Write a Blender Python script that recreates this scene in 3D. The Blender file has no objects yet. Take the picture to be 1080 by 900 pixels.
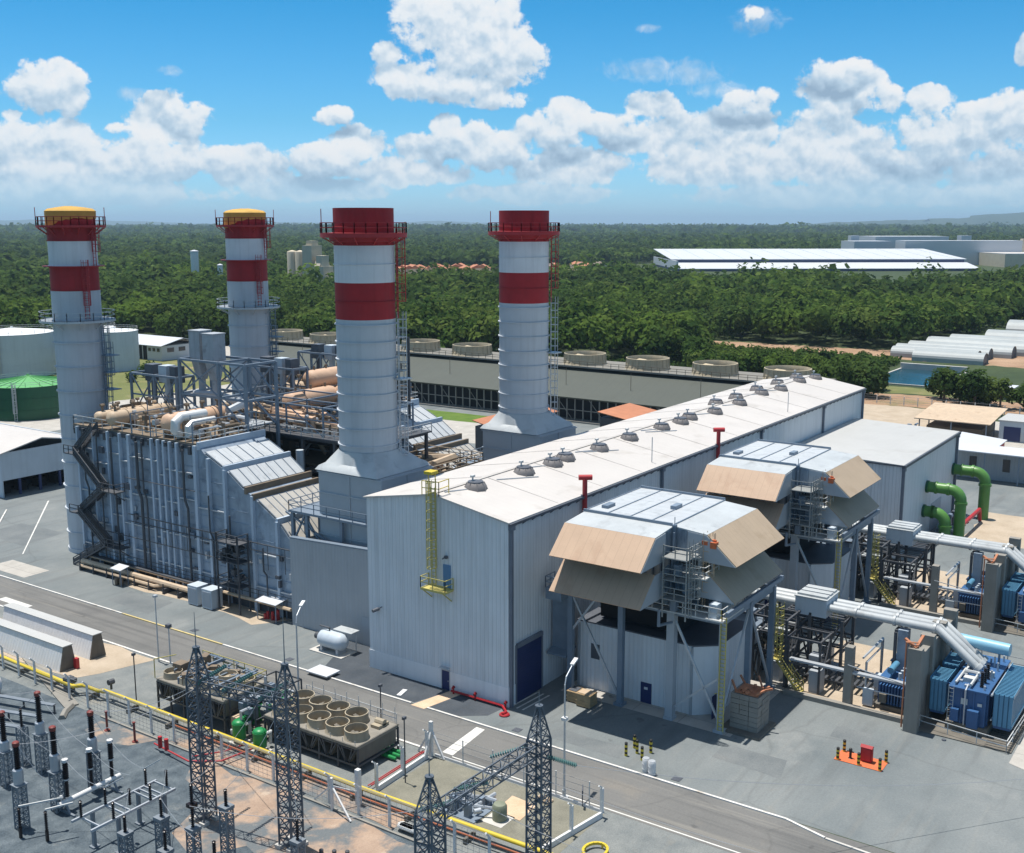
import bpy, math, random
import numpy as np
from mathutils import Vector
random.seed(7)
PI = math.pi
S = bpy.context.scene
COL = S.collection
ORG = {}

# ------------------------------------------------------------------ mesh builder
class MB:
    """collects boxes, bars, tubes and lathes in world coordinates; becomes ONE mesh"""
    def __init__(s):
        s.v = []; s.f = []; s.m = []; s.sm = []; s.mi = 0
    def face(s, pts, smooth=False):
        n = len(s.v); s.v += [tuple(p) for p in pts]; s.f.append(tuple(range(n, n + len(pts)))); s.m.append(s.mi); s.sm.append(smooth)
    def idx(s, fs, smooth=False):
        for f in fs:
            s.f.append(f); s.m.append(s.mi); s.sm.append(smooth)
    def box(s, x0, x1, y0, y1, z0, z1):
        n = len(s.v)
        s.v += [(x0, y0, z0), (x1, y0, z0), (x1, y1, z0), (x0, y1, z0), (x0, y0, z1), (x1, y0, z1), (x1, y1, z1), (x0, y1, z1)]
        s.idx([(n, n+3, n+2, n+1), (n+4, n+5, n+6, n+7), (n, n+1, n+5, n+4), (n+1, n+2, n+6, n+5), (n+2, n+3, n+7, n+6), (n+3, n, n+4, n+7)])
        return s
    def rbox(s, cx, cy, z0, z1, lx, ly, a):
        c, d = math.cos(a), math.sin(a); n = len(s.v)
        for z in (z0, z1):
            for px, py in ((-1, -1), (1, -1), (1, 1), (-1, 1)):
                X, Y = px * lx / 2, py * ly / 2
                s.v.append((cx + X * c - Y * d, cy + X * d + Y * c, z))
        s.idx([(n, n+3, n+2, n+1), (n+4, n+5, n+6, n+7), (n, n+1, n+5, n+4), (n+1, n+2, n+6, n+5), (n+2, n+3, n+7, n+6), (n+3, n, n+4, n+7)])
        return s
    def beam(s, a, b, w=.1, h=None):
        h = h or w
        a, b = Vector(a), Vector(b); d = b - a
        if d.length < 1e-6: return s
        d.normalize()
        up = Vector((0, 0, 1)) if abs(d.z) < .95 else Vector((1, 0, 0))
        r = d.cross(up).normalized(); u = r.cross(d)
        n = len(s.v)
        for p in (a, b):
            for i, j in ((-1, -1), (1, -1), (1, 1), (-1, 1)):
                s.v.append(tuple(p + r * (i * w / 2) + u * (j * h / 2)))
        s.idx([(n, n+1, n+2, n+3), (n+4, n+7, n+6, n+5), (n, n+4, n+5, n+1), (n+1, n+5, n+6, n+2), (n+2, n+6, n+7, n+3), (n+3, n+7, n+4, n)])
        return s
    def cyl(s, a, b, r, n=10, r2=None, caps=True):
        r2 = r if r2 is None else r2
        a, b = Vector(a), Vector(b); d = (b - a).normalized()
        up = Vector((0, 0, 1)) if abs(d.z) < .95 else Vector((1, 0, 0))
        x = d.cross(up).normalized(); y = x.cross(d)
        k = len(s.v)
        for p, q in ((a, r), (b, r2)):
            for i in range(n):
                t = 2 * PI * i / n
                s.v.append(tuple(p + x * (q * math.cos(t)) + y * (q * math.sin(t))))
        s.idx([(k + i, k + n + i, k + n + (i + 1) % n, k + (i + 1) % n) for i in range(n)], True)
        if caps:
            s.idx([tuple(k + i for i in range(n)), tuple(k + n + i for i in reversed(range(n)))])
        return s
    def tube(s, path, r, n=8, caps=True):
        P = [Vector(p) for p in path]; k0 = len(s.v); m = len(P); x = None
        for i, p in enumerate(P):
            d = ((P[min(i + 1, m - 1)] - p).normalized() + (p - P[max(i - 1, 0)]).normalized()) if 0 < i < m - 1 else (P[min(i + 1, m - 1)] - P[max(i - 1, 0)])
            d.normalize()
            if x is None:
                up = Vector((0, 0, 1)) if abs(d.z) < .95 else Vector((1, 0, 0)); x = d.cross(up).normalized()
            else:
                x = (x - d * x.dot(d)).normalized()
            y = x.cross(d)
            q = r
            if 0 < i < m - 1:
                c = max(.5, d.dot((P[i + 1] - p).normalized())); q = r / c
            for j in range(n):
                t = 2 * PI * j / n
                s.v.append(tuple(p + x * (q * math.cos(t)) + y * (q * math.sin(t))))
        for i in range(m - 1):
            k = k0 + i * n
            s.idx([(k + j, k + n + j, k + n + (j + 1) % n, k + (j + 1) % n) for j in range(n)], True)
        if caps:
            s.idx([tuple(k0 + j for j in range(n)), tuple(k0 + (m - 1) * n + j for j in reversed(range(n)))])
        return s
    def lathe(s, cx, cy, prof, n=24, smooth=True):
        k0 = len(s.v)
        for r, z in prof:
            for j in range(n):
                t = 2 * PI * j / n
                s.v.append((cx + r * math.cos(t), cy + r * math.sin(t), z))
        for i in range(len(prof) - 1):
            k = k0 + i * n
            s.idx([(k + j, k + (j + 1) % n, k + n + (j + 1) % n, k + n + j) for j in range(n)], smooth)
        s.idx([tuple(k0 + j for j in reversed(range(n))), tuple(k0 + (len(prof) - 1) * n + j for j in range(n))])
        return s
    def prism(s, poly, a, b, axis):
        """poly: 2-D outline; extruded from a to b along axis ('x': poly=(y,z), 'y': poly=(x,z), 'z': poly=(x,y))"""
        def P(p, t):
            return (t, p[0], p[1]) if axis == 'x' else ((p[0], t, p[1]) if axis == 'y' else (p[0], p[1], t))
        n = len(s.v); m = len(poly)
        s.v += [P(p, a) for p in poly] + [P(p, b) for p in poly]
        s.idx([tuple(n + i for i in reversed(range(m))), tuple(n + m + i for i in range(m))])
        s.idx([(n + i, n + (i + 1) % m, n + m + (i + 1) % m, n + m + i) for i in range(m)])
        return s
    def rail(s, path, h=1.1, t=.06, step=2.0, closed=False, mid=True):
        pts = [Vector(p) for p in path]
        if closed: pts.append(pts[0])
        for a, b in zip(pts[:-1], pts[1:]):
            n = max(1, int(round((b - a).length / step)))
            for i in range(n + 1):
                p = a.lerp(b, i / n); s.beam(p, p + Vector((0, 0, h)), t)
            for q in ((h, h * .52) if mid else (h,)):
                s.beam(a + Vector((0, 0, q)), b + Vector((0, 0, q)), t)
        return s
    def ladder(s, x, y, z0, z1, dx=0, dy=.5, t=.06, cage=None, step=.4):
        """vertical ladder; (dx,dy) = width vector; cage = outward vector"""
        for k in (-.5, .5):
            s.beam((x + dx * k, y + dy * k, z0), (x + dx * k, y + dy * k, z1), t)
        z = z0 + .2
        while z < z1:
            s.beam((x - dx / 2, y - dy / 2, z), (x + dx / 2, y + dy / 2, z), t * .7); z += step
        if cage:
            cx, cy = cage; zz = z0 + 2.0; pts = []
            for i in range(6):
                a = PI * i / 5; w = math.cos(a) * .75; o = math.sin(a)
                pts.append((x + dx * w + cx * o, y + dy * w + cy * o))
            for p in pts: s.beam((p[0], p[1], zz), (p[0], p[1], z1 + .9), t * .6)
            while zz < z1 + 1:
                for p, q in zip(pts[:-1], pts[1:]): s.beam((p[0], p[1], zz), (q[0], q[1], zz), t * .8)
                zz += 1.0
        return s
    def stairs(s, a, b, w=1.0, t=.07, rails=True):
        """flight from a to b, width across (horizontal)"""
        a, b = Vector(a), Vector(b); d = b - a; h = Vector((d.x, d.y, 0)).normalized(); r = Vector((h.y, -h.x, 0)) * (w / 2)
        for k in (-1, 1):
            s.beam(a + r * k, b + r * k, t, .25)
            if rails:
                u = Vector((0, 0, 1)); s.beam(a + r * k + u, b + r * k + u, t * .8); s.beam(a + r * k + u * .5, b + r * k + u * .5, t * .7)
                m = max(1, int(d.length / 1.6))
                for i in range(m + 1):
                    p = a.lerp(b, i / m) + r * k; s.beam(p, p + u, t * .8)
        n = max(2, int(abs(d.z) / .22))
        for i in range(n):
            p = a.lerp(b, (i + .5) / n); q = h * .13
            n0 = len(s.v)
            for zz in (-.03, .0):
                for e in (p - r - q, p + r - q, p + r + q, p - r + q):
                    s.v.append((e.x, e.y, e.z + zz))
            s.idx([(n0, n0+3, n0+2, n0+1), (n0+4, n0+5, n0+6, n0+7), (n0, n0+1, n0+5, n0+4), (n0+1, n0+2, n0+6, n0+5), (n0+2, n0+3, n0+7, n0+6), (n0+3, n0, n0+4, n0+7)])
        return s
    def lattice(s, x, y, z0, z1, w0, w1=None, panel=None, leg=.1, br=.06, rot=0):
        """square lattice mast: four legs, crossed bracing on each face"""
        w1 = w0 if w1 is None else w1; panel = panel or w0
        n = max(1, int(round((z1 - z0) / panel)))
        def C(i, z):
            w = w0 + (w1 - w0) * (z - z0) / (z1 - z0); a = rot + PI / 4 + i * PI / 2
            return Vector((x + w * .7071 * math.cos(a), y + w * .7071 * math.sin(a), z))
        for i in range(4): s.beam(C(i, z0), C(i, z1), leg)
        for k in range(n):
            za = z0 + (z1 - z0) * k / n; zb = z0 + (z1 - z0) * (k + 1) / n
            for i in range(4):
                s.beam(C(i, za), C(i + 1, zb), br); s.beam(C(i + 1, za), C(i, zb), br)
                s.beam(C(i, zb), C(i + 1, zb), br)
        return s
    def truss(s, a, b, w=1.0, h=1.0, panel=1.0, ch=.1, br=.06):
        """horizontal box truss"""
        a, b = Vector(a), Vector(b); d = (b - a); L = d.length; d.normalize(); r = Vector((d.y, -d.x, 0)) * (w / 2); u = Vector((0, 0, h / 2))
        K = [r + u, r - u, -r - u, -r + u]
        for k in K: s.beam(a + k, b + k, ch)
        n = max(1, int(round(L / panel)))
        for i in range(n):
            p = a + d * (L * i / n); q = a + d * (L * (i + 1) / n)
            for j in range(4):
                A, B = K[j], K[(j + 1) % 4]
                s.beam(p + A, q + B, br) if i % 2 else s.beam(p + B, q + A, br)
                s.beam(q + A, q + B, br)
        return s

def _mesh(name, mb, mats, org):
    me = bpy.data.meshes.new(name)
    o = org
    me.from_pydata([(x - o[0], y - o[1], z - o[2]) for x, y, z in mb.v], [], mb.f)
    for m in (mats if isinstance(mats, (list, tuple)) else [mats]): me.materials.append(m)
    me.polygons.foreach_set('material_index', mb.m); me.polygons.foreach_set('use_smooth', mb.sm)
    me.update(); me.set_sharp_from_angle(angle=math.radians(38))
    return me
def tag(o, label, cat, group=None):
    o['label'] = label; o['category'] = cat
    if group: o['group'] = group
    return o
def thing(name, label, cat, loc, group=None):
    o = bpy.data.objects.new(name, None); COL.objects.link(o); o.location = loc; o.empty_display_size = .5
    ORG[o.name] = tuple(loc)
    return tag(o, label, cat, group)
WHOLE = {'louvre_bank', 'wire', 'fan_blades', 'body', 'peak', 'truss', 'blocks', 'frame', 'crown', 'disc_stack', 'stair_flights', 'pipe_frame', 'deck_railing', 'logs', 'scrap', 'sloping_roof_sheet', 'roof', 'stripe', 'radiator_bank', 'cable_grid', 'coil_bundle'}
def clusters(mb, tol=.25):
    """face groups that touch each other, so that one mesh never holds separate pieces"""
    n = len(mb.v); q = list(range(n))
    def find(a):
        while q[a] != a: q[a] = q[q[a]]; a = q[a]
        return a
    for f in mb.f:
        r = find(f[0])
        for k in f[1:]: q[find(k)] = r
    box = {}
    for f in mb.f:
        r = find(f[0]); b = box.setdefault(r, [1e9, 1e9, 1e9, -1e9, -1e9, -1e9])
        for k in f:
            for i in range(3):
                c = mb.v[k][i]
                if c < b[i]: b[i] = c
                if c > b[i + 3]: b[i + 3] = c
    ks = list(box); m = len(ks)
    if m > 260: return None
    u = list(range(m))
    def g(a):
        while u[a] != a: u[a] = u[u[a]]; a = u[a]
        return a
    for a in range(m):
        A = box[ks[a]]
        for b in range(a + 1, m):
            B = box[ks[b]]
            if A[0] - tol <= B[3] and B[0] - tol <= A[3] and A[1] - tol <= B[4] and B[1] - tol <= A[4] and A[2] - tol <= B[5] and B[2] - tol <= A[5]: u[g(a)] = g(b)
    ix = {k: g(i) for i, k in enumerate(ks)}
    out = {}
    for i, f in enumerate(mb.f): out.setdefault(ix[find(f[0])], []).append(i)
    return list(out.values()) if 1 < len(out) <= 60 else None
def part(name, mb, mats, parent, label=None, kind=None):
    if name not in WHOLE:
        cl = clusters(mb)
        if cl:
            first = None
            for fs in cl:
                s = MB(); remap = {}
                for i in fs:
                    f = []
                    for k in mb.f[i]:
                        if k not in remap: remap[k] = len(s.v); s.v.append(mb.v[k])
                        f.append(remap[k])
                    s.f.append(tuple(f)); s.m.append(mb.m[i]); s.sm.append(mb.sm[i])
                o = _part(name, s, mats, parent, label, kind); first = first or o
            return first
    return _part(name, mb, mats, parent, label, kind)
def _part(name, mb, mats, parent, label=None, kind=None):
    org = ORG[parent.name]
    o = bpy.data.objects.new(name, _mesh(name, mb, mats, org)); COL.objects.link(o); o.parent = parent; ORG[o.name] = org
    if label: o['label'] = label
    if kind: o['kind'] = kind
    return o
def solo(name, mb, mats, label, cat, loc, group=None):
    o = bpy.data.objects.new(name, _mesh(name, mb, mats, loc)); COL.objects.link(o); o.location = loc; ORG[o.name] = tuple(loc)
    return tag(o, label, cat, group)
def struct(name, mb, mats, kind='structure'):
    o = bpy.data.objects.new(name, _mesh(name, mb, mats, (0, 0, 0))); COL.objects.link(o); o['kind'] = kind
    return o
def dup(o, loc=None, label=None, parent=None, rz=None, sc=None):
    c = o.copy(); COL.objects.link(c)
    if parent: c.parent = parent
    if loc is not None:
        c.location = loc; ORG[c.name] = tuple(loc)
    if rz is not None: c.rotation_euler = (0, 0, rz)
    if sc is not None: c.scale = (sc, sc, sc) if not isinstance(sc, tuple) else sc
    if label: c['label'] = label
    for ch in [k for k in bpy.data.objects if k.parent == o]: dup(ch, parent=c)
    return c

# ------------------------------------------------------------------ materials
def ramp(nt, fac, stops):
    r = nt.nodes.new('ShaderNodeValToRGB'); nt.links.new(fac, r.inputs[0]); e = r.color_ramp.elements
    while len(e) < len(stops): e.new(.5)
    for q, (p, c) in zip(e, stops): q.position = p; q.color = (c, c, c, 1) if isinstance(c, (int, float)) else (*c, 1)
    return r.outputs[0]
def noise(nt, vec, scale, detail=4, rough=.55, dist=0):
    n = nt.nodes.new('ShaderNodeTexNoise'); n.inputs['Scale'].default_value = scale; n.inputs['Detail'].default_value = detail
    n.inputs['Roughness'].default_value = rough; n.inputs['Distortion'].default_value = dist; nt.links.new(vec, n.inputs['Vector']); return n.outputs[0]
def mixc(nt, fac, a, b, mode='MIX'):
    m = nt.nodes.new('ShaderNodeMix'); m.data_type = 'RGBA'; m.blend_type = mode
    for i, x in ((0, fac), (6, a), (7, b)):
        if isinstance(x, (int, float)): m.inputs[i].default_value = x
        elif isinstance(x, tuple): m.inputs[i].default_value = (*x, 1)
        else: nt.links.new(x, m.inputs[i])
    return m.outputs[2]
def mathn(nt, op, a, b=None, c=None, clamp=False):
    m = nt.nodes.new('ShaderNodeMath'); m.operation = op; m.use_clamp = clamp
    for i, x in enumerate((a, b, c)):
        if x is None: continue
        if isinstance(x, (int, float)): m.inputs[i].default_value = x
        else: nt.links.new(x, m.inputs[i])
    return m.outputs[0]
def sc3(c, k): return tuple(min(1, x * k) for x in c)
def M(name, col, rough=.6, metal=0, var=.14, vs=.6, rib=None, seam=None, streak=0, stain=None, bump=0, spec=.4):
    """rib=(period, depth) vertical sheet ribs on upright walls; seam=(period, axis, dark) panel seams; streak = run-down dirt; stain=(colour, scale, threshold)"""
    m = bpy.data.materials.new(name); m.use_nodes = True; nt = m.node_tree; b = nt.nodes['Principled BSDF']
    b.inputs['Roughness'].default_value = rough; b.inputs['Metallic'].default_value = metal; b.inputs['Specular IOR Level'].default_value = spec
    g = nt.nodes.new('ShaderNodeNewGeometry').outputs['Position']
    f = noise(nt, g, vs, 5, .6)
    f2 = noise(nt, g, vs * .13, 3, .5)
    c = mixc(nt, ramp(nt, f, [(.3, 0.), (.7, 1.)]), sc3(col, 1 - var), sc3(col, 1 + var * .6))
    c = mixc(nt, ramp(nt, f2, [(.35, 0.), (.65, .55)]), c, sc3(col, 1 - var * 1.2))
    sep = None; h = None
    if rib or seam or streak:
        sx = nt.nodes.new('ShaderNodeSeparateXYZ'); nt.links.new(g, sx.inputs[0]); sep = sx.outputs
    if streak:
        mp = nt.nodes.new('ShaderNodeMapping'); mp.inputs['Scale'].default_value = (1, 1, .06); nt.links.new(g, mp.inputs[0])
        s = noise(nt, mp.outputs[0], 1.6, 5, .6)
        c = mixc(nt, ramp(nt, s, [(.48, 0.), (.75, streak)]), c, sc3(col, .55))
    if stain:
        s = noise(nt, g, stain[1], 5, .62, .4)
        c = mixc(nt, ramp(nt, s, [(stain[2], 0.), (stain[2] + .14, .85)]), c, stain[0])
    if rib:
        t = mathn(nt, 'ADD', sep[0], sep[1]); t = mathn(nt, 'MULTIPLY', t, 1 / rib[0]); t = mathn(nt, 'FRACT', t)
        h = ramp(nt, t, [(0, 1.), (.42, 1.), (.5, 0.), (.92, 0.), (1, 1.)])
        gap = ramp(nt, t, [(.40, 0.), (.5, rib[2]), (.56, 0.)])
        c = mixc(nt, gap, c, sc3(col, .45))
    if seam:
        p, ax, dk = seam
        t = mathn(nt, 'FRACT', mathn(nt, 'MULTIPLY', sep[ax], 1 / p))
        gap = ramp(nt, t, [(0, dk), (.02, dk), (.05, 0.), (.97, 0.), (1, dk)])
        c = mixc(nt, gap, c, sc3(col, .4))
    nt.links.new(c, b.inputs['Base Color'])
    if h is not None or bump:
        bp = nt.nodes.new('ShaderNodeBump'); bp.inputs['Distance'].default_value = rib[1] if rib else bump
        bp.inputs['Strength'].default_value = .5
        nt.links.new(h if h is not None else noise(nt, g, vs * 6, 4, .6), bp.inputs['Height']); nt.links.new(bp.outputs[0], b.inputs['Normal'])
    return m

K = {}
K['clad'] = M('ribbed_grey_cladding', (.70, .715, .73), .55, 0, .06, .25, rib=(.5, .06, .6), streak=.42)
K['clad_dark'] = M('ribbed_mid_grey_cladding', (.40, .42, .44), .55, 0, .08, .3, rib=(.5, .05, .3), streak=.25)
K['clad_white'] = M('ribbed_white_cladding', (.72, .73, .74), .5, 0, .06, .3, rib=(.5, .05, .3), streak=.25)
K['band'] = M('white_masonry_paint', (.78, .79, .80), .7, 0, .08, .5, streak=.25)
K['roof'] = M('warm_white_roof_sheet', (.53, .50, .468), .6, 0, .07, .25, seam=(1.0, 0, .16), stain=((.38, .35, .31), .16, .57))
K['roof_grey'] = M('grey_roof_sheet', (.44, .44, .425), .6, 0, .07, .25, seam=(1.0, 1, .12), stain=((.36, .35, .33), .1, .6))
K['gutter'] = M('dark_gutter_steel', (.10, .11, .13), .5, 0, .2)
K['pipe_grey'] = M('grey_drain_pipe', (.16, .18, .22), .5, 0, .15)
K['blue_door'] = M('dark_blue_door_paint', (.02, .035, .12), .45, 0, .15)
K['red'] = M('signal_red_paint', (.37, .014, .02), .62, 0, .2, .5, streak=.5)
K['red_steel'] = M('red_steel_paint', (.42, .03, .035), .5, 0, .15)
K['white'] = M('white_stack_paint', (.68, .69, .71), .62, 0, .07, .5, streak=.35)
K['stack'] = M('pale_grey_stack_steel', (.50, .53, .565), .6, .0, .08, .3, streak=.38)
K['galv'] = M('galvanised_steel', (.50, .53, .56), .42, .35, .12, .8)
K['hrsg'] = M('blue_grey_casing_steel', (.36, .435, .52), .5, .05, .3, .35, streak=.5, stain=((.17, .21, .26), .4, .52))
K['hrsg_rib'] = M('blue_grey_column_steel', (.46, .54, .63), .5, .05, .12, .4, streak=.25)
K['alu'] = M('bright_aluminium_sheet', (.47, .495, .51), .5, .0, .10, .5, seam=(1.25, 0, .45), stain=((.34, .36, .37), .5, .54))
K['alu_roof'] = M('weathered_aluminium_roof', (.46, .485, .49), .5, .05, .12, .5, stain=((.32, .335, .34), .45, .55))
K['tan'] = M('rust_tinted_tan_hood_panel', (.47, .325, .22), .6, 0, .08, .4, seam=(.9, 1, .3), stain=((.40, .26, .17), .3, .52))
K['tan2'] = M('duller_tan_hood_panel', (.43, .33, .23), .6, 0, .07, .4, seam=(.9, 0, .28), stain=((.36, .27, .18), .3, .52))  # slightly less red tan, seams along the other axis
K['grey_plate'] = M('grey_hood_plate', (.38, .41, .44), .5, 0, .07, .5)
K['steel'] = M('blue_grey_structural_steel', (.20, .25, .31), .5, .1, .15, .8)
K['steel_dark'] = M('dark_structural_steel', (.085, .09, .10), .6, .1, .25, .8)
K['rail'] = M('pale_railing_paint', (.55, .56, .55), .5, 0, .1)
K['brown'] = M('weathered_brown_steel', (.22, .17, .12), .7, 0, .25, 1.2)
K['insul'] = M('tan_pipe_insulation', (.55, .42, .29), .6, 0, .16, .9, stain=((.36, .25, .16), .8, .58))
K['insul_pink'] = M('orange_tan_vessel_insulation', (.60, .40, .27), .6, 0, .14, .9, stain=((.38, .25, .17), .7, .6))
K['pipe_white'] = M('pale_pipe_jacket', (.68, .69, .68), .4, .2, .1)
K['yellow'] = M('yellow_safety_paint', (.62, .47, .04), .5, 0, .12)
K['yellow_pale'] = M('sun_bleached_yellow_paint', (.50, .43, .13), .55, 0, .15)
K['tarp'] = M('ochre_tarpaulin', (.58, .34, .07), .75, 0, .2, .5, bump=.1)
K['conc'] = M('weathered_concrete', (.27, .255, .225), .85, 0, .16, .6, streak=.3, stain=((.20, .19, .17), .4, .62), bump=.02)
K['conc_dark'] = M('dark_stained_concrete', (.17, .155, .13), .85, 0, .25, .8, streak=.5, bump=.02)
K['conc_light'] = M('pale_concrete', (.52, .50, .46), .85, 0, .12, .6, stain=((.36, .34, .30), .4, .6))
K['kerb'] = M('whitewashed_kerb', (.66, .64, .60), .8, 0, .16, 1.0, stain=((.38, .33, .27), .9, .55))
K['kerb_yellow'] = M('faded_yellow_kerb', (.55, .44, .20), .8, 0, .16, 1.0, stain=((.42, .36, .28), .9, .55))
K['blue'] = M('transformer_blue_paint', (.045, .12, .27), .4, 0, .14, .8, streak=.3)
K['blue_light'] = M('light_blue_tank_paint', (.24, .47, .60), .4, 0, .1, .8)
K['blue_fin'] = M('radiator_blue_paint', (.10, .27, .42), .4, 0, .12, .8)
K['green_pipe'] = M('mid_green_pipe_paint', (.10, .25, .055), .4, 0, .15, .8)
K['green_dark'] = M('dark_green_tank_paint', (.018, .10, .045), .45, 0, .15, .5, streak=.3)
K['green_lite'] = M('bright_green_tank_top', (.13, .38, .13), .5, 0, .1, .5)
K['green_vessel'] = M('emerald_vessel_paint', (.02, .24, .07), .4, 0, .12)
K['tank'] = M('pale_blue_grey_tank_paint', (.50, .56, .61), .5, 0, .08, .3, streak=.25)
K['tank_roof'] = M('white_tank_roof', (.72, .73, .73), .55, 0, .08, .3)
K['fan'] = M('beige_fan_cylinder_fibreglass', (.50, .42, .29), .7, 0, .12, .5, streak=.5)
K['fan_in'] = M('grey_fan_deck', (.21, .20, .175), .8, 0, .15, .5)
K['ct'] = M('olive_grey_cooling_tower_cladding', (.080, .089, .075), .75, 0, .08, .2, seam=(2.3, 1, .25), streak=.2)
K['black'] = M('black_void_shade', (.012, .012, .014), .8, 0, .2)  # flat black put in for the shade of deep openings
K['ins_dark'] = M('dark_brown_porcelain', (.025, .018, .018), .25, 0, .2)
K['ins_red'] = M('oxide_red_cap', (.22, .05, .04), .5, 0, .2)
K['lat'] = M('grey_lattice_steel', (.23, .26, .29), .5, .3, .15, 1.5)
K['lat_dark'] = M('slate_lattice_steel', (.12, .145, .175), .5, .3, .15, 1.5)
K['teal'] = M('teal_glass_insulator', (.12, .27, .26), .25, 0, .15)
K['wire'] = M('bare_conductor', (.45, .46, .47), .4, .5, .1)
K['wood'] = M('raw_timber', (.38, .27, .15), .8, 0, .2, 1.5)
K['rust_line'] = M('rusty_orange_pipe', (.34, .10, .04), .6, 0, .2)
K['orange'] = M('orange_pad_paint', (.62, .15, .055), .7, 0, .14, 1.2)
K['glass'] = M('dark_window_glass', (.02, .025, .035), .12, 0, .1, spec=.6)
K['white_paint'] = M('clean_white_paint', (.66, .66, .65), .5, 0, .06, .6)
K['terracotta'] = M('terracotta_roof_tile', (.46, .19, .10), .8, 0, .16, .6)
K['silo'] = M('beige_silo_concrete', (.60, .52, .39), .85, 0, .1, .15, streak=.3)
K['poly'] = M('translucent_greenhouse_film', (.36, .385, .38), .5, 0, .1, .3, seam=(3.0, 0, .2))
K['bark'] = M('brown_bark', (.10, .075, .05), .9, 0, .25, 3)
K['plate_door'] = M('light_blue_door', (.10, .22, .38), .5, 0, .1)
K['factory'] = M('white_factory_roof', (.56, .575, .595), .5, 0, .04, .05)
K['factory_wall'] = M('pale_factory_wall', (.55, .57, .60), .6, 0, .06, .05)
K['navy'] = M('navy_wall_band', (.03, .045, .12), .5, 0, .1)
K['stripe_black'] = M('black_bollard_paint', (.02, .02, .02), .5)

K['vent'] = M('dull_grey_ventilator_steel', (.20, .185, .18), .6, 0, .15, 1.0)
K['alu_dull'] = M('dull_beige_aluminium_sheet', (.44, .42, .38), .55, 0, .09, .5, stain=((.30, .28, .25), .5, .56))
K['fan_dirty'] = M('dusty_brown_fan_ring', (.40, .34, .245), .8, 0, .2, .8, streak=.5)
K['deck_dirty'] = M('dusty_dark_deck', (.25, .23, .195), .85, 0, .22, .7)
K['olive_tank'] = M('olive_green_tank_paint', (.22, .24, .17), .6, 0, .15)
K['ladder'] = M('weathered_ladder_steel', (.30, .31, .30), .55, .1, .2)
K['roof_lap'] = M('grimy_sheet_lap', (.47, .445, .415), .65, 0, .15, 1.0)
K['silencer'] = M('patchy_grey_silencer_steel', (.42, .45, .48), .6, 0, .18, .9, streak=.5, stain=((.24, .24, .25), .8, .56))
def leafmat(name, cols, ps):
    m = bpy.data.materials.new(name); m.use_nodes = True; nt = m.node_tree; b = nt.nodes['Principled BSDF']
    g = nt.nodes.new('ShaderNodeNewGeometry')
    n1 = noise(nt, g.outputs['Position'], ps, 2, .5); n2 = noise(nt, g.outputs['Position'], ps * 5, 2, .5)
    c = ramp(nt, n2, [(.38, cols[0]), (.5, cols[1]), (.62, cols[2])])
    c = mixc(nt, ramp(nt, n1, [(.5, 0.), (.62, .65)]), c, cols[3])
    c = mixc(nt, ramp(nt, noise(nt, g.outputs['Position'], ps * .3, 3, .5), [(.42, .55), (.55, 0.)]), c, cols[4])
    r = ramp(nt, g.outputs['Random Per Island'], [(0, .82), (1, 1.18)])
    c = mixc(nt, 1.0, c, r, 'MULTIPLY')
    df = nt.nodes.new('ShaderNodeBsdfDiffuse'); tl = nt.nodes.new('ShaderNodeBsdfTranslucent'); mx = nt.nodes.new('ShaderNodeMixShader'); mx.inputs[0].default_value = .38
    nt.links.new(c, df.inputs[0]); nt.links.new(c, tl.inputs[0]); nt.links.new(df.outputs[0], mx.inputs[1]); nt.links.new(tl.outputs[0], mx.inputs[2]); nt.nodes.remove(b)
    nt.links.new(mx.outputs[0], nt.nodes['Material Output'].inputs['Surface'])
    return m
K['leaf'] = leafmat('broadleaf_foliage', [(.034, .068, .018), (.062, .112, .024), (.115, .160, .038), (.120, .185, .030), (.042, .070, .026)], .022)
K['leaf_far'] = leafmat('distant_foliage', [(.042, .074, .020), (.062, .106, .026), (.092, .135, .036), (.100, .150, .032), (.038, .062, .026)], .010)
# ------------------------------------------------------------------ camera, sun, sky
PITCH = 10.3027; YAW = 34.5
cam = bpy.data.cameras.new('camera'); cam.lens = 36 * 1180 / 1080; cam.sensor_width = 36; cam.shift_x = -5 / 1080
cam.clip_start = 1; cam.clip_end = 80000
co = bpy.data.objects.new('camera', cam); COL.objects.link(co); co.location = (0, 0, 48)
co.rotation_euler = (math.radians(90 - PITCH), 0, math.radians(YAW - 90)); S.camera = co
SUNV = Vector((.012, .185, 1)).normalized()
sl = bpy.data.lights.new('sun', 'SUN'); sl.energy = 4.5; sl.angle = math.radians(.53); sl.color = (1, .955, .89)
so = bpy.data.objects.new('sun', sl); COL.objects.link(so); so.rotation_euler = SUNV.to_track_quat('Z', 'Y').to_euler()

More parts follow.
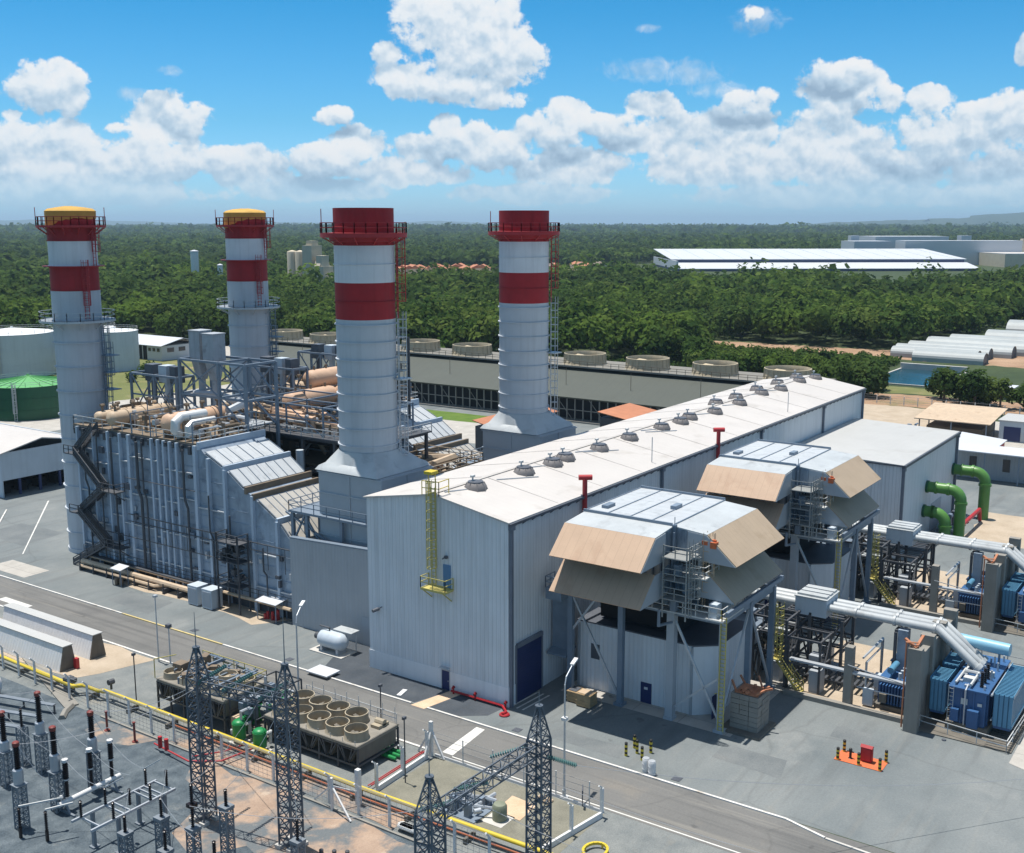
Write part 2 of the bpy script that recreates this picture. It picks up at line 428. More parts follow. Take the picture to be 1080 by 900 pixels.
BLOBS = [(37.05, 8.63, 3.74, 2.01), (37.96, 10.04, 2.64, 1.92), (35.11, 8.07, 2.21, 1.63), (40.09, 6.99, 1.82, 0.86), (38.0, 6.56, 3.36, 0.86), (40.76, 8.16, 0.86, 0.67), (35.44, 5.99, 1.63, 0.58), (35.89, 9.72, 2.16, 1.68), (56.51, 5.98, 1.63, 1.44), (55.96, 7.03, 0.62, 0.48), (57.88, 3.64, 2.88, 1.34), (55.77, 3.78, 1.73, 1.05), (57.2, 1.96, 4.32, 1.34), (51.39, 4.75, 2.01, 1.25), (50.0, 4.91, 1.15, 0.86), (51.77, 5.6, 0.77, 0.58), (52.56, 2.98, 3.6, 1.15), (48.19, 2.87, 2.49, 1.05), (53.7, 4.39, 0.86, 0.34), (58.11, 4.8, 0.58, 0.34), (43.59, 5.12, 1.05, 0.53), (42.61, 3.92, 1.63, 0.96), (43.87, 3.1, 1.92, 0.86), (38.02, 4.73, 1.05, 0.67), (36.76, 3.96, 1.63, 1.15), (38.98, 3.59, 1.92, 0.96), (35.21, 3.6, 2.11, 0.96), (31.92, 5.32, 1.34, 0.77), (32.95, 4.55, 1.92, 1.05), (27.82, 5.6, 1.44, 0.77), (30.04, 4.77, 1.63, 0.67), (27.79, 4.3, 2.97, 1.15), (23.17, 5.83, 1.44, 0.72), (23.47, 4.34, 2.97, 1.53), (18.9, 7.1, 1.44, 0.72), (18.75, 5.99, 2.21, 1.44), (16.94, 5.76, 0.96, 0.77), (14.71, 5.69, 1.25, 0.62), (13.58, 4.13, 3.16, 1.53), (19.53, 4.05, 3.6, 1.53), (11.53, 4.82, 1.92, 1.15), (10.94, 7.53, 0.58, 0.86), (23.09, 9.78, 0.77, 0.58), (31.9, 2.81, 3.36, 0.96), (39.93, 2.57, 2.88, 0.77), (24.43, 2.77, 4.32, 0.96), (17.28, 2.56, 5.27, 0.96), (11.43, 2.38, 3.84, 1.05), (53.93, 1.35, 4.32, 0.67), (44.61, 1.63, 3.36, 0.58), (33.79, 1.43, 3.84, 0.53), (19.84, 1.29, 6.23, 0.58), (12.16, 1.32, 4.32, 0.58), (61.59, 5.14, 2.88, 1.92), (64.63, 3.43, 3.84, 1.92), (7.04, 5.12, 3.36, 1.92), (3.32, 3.39, 3.84, 1.92), (69.21, 4.38, 4.32, 2.4), (-2.07, 4.28, 4.32, 2.4)]
WISPS = [(22.86, 9.44, 1.44, 0.67), (27.31, 7.27, 3.36, 0.67), (51.05, 7.03, 0.67, 0.29), (28.13, 9.23, 0.67, 0.24), (25.93, 7.03, 1.68, 0.67), (24.54, 6.34, 1.92, 0.48), (52.81, 5.91, 0.96, 0.38), (34.5, 2.82, 1.44, 0.38)]
W = bpy.data.worlds.new('World'); S.world = W; W.use_nodes = True
nt = W.node_tree; bg = nt.nodes['Background']
sky = nt.nodes.new('ShaderNodeTexSky'); sky.sky_type = 'NISHITA'; sky.sun_disc = False
sky.sun_elevation = math.asin(SUNV.z); sky.sun_rotation = math.atan2(SUNV.x, SUNV.y); sky.altitude = 200
sky.air_density = 1.15; sky.dust_density = .5; sky.ozone_density = 2.2
tc = nt.nodes.new('ShaderNodeTexCoord'); sx = nt.nodes.new('ShaderNodeSeparateXYZ'); nt.links.new(tc.outputs['Generated'], sx.inputs[0])
u = mathn(nt, 'MULTIPLY', mathn(nt, 'ARCTAN2', sx.outputs[1], sx.outputs[0]), 57.29578)
v = mathn(nt, 'MULTIPLY', mathn(nt, 'ARCSINE', sx.outputs[2]), 57.29578)
cb = nt.nodes.new('ShaderNodeCombineXYZ'); nt.links.new(u, cb.inputs[0]); nt.links.new(v, cb.inputs[1])
P0 = cb.outputs[0]
def vm(op, a, b, c=None):
    n = nt.nodes.new('ShaderNodeVectorMath'); n.operation = op
    for i, x in enumerate((a, b, c)):
        if x is None: continue
        if isinstance(x, tuple): n.inputs[i].default_value = x
        else: nt.links.new(x, n.inputs[i])
    return n.outputs['Value'] if op in ('DOT_PRODUCT',) else n.outputs[0]
def envelope(P, blobs):
    cur = None
    for a, e, ra, re in blobs:
        q = vm('MULTIPLY_ADD', P, (1 / ra, 1 / re, 0), (-a / ra, -e / re, 0)); d = vm('DOT_PRODUCT', q, q)
        if cur is None: cur = d
        else:
            m = nt.nodes.new('ShaderNodeMath'); m.operation = 'SMOOTH_MIN'; m.inputs[2].default_value = .35
            nt.links.new(cur, m.inputs[0]); nt.links.new(d, m.inputs[1]); cur = m.outputs[0]
    return mathn(nt, 'MAXIMUM', mathn(nt, 'SUBTRACT', 1.0, cur), -1.2)
def mapr(x, a, b, c=0., d=1., smooth=True):
    m = nt.nodes.new('ShaderNodeMapRange'); m.interpolation_type = 'SMOOTHSTEP' if smooth else 'LINEAR'
    for i, k in ((1, a), (2, b), (3, c), (4, d)): m.inputs[i].default_value = k
    nt.links.new(x, m.inputs[0]); return m.outputs[0]
def puff(P, scale, det, rough):
    """rounded cauliflower heads"""
    vo = nt.nodes.new('ShaderNodeTexVoronoi'); vo.voronoi_dimensions = '2D'; vo.feature = 'F1'; vo.inputs['Scale'].default_value = scale
    vo.inputs['Detail'].default_value = det; vo.inputs['Roughness'].default_value = rough; vo.inputs['Lacunarity'].default_value = 2.4
    vo.normalize = True; nt.links.new(P, vo.inputs['Vector'])
    return mathn(nt, 'SUBTRACT', 1.0, vo.outputs['Distance'])
wn = nt.nodes.new('ShaderNodeTexNoise'); wn.inputs['Scale'].default_value = 1.1; wn.inputs['Detail'].default_value = 4; nt.links.new(P0, wn.inputs['Vector'])
PW = vm('MULTIPLY_ADD', wn.outputs['Color'], (1.0, .8, 0), P0)
E0 = envelope(P0, BLOBS)
b0 = puff(PW, .62, 2.6, .55); n0 = noise(nt, P0, .55, 7, .62)
d0 = mathn(nt, 'MULTIPLY_ADD', mathn(nt, 'SUBTRACT', b0, .62), 1.25, E0)
d0 = mathn(nt, 'MULTIPLY_ADD', mathn(nt, 'SUBTRACT', n0, .54), 3.4, d0)
P1 = vm('ADD', P0, (-.12, .42, 0)); PW1 = vm('ADD', PW, (-.12, .42, 0))
E1 = envelope(P1, BLOBS[:44:2] + BLOBS[48:49]); b1 = puff(PW1, .62, 1.4, .5); n1 = noise(nt, P1, .55, 3, .6)
E0s = envelope(P0, BLOBS[:44:2] + BLOBS[48:49])
band = mathn(nt, 'MULTIPLY', mathn(nt, 'MULTIPLY', mapr(v, .2, 1.3), mapr(v, 4.6, 2.2)), .28)
d0 = mathn(nt, 'ADD', d0, band)
low = mapr(v, .15, 2.8)
al = mapr(d0, -.06, .40)
ew = envelope(P0, WISPS)
wd = mathn(nt, 'MULTIPLY_ADD', mathn(nt, 'SUBTRACT', noise(nt, P0, 1.1, 7, .66, .6), .5), 3.4, ew)
wal = mapr(wd, .0, 1.5, 0, .55)
alpha = mathn(nt, 'MAXIMUM', mathn(nt, 'MULTIPLY', al, mathn(nt, 'MULTIPLY_ADD', low, .46, .50)), wal, clamp=True)
hi = mathn(nt, 'MULTIPLY', mapr(noise(nt, tc.outputs['Generated'], 3.2, 3, .55), .47, .60), mapr(v, 15, 23))  # broken cloud overhead, above the view, added to brighten and whiten sky fill
alpha = mathn(nt, 'MAXIMUM', alpha, mathn(nt, 'MULTIPLY', hi, .7), clamp=True)
lit = mathn(nt, 'MULTIPLY_ADD', mathn(nt, 'SUBTRACT', E0s, E1), .46, .55)
lit = mathn(nt, 'MULTIPLY_ADD', mathn(nt, 'SUBTRACT', b0, b1), .75, lit)
lit = mathn(nt, 'MULTIPLY_ADD', mathn(nt, 'SUBTRACT', n0, n1), 1.3, lit, clamp=True)
ccol = ramp(nt, lit, [(0, (.34, .47, .62)), (.38, (.55, .70, .84)), (.70, (.90, .95, .99)), (1, (1.0, 1.0, 1.0))])
ccol = mixc(nt, mathn(nt, 'MULTIPLY_ADD', low, -.62, .62), ccol, (.50, .74, .90))
SKY = .065; EXPO = .40
CG = .93 / (SKY * 2 ** EXPO)
cg = vm('MULTIPLY', ccol, (CG, CG, CG))
tr = nt.nodes.new('ShaderNodeValToRGB'); nt.links.new(mathn(nt, 'MULTIPLY', v, 1 / 90), tr.inputs[0]); el = tr.color_ramp.elements
for _ in range(3): el.new(.5)
for q, (p_, c_) in zip(el, ((0.0, (.86, 1.5, 2.55)), (.055, (.42, 1.10, 1.70)), (.115, (.165, .92, 1.43)), (.3, (.46, .92, 1.12)), (1.0, (.98, 1.02, 1.0)))): q.position = p_; q.color = (*[x / 3 for x in c_], 1)
tint = vm('MULTIPLY', vm('MULTIPLY', sky.outputs[0], tr.outputs[0]), (3, 3, 3))
nt.links.new(mixc(nt, alpha, tint, cg), bg.inputs['Color']); bg.inputs['Strength'].default_value = SKY

# ------------------------------------------------------------------ ground materials
def groundmat(name, c0, c1, blotches=(), vs=.25, fine=6, rough=.9, bump=.02, fine_amt=.25):
    """base colours c0..c1 by noise; blotches = [(colour, scale, threshold, strength)]"""
    m = bpy.data.materials.new(name); m.use_nodes = True; nt = m.node_tree; b = nt.nodes['Principled BSDF']
    b.inputs['Roughness'].default_value = rough; b.inputs['Specular IOR Level'].default_value = .25
    g = nt.nodes.new('ShaderNodeNewGeometry').outputs['Position']
    c = mixc(nt, ramp(nt, noise(nt, g, vs, 6, .62), [(.32, 0.), (.68, 1.)]), c0, c1)
    for col, scl, th, st in blotches:
        c = mixc(nt, ramp(nt, noise(nt, g, scl, 6, .6, .3), [(th, 0.), (th + .12, st)]), c, col)
    f = noise(nt, g, fine, 3, .7)
    k = ramp(nt, f, [(.25, 1 - fine_amt), (.75, 1 + fine_amt)])
    c = mixc(nt, 1.0, c, k, 'MULTIPLY')
    nt.links.new(c, b.inputs['Base Color'])
    bp = nt.nodes.new('ShaderNodeBump'); bp.inputs['Distance'].default_value = bump; bp.inputs['Strength'].default_value = .6
    nt.links.new(f, bp.inputs['Height']); nt.links.new(bp.outputs[0], b.inputs['Normal'])
    return m
G = {}
G['terrain'] = groundmat('scrub_and_grass', (.035, .055, .022), (.055, .075, .028), [((.07, .105, .035), .004, .56, .7), ((.16, .12, .07), .02, .66, .5), ((.10, .12, .045), .0011, .58, .6), ((.025, .045, .022), .0018, .55, .7)], .02, .3, bump=.1)
G['asphalt'] = groundmat('blue_grey_asphalt', (.135, .155, .16), (.20, .215, .212), [((.105, .122, .125), .045, .56, .6), ((.27, .275, .262), .09, .60, .6), ((.10, .11, .115), .35, .66, .4), ((.23, .205, .165), .2, .67, .45)], .10, 5, fine_amt=.12)
G['patch'] = groundmat('patched_asphalt', (.125, .14, .145), (.175, .188, .188), [((.18, .185, .18), .2, .6, .5)], .3, 6, fine_amt=.15)
G['road'] = groundmat('worn_road_asphalt', (.135, .135, .13), (.175, .172, .163), [((.105, .105, .105), .08, .60, .5), ((.23, .205, .17), .15, .62, .45)], .12, 5, fine_amt=.10)
G['dark'] = groundmat('fresh_dark_asphalt', (.048, .058, .07), (.075, .085, .097), [((.11, .115, .12), .3, .64, .5)], .3, 6, fine_amt=.2)
G['gravel'] = groundmat('dark_crushed_stone', (.052, .070, .085), (.125, .150, .165), [((.22, .215, .19), .3, .62, .6), ((.045, .06, .075), .1, .57, .6)], .6, 9, bump=.05, fine_amt=.45)
G['gravel_lite'] = groundmat('pale_crushed_stone', (.15, .165, .165), (.22, .23, .22), [((.28, .25, .20), .2, .6, .6), ((.11, .125, .13), .12, .58, .6)], .5, 9, bump=.04, fine_amt=.25)
G['soil'] = groundmat('orange_sandy_soil', (.29, .205, .15), (.40, .295, .22), [((.12, .14, .15), .26, .45, .95), ((.32, .22, .15), .4, .6, .6), ((.50, .42, .33), .7, .62, .6)], .4, 7, fine_amt=.15)
G['sand'] = groundmat('beige_dusty_soil', (.36, .29, .21), (.46, .38, .29), [((.22, .20, .17), .2, .6, .7)], .3, 6, fine_amt=.15)
G['dirt'] = groundmat('red_earth_track', (.27, .165, .10), (.38, .255, .165), [((.14, .15, .06), .05, .60, .7)], .06, 2, fine_amt=.15)
G['olive'] = groundmat('olive_gravel', (.17, .165, .13), (.225, .215, .17), [((.13, .125, .10), .3, .6, .6), ((.27, .24, .19), .25, .66, .5)], .5, 9, fine_amt=.22)
G['lawn'] = groundmat('bright_lawn', (.075, .135, .02), (.115, .18, .032), [((.22, .22, .09), .2, .66, .4)], .3, 6, fine_amt=.2)
G['grass'] = groundmat('dry_grass', (.11, .13, .04), (.18, .18, .07), [((.33, .23, .14), .08, .58, .6)], .08, 3, fine_amt=.2)
G['slab'] = groundmat('pale_concrete_slab', (.36, .34, .305), (.45, .425, .385), [((.34, .31, .27), .4, .62, .6)], .4, 6, fine_amt=.08)  # pale concrete with slightly darker blotches
G['path'] = groundmat('sandy_path', (.54, .37, .24), (.62, .46, .32), [((.42, .30, .20), .5, .6, .5)], .6, 6, fine_amt=.1)
G['white'] = groundmat('road_paint', (.55, .54, .50), (.68, .67, .63), [((.30, .29, .27), 1.2, .6, .7)], .8, 8, fine_amt=.12)
wm = bpy.data.materials.new('pond_water'); wm.use_nodes = True; b = wm.node_tree.nodes['Principled BSDF']
b.inputs['Base Color'].default_value = (.010, .050, .07, 1); b.inputs['Roughness'].default_value = .12
bpn = wm.node_tree.nodes.new('ShaderNodeBump'); bpn.inputs['Distance'].default_value = .06; gp = wm.node_tree.nodes.new('ShaderNodeNewGeometry')
wm.node_tree.links.new(noise(wm.node_tree, gp.outputs['Position'], 1.2, 3), bpn.inputs['Height']); wm.node_tree.links.new(bpn.outputs[0], b.inputs['Normal'])

def weather(m, lines=None, tracks=None, cracks=None, spots=None):
    """wear on paving: (period, strength) slab joints, tyre tracks along Y, crack network, dark oil spots"""
    nt = m.node_tree; b = nt.nodes['Principled BSDF']; src = b.inputs['Base Color'].links[0].from_socket
    g = nt.nodes.new('ShaderNodeNewGeometry').outputs['Position']; sx = nt.nodes.new('ShaderNodeSeparateXYZ'); nt.links.new(g, sx.inputs[0])
    def dark(c, fac, col): return mixc(nt, fac, c, col)
    c = src
    if cracks:
        vo = nt.nodes.new('ShaderNodeTexVoronoi'); vo.feature = 'DISTANCE_TO_EDGE'; vo.inputs['Scale'].default_value = cracks[0]; vo.voronoi_dimensions = '2D'
        w = nt.nodes.new('ShaderNodeTexNoise'); w.inputs['Scale'].default_value = cracks[0] * 2; w.inputs['Detail'].default_value = 4; nt.links.new(g, w.inputs['Vector'])
        va = nt.nodes.new('ShaderNodeVectorMath'); va.operation = 'MULTIPLY_ADD'; va.inputs[1].default_value = (5, 5, 0); nt.links.new(w.outputs['Color'], va.inputs[0]); nt.links.new(g, va.inputs[2]); nt.links.new(va.outputs[0], vo.inputs['Vector'])
        c = dark(c, ramp(nt, vo.outputs['Distance'], [(0, cracks[1]), (cracks[2], 0.)]), (.06, .06, .06))
    if lines:
        for ax in (0, 1):
            t = mathn(nt, 'FRACT', mathn(nt, 'MULTIPLY', sx.outputs[ax], 1 / lines[0])); c = dark(c, ramp(nt, t, [(0, lines[1]), (.012, lines[1]), (.02, 0.)]), (.07, .07, .07))
    if tracks:
        mp = nt.nodes.new('ShaderNodeMapping'); mp.inputs['Scale'].default_value = tracks[0]; nt.links.new(g, mp.inputs[0])
        c = dark(c, ramp(nt, noise(nt, mp.outputs[0], 1.0, 4, .6, .3), [(.52, 0.), (.66, tracks[1])]), (.075, .075, .075))
        mp2 = nt.nodes.new('ShaderNodeMapping'); mp2.inputs['Scale'].default_value = tracks[0]; mp2.inputs['Location'].default_value = (9, 4, 0); nt.links.new(g, mp2.inputs[0])
        c = dark(c, ramp(nt, noise(nt, mp2.outputs[0], 1.3, 4, .6, .3), [(.56, 0.), (.70, tracks[1] * .8)]), (.30, .28, .24))
    if spots:
        c = dark(c, ramp(nt, noise(nt, g, spots[0], 2, .5), [(spots[1], 0.), (spots[1] + .05, spots[2])]), (.05, .05, .052))
    nt.links.new(c, b.inputs['Base Color'])
weather(G['asphalt'], None, ((.05, .5, 1), .22), (.05, .2, .012), (.55, .72, .4)); weather(G['road'], None, ((.9, .03, 1), .45), (.06, .22, .012), (.5, .71, .4)); weather(G['dark'], (4.0, .4)); weather(G['slab'], (5.0, .4), None, None, (.5, .7, .4))

def sheet(name, pts, z, mat, wob=0, step=2.5):
    """flat polygon; wob>0 gives it an irregular outline"""
    mb = MB(); P = []
    n = len(pts)
    for i in range(n):
        a = Vector((*pts[i], 0)); c = Vector((*pts[(i + 1) % n], 0)); k = max(1, int((c - a).length / step)) if wob else 1
        for j in range(k):
            p = a.lerp(c, j / k)
            P.append((p.x + random.uniform(-wob, wob), p.y + random.uniform(-wob, wob), z))
    mb.face(P)
    if (P[1][0] - P[0][0]) * (P[2][1] - P[1][1]) - (P[1][1] - P[0][1]) * (P[2][0] - P[1][0]) < 0 and not wob: mb.f[-1] = tuple(reversed(mb.f[-1]))
    return struct(name, mb, mat)
def rect(x0, x1, y0, y1): return [(x0, y0), (x1, y0), (x1, y1), (x0, y1)]

mb = MB(); R_ = 31000
mb.face([(R_ * math.cos(2 * PI * i / 48), R_ * math.sin(2 * PI * i / 48), 0) for i in range(48)]); struct('ground', mb, G['terrain'])
sheet('yard_pavement', rect(82, 232, -20, 236), .012, G['asphalt'])
sheet('rear_yard', [(150, 236), (300, 236), (300, 395), (150, 395)], .010, G['slab'])
sheet('grass_verge', [(150, 262), (262, 262), (262, 420), (150, 420)], .016, G['grass'], .8)
sheet('road', rect(74.8, 81.9, -30, 190), .020, G['road'])
sheet('roadside_strip', rect(62, 74.8, -30, 190), .014, G['gravel_lite'])
sheet('substation_gravel', rect(18, 62.2, 10, 170), .018, G['gravel'])
sheet('gravel_plot', rect(66.4, 74.2, 42.2, 60.0), .022, G['olive'], .0)
sheet('sandy_ground', [(61.8, 78), (58.5, 75.5), (57.5, 72), (52.5, 69.5), (50.5, 65.5), (54, 62.5), (53, 59), (49.5, 56.5), (49.5, 52), (55, 50), (61.8, 51)], .024, G['soil'], .45)
sheet('sandy_ground', [(61.6, 92), (59.6, 91), (58.8, 88), (60, 85), (61.7, 84)], .026, G['soil'], .3)
sheet('sandy_ground', rect(62.6, 65.2, 55, 83), .028, G['soil'], .25)
sheet('sandy_ground', [(66, 103.2), (74.6, 100.3), (74.6, 107), (73, 126), (65.4, 126)], .030, G['sand'], .3)
sheet('dusty_ground', [(88.5, 100), (92.4, 96.5), (97, 98), (96, 122), (91.6, 131), (88.9, 124), (89.8, 112)], .024, G['sand'], .4)
sheet('dark_paving', [(82.3, 82.6), (82.3, 69.2), (86.6, 67.9), (86.6, 79.1), (91.2, 80.6), (91, 86.5)], .024, G['dark'], 0)
sheet('dark_paving', [(82.3, 67.2), (82.3, 63.5), (84.0, 61.2), (86.6, 60.9), (86.6, 66.3)], .024, G['dark'], 0)
sheet('sandy_path', [(81.6, 69.1), (86.6, 67.9), (86.6, 66.4), (81.6, 67.4)], .032, G['path'])
sheet('crossing_marking', [(75.3, 60.1), (81.3, 60.6), (81.3, 59.6), (75.3, 58.9)], .026, G['white'])
for x0, x1, y0, y1 in ((75.05, 75.2, 61.2, 140), (75.05, 75.2, -20, 58.8)): sheet('lane_marking', rect(x0, x1, y0, y1), .027, G['white'])
sheet('lane_marking', [(89.6, 150), (89.8, 150), (111, 176), (110.7, 176)], .026, G['white'])
sheet('lane_marking', [(76.2, 128), (77.3, 128), (77.3, 134), (76.2, 134)], .026, G['white'])
for (x, y, a, b_, k) in ((90, 36, 1.8, 3.5, 1), (86, 118, 2.2, 4.5, 1), (84.5, 50, 1.2, 4.0, 1), (100, 30, 1.4, 2.0, 1), (96, 160, 4, 6, 1)):
    sheet('paving_patch', [(x - a, y - b_), (x + a, y - b_ * .8), (x + a * .9, y + b_), (x - a * .8, y + b_ * .9)], .021 if x > 82 else .03, G['patch'], .12)
for i, y in enumerate((62.6, 63.3, 64.0, 64.7, 65.4)): sheet('hatch_marking', [(87.0 + i * .0, y - 3.6), (91.5, y - 3.9), (91.5, y - 3.7), (87.0, y - 3.4)], .027, G['white']) if y < 64.5 else None
sheet('concrete_slab', rect(83.3, 87.2, 139.5, 148.5), .030, G['slab'])
sheet('concrete_slab', rect(93.2, 113, 39.5, 58.5), .030, G['conc'] if 'conc' in G else G['slab'])
sheet('transformer_yard', rect(106, 124, 26.5, 39), .032, G['sand'])
sheet('transformer_yard', rect(138.6, 158, 26.5, 39), .032, G['sand'])
sheet('pale_paving', [(102.6, 16.6), (121, 16.6), (121, 8), (99, 8)], .034, G['slab'])
sheet('orange_pad', [(94.4, 25.6), (96.6, 25.6), (96.6, 29.9), (94.4, 29.9)], .060, K['orange'])
sheet('brown_yard', [(176, 27), (196, 27), (196, 38), (176, 38)], .026, G['sand'], .3)
sheet('lawn', [(214.5, 176.5), (217, 150), (226, 157), (224.5, 186)], .026, G['lawn'], .2)
sheet('service_road', [(196, 138), (217, 150), (214.5, 176.5), (192, 165)], .022, G['slab'])
sheet('rear_sand_strip', rect(258, 300, 60, 270), .020, G['sand'], .8)
sheet('dirt_road', [(296, 110), (300, 86), (304, 30), (326, 30), (322, 86), (318, 110)], .022, G['dirt'], .6)
sheet('roadside_grass', [(318, 110), (324, 86), (326, 30), (338, 30), (336, 110)], .020, G['grass'], .6)
sheet('clearing', [(405, 90), (405, 200), (428, 200), (432, 130), (440, 108), (560, 92), (560, 20), (405, 20)], .018, G['dirt'], 1.5)
sheet('village_ground', [(760, 640), (860, 560), (1030, 600), (1040, 640), (900, 690), (800, 700)], .03, G['sand'], 3, 30)
sheet('white_yard', [(236, 36), (262, 36), (290, 48), (290, 62), (236, 66)], .022, G['slab'])
mb = MB(); mb.box(339.4, 340, 83.4, 104.6, 0, .5); mb.box(378, 379.2, 83.4, 104.6, 0, 2.2); mb.box(340, 378, 104, 104.6, 0, .5); mb.box(340, 378, 83.4, 84, 0, .5)
struct('pond_edge', mb, K['conc_light'])
sheet('pond', rect(340, 378, 84, 104), .30, wm)
# kerbs
def kerb(pts, mat, w=.22, h=.14):
    mb = MB()
    for a, b in zip(pts[:-1], pts[1:]): mb.beam((*a, h / 2), (*b, h / 2), w, h)
    struct('kerb', mb, mat)
kerb([(81.9, 69.3), (81.9, 97.5)], K['kerb']); kerb([(81.9, 97.6), (81.9, 116)], K['kerb_yellow']); kerb([(81.9, 116.1), (81.9, 146), (84, 152), (103, 176)], K['kerb'])
kerb([(81.9, 67.2), (81.9, 29.6), (80.9, 26.0)], K['kerb']); kerb([(80.85, 25.9), (79.6, 8), (79.4, -20)], K['conc_light'])
kerb([(74.9, 61), (74.9, 103), (74.9, 150)], K['kerb'], .16, .10)
kerb([(62.1, 45), (62.1, 92.5)], K['conc'], .2, .16)
mb = MB(); mb.beam((61.9, 97, .09), (66.5, 111, .09), 1.4, .14); mb.beam((66.5, 111, .09), (72, 127, .09), 1.4, .14); mb.tube([(59.6, 95.2, .12), (60.6, 96.2, .12), (61.9, 97, .12)], .35, 6); struct('drain_channel', mb, K['conc'])
# hills on the skyline
def hills(prof, dist, mat):
    mb = MB(); n = len(prof); base = []
    for az, h in prof:
        a = math.radians(az); base.append((math.cos(a), math.sin(a), h))
    def ring(k, hk): return [(c * dist * k, s * dist * k, h * hk) for c, s, h in base]
    rows = [ring(.80, 0), ring(.86, .35), ring(.92, .72), ring(1, 1.0), ring(1.12, .6), ring(1.2, 0)]
    k0 = 0
    for r in rows: mb.v += [(x + random.uniform(-90, 90), y + random.uniform(-90, 90), max(0, z + (random.uniform(-4, 4) if z > 3 else 0))) for x, y, z in r]
    for i in range(len(rows) - 1):
        mb.idx([(i * n + j, i * n + j + 1, (i + 1) * n + j + 1, (i + 1) * n + j) for j in range(n - 1)], True)
    mb.f = [tuple(reversed(f)) for f in mb.f]
    struct('hills', mb, mat)
hm = groundmat('wooded_hill', (.028, .045, .022), (.045, .065, .028), [], .002, .02, bump=3)
def prof(keys, step=.35):
    out = []; a = keys[0][0]
    while a >= keys[-1][0] - 1e-6:
        for (a0, h0), (a1, h1) in zip(keys[:-1], keys[1:]):
            if a1 - 1e-6 <= a <= a0 + 1e-6:
                t = (a0 - a) / max(1e-6, a0 - a1); t = t * t * (3 - 2 * t); out.append((a, h0 + (h1 - h0) * t + random.uniform(-1.2, 1.2))); break
        a -= step
    return out
hills(prof([(24, 0), (21, 30), (18.5, 62), (16, 78), (13.5, 98), (11.5, 145), (9, 180), (6, 200), (2, 170), (-4, 130), (-9, 0)]), 12500, hm)
hills(prof([(64, 0), (59, 95), (56, 120), (53.5, 85), (50, 40), (47, 75), (44, 55), (41, 40), (38.5, 90), (36.5, 60), (34, 0)]), 21000, hm)
# haze: the air between here and the horizon
def build_haze(dens):
    m = bpy.data.materials.new('air'); m.use_nodes = True; nt = m.node_tree; nt.nodes.remove(nt.nodes['Principled BSDF'])
    pv = nt.nodes.new('ShaderNodeVolumePrincipled'); pv.inputs['Density'].default_value = dens; pv.inputs['Color'].default_value = (.60, .82, 1.0, 1); pv.inputs['Anisotropy'].default_value = .25
    nt.links.new(pv.outputs[0], nt.nodes['Material Output'].inputs['Volume'])
    mb = MB(); mb.box(-33000, 33000, -33000, 33000, -1, 222); struct('haze', mb, m, 'stuff')
S.view_settings.view_transform = 'Standard'; S.view_settings.look = 'None'; S.view_settings.gamma = 1; S.view_settings.exposure = EXPO
S.cycles.use_denoising = True
S.cycles.max_bounces = 6; S.cycles.diffuse_bounces = 3; S.cycles.glossy_bounces = 2; S.cycles.volume_bounces = 0; S.cycles.transmission_bounces = 2
S.cycles.use_fast_gi = False
UNIT = 32.6     # the second generating unit repeats the first, this far along
# ================================================================== turbine hall
HX0, HX1, HY0, HY1, EZ, RZ, RY = 86.7, 196.6, 60.6, 79.1, 19.2, 20.7, 69.9
hall = thing('turbine_hall', 'long grey ribbed metal hall with pale roof, its end wall facing the road', 'hall', (HX0, HY0, 0))
mb = MB(); mb.prism([(HY0, 0), (HY1, 0), (HY1, EZ), (RY, RZ), (HY0, EZ)], HX0, HX1, 'x'); part('wall', mb, K['clad'], hall)
mb = MB()
mb.box(HX0 - .06, HX0 - .003, 60.55, 68.0, .02, 2.1); mb.box(HX0 - .06, HX0 - .003, 69.1, 79.15, .02, 2.1); mb.box(HX0 - .05, 88.0, HY0 - .06, HY0 - .003, .02, 2.1)
part('base_band', mb, K['band'], hall)
mb = MB(); o = .28
for (ya, za, yb, zb) in ((HY0 - o, EZ - .02, RY, RZ + .09), (RY, RZ + .09, HY1 + o, EZ - .02)):
    mb.face([(HX0 - o, ya, za + .1), (HX1 + o, ya, za + .1), (HX1 + o, yb, zb + .1), (HX0 - o, yb, zb + .1)])
    mb.face([(HX0 - o, yb, zb - .06), (HX1 + o, yb, zb - .06), (HX1 + o, ya, za - .06), (HX0 - o, ya, za - .06)])
    for x in (HX0 - o, HX1 + o): mb.face([(x, ya, za - .06), (x, ya, za + .1), (x, yb, zb + .1), (x, yb, zb - .06)] if x < 100 else [(x, yb, zb - .06), (x, yb, zb + .1), (x, ya, za + .1), (x, ya, za - .06)])
mb.face([(HX0 - o, HY0 - o, EZ - .08), (HX1 + o, HY0 - o, EZ - .08), (HX1 + o, HY0 - o, EZ + .08), (HX0 - o, HY0 - o, EZ + .08)])
mb.face([(HX1 + o, HY1 + o, EZ - .08), (HX0 - o, HY1 + o, EZ - .08), (HX0 - o, HY1 + o, EZ + .08), (HX1 + o, HY1 + o, EZ + .08)])
mb.mi = 1
x = HX0 + 9
while x < HX1 - 2:
    for s_ in (-1, 1): mb.beam((x, RY + s_ * .2, RZ + .2), (x, RY + s_ * 9.4, EZ + .12), .05, .03)
    x += 9.15
mb.beam((HX0 - .2, RY, RZ + .22), (HX1 + .2, RY, RZ + .22), .5, .05)
roof = part('roof', mb, [K['roof'], K['roof_lap']], hall)
def roof_z(y): return EZ + .1 + (RZ - EZ + .1) * (1 - abs(y - RY) / 9.5)
mb = MB(); mb.box(HX0 - .3, HX1 + .3, HY0 - .52, HY0 - .29, EZ - .28, EZ - .02)
x = HX0 + .8
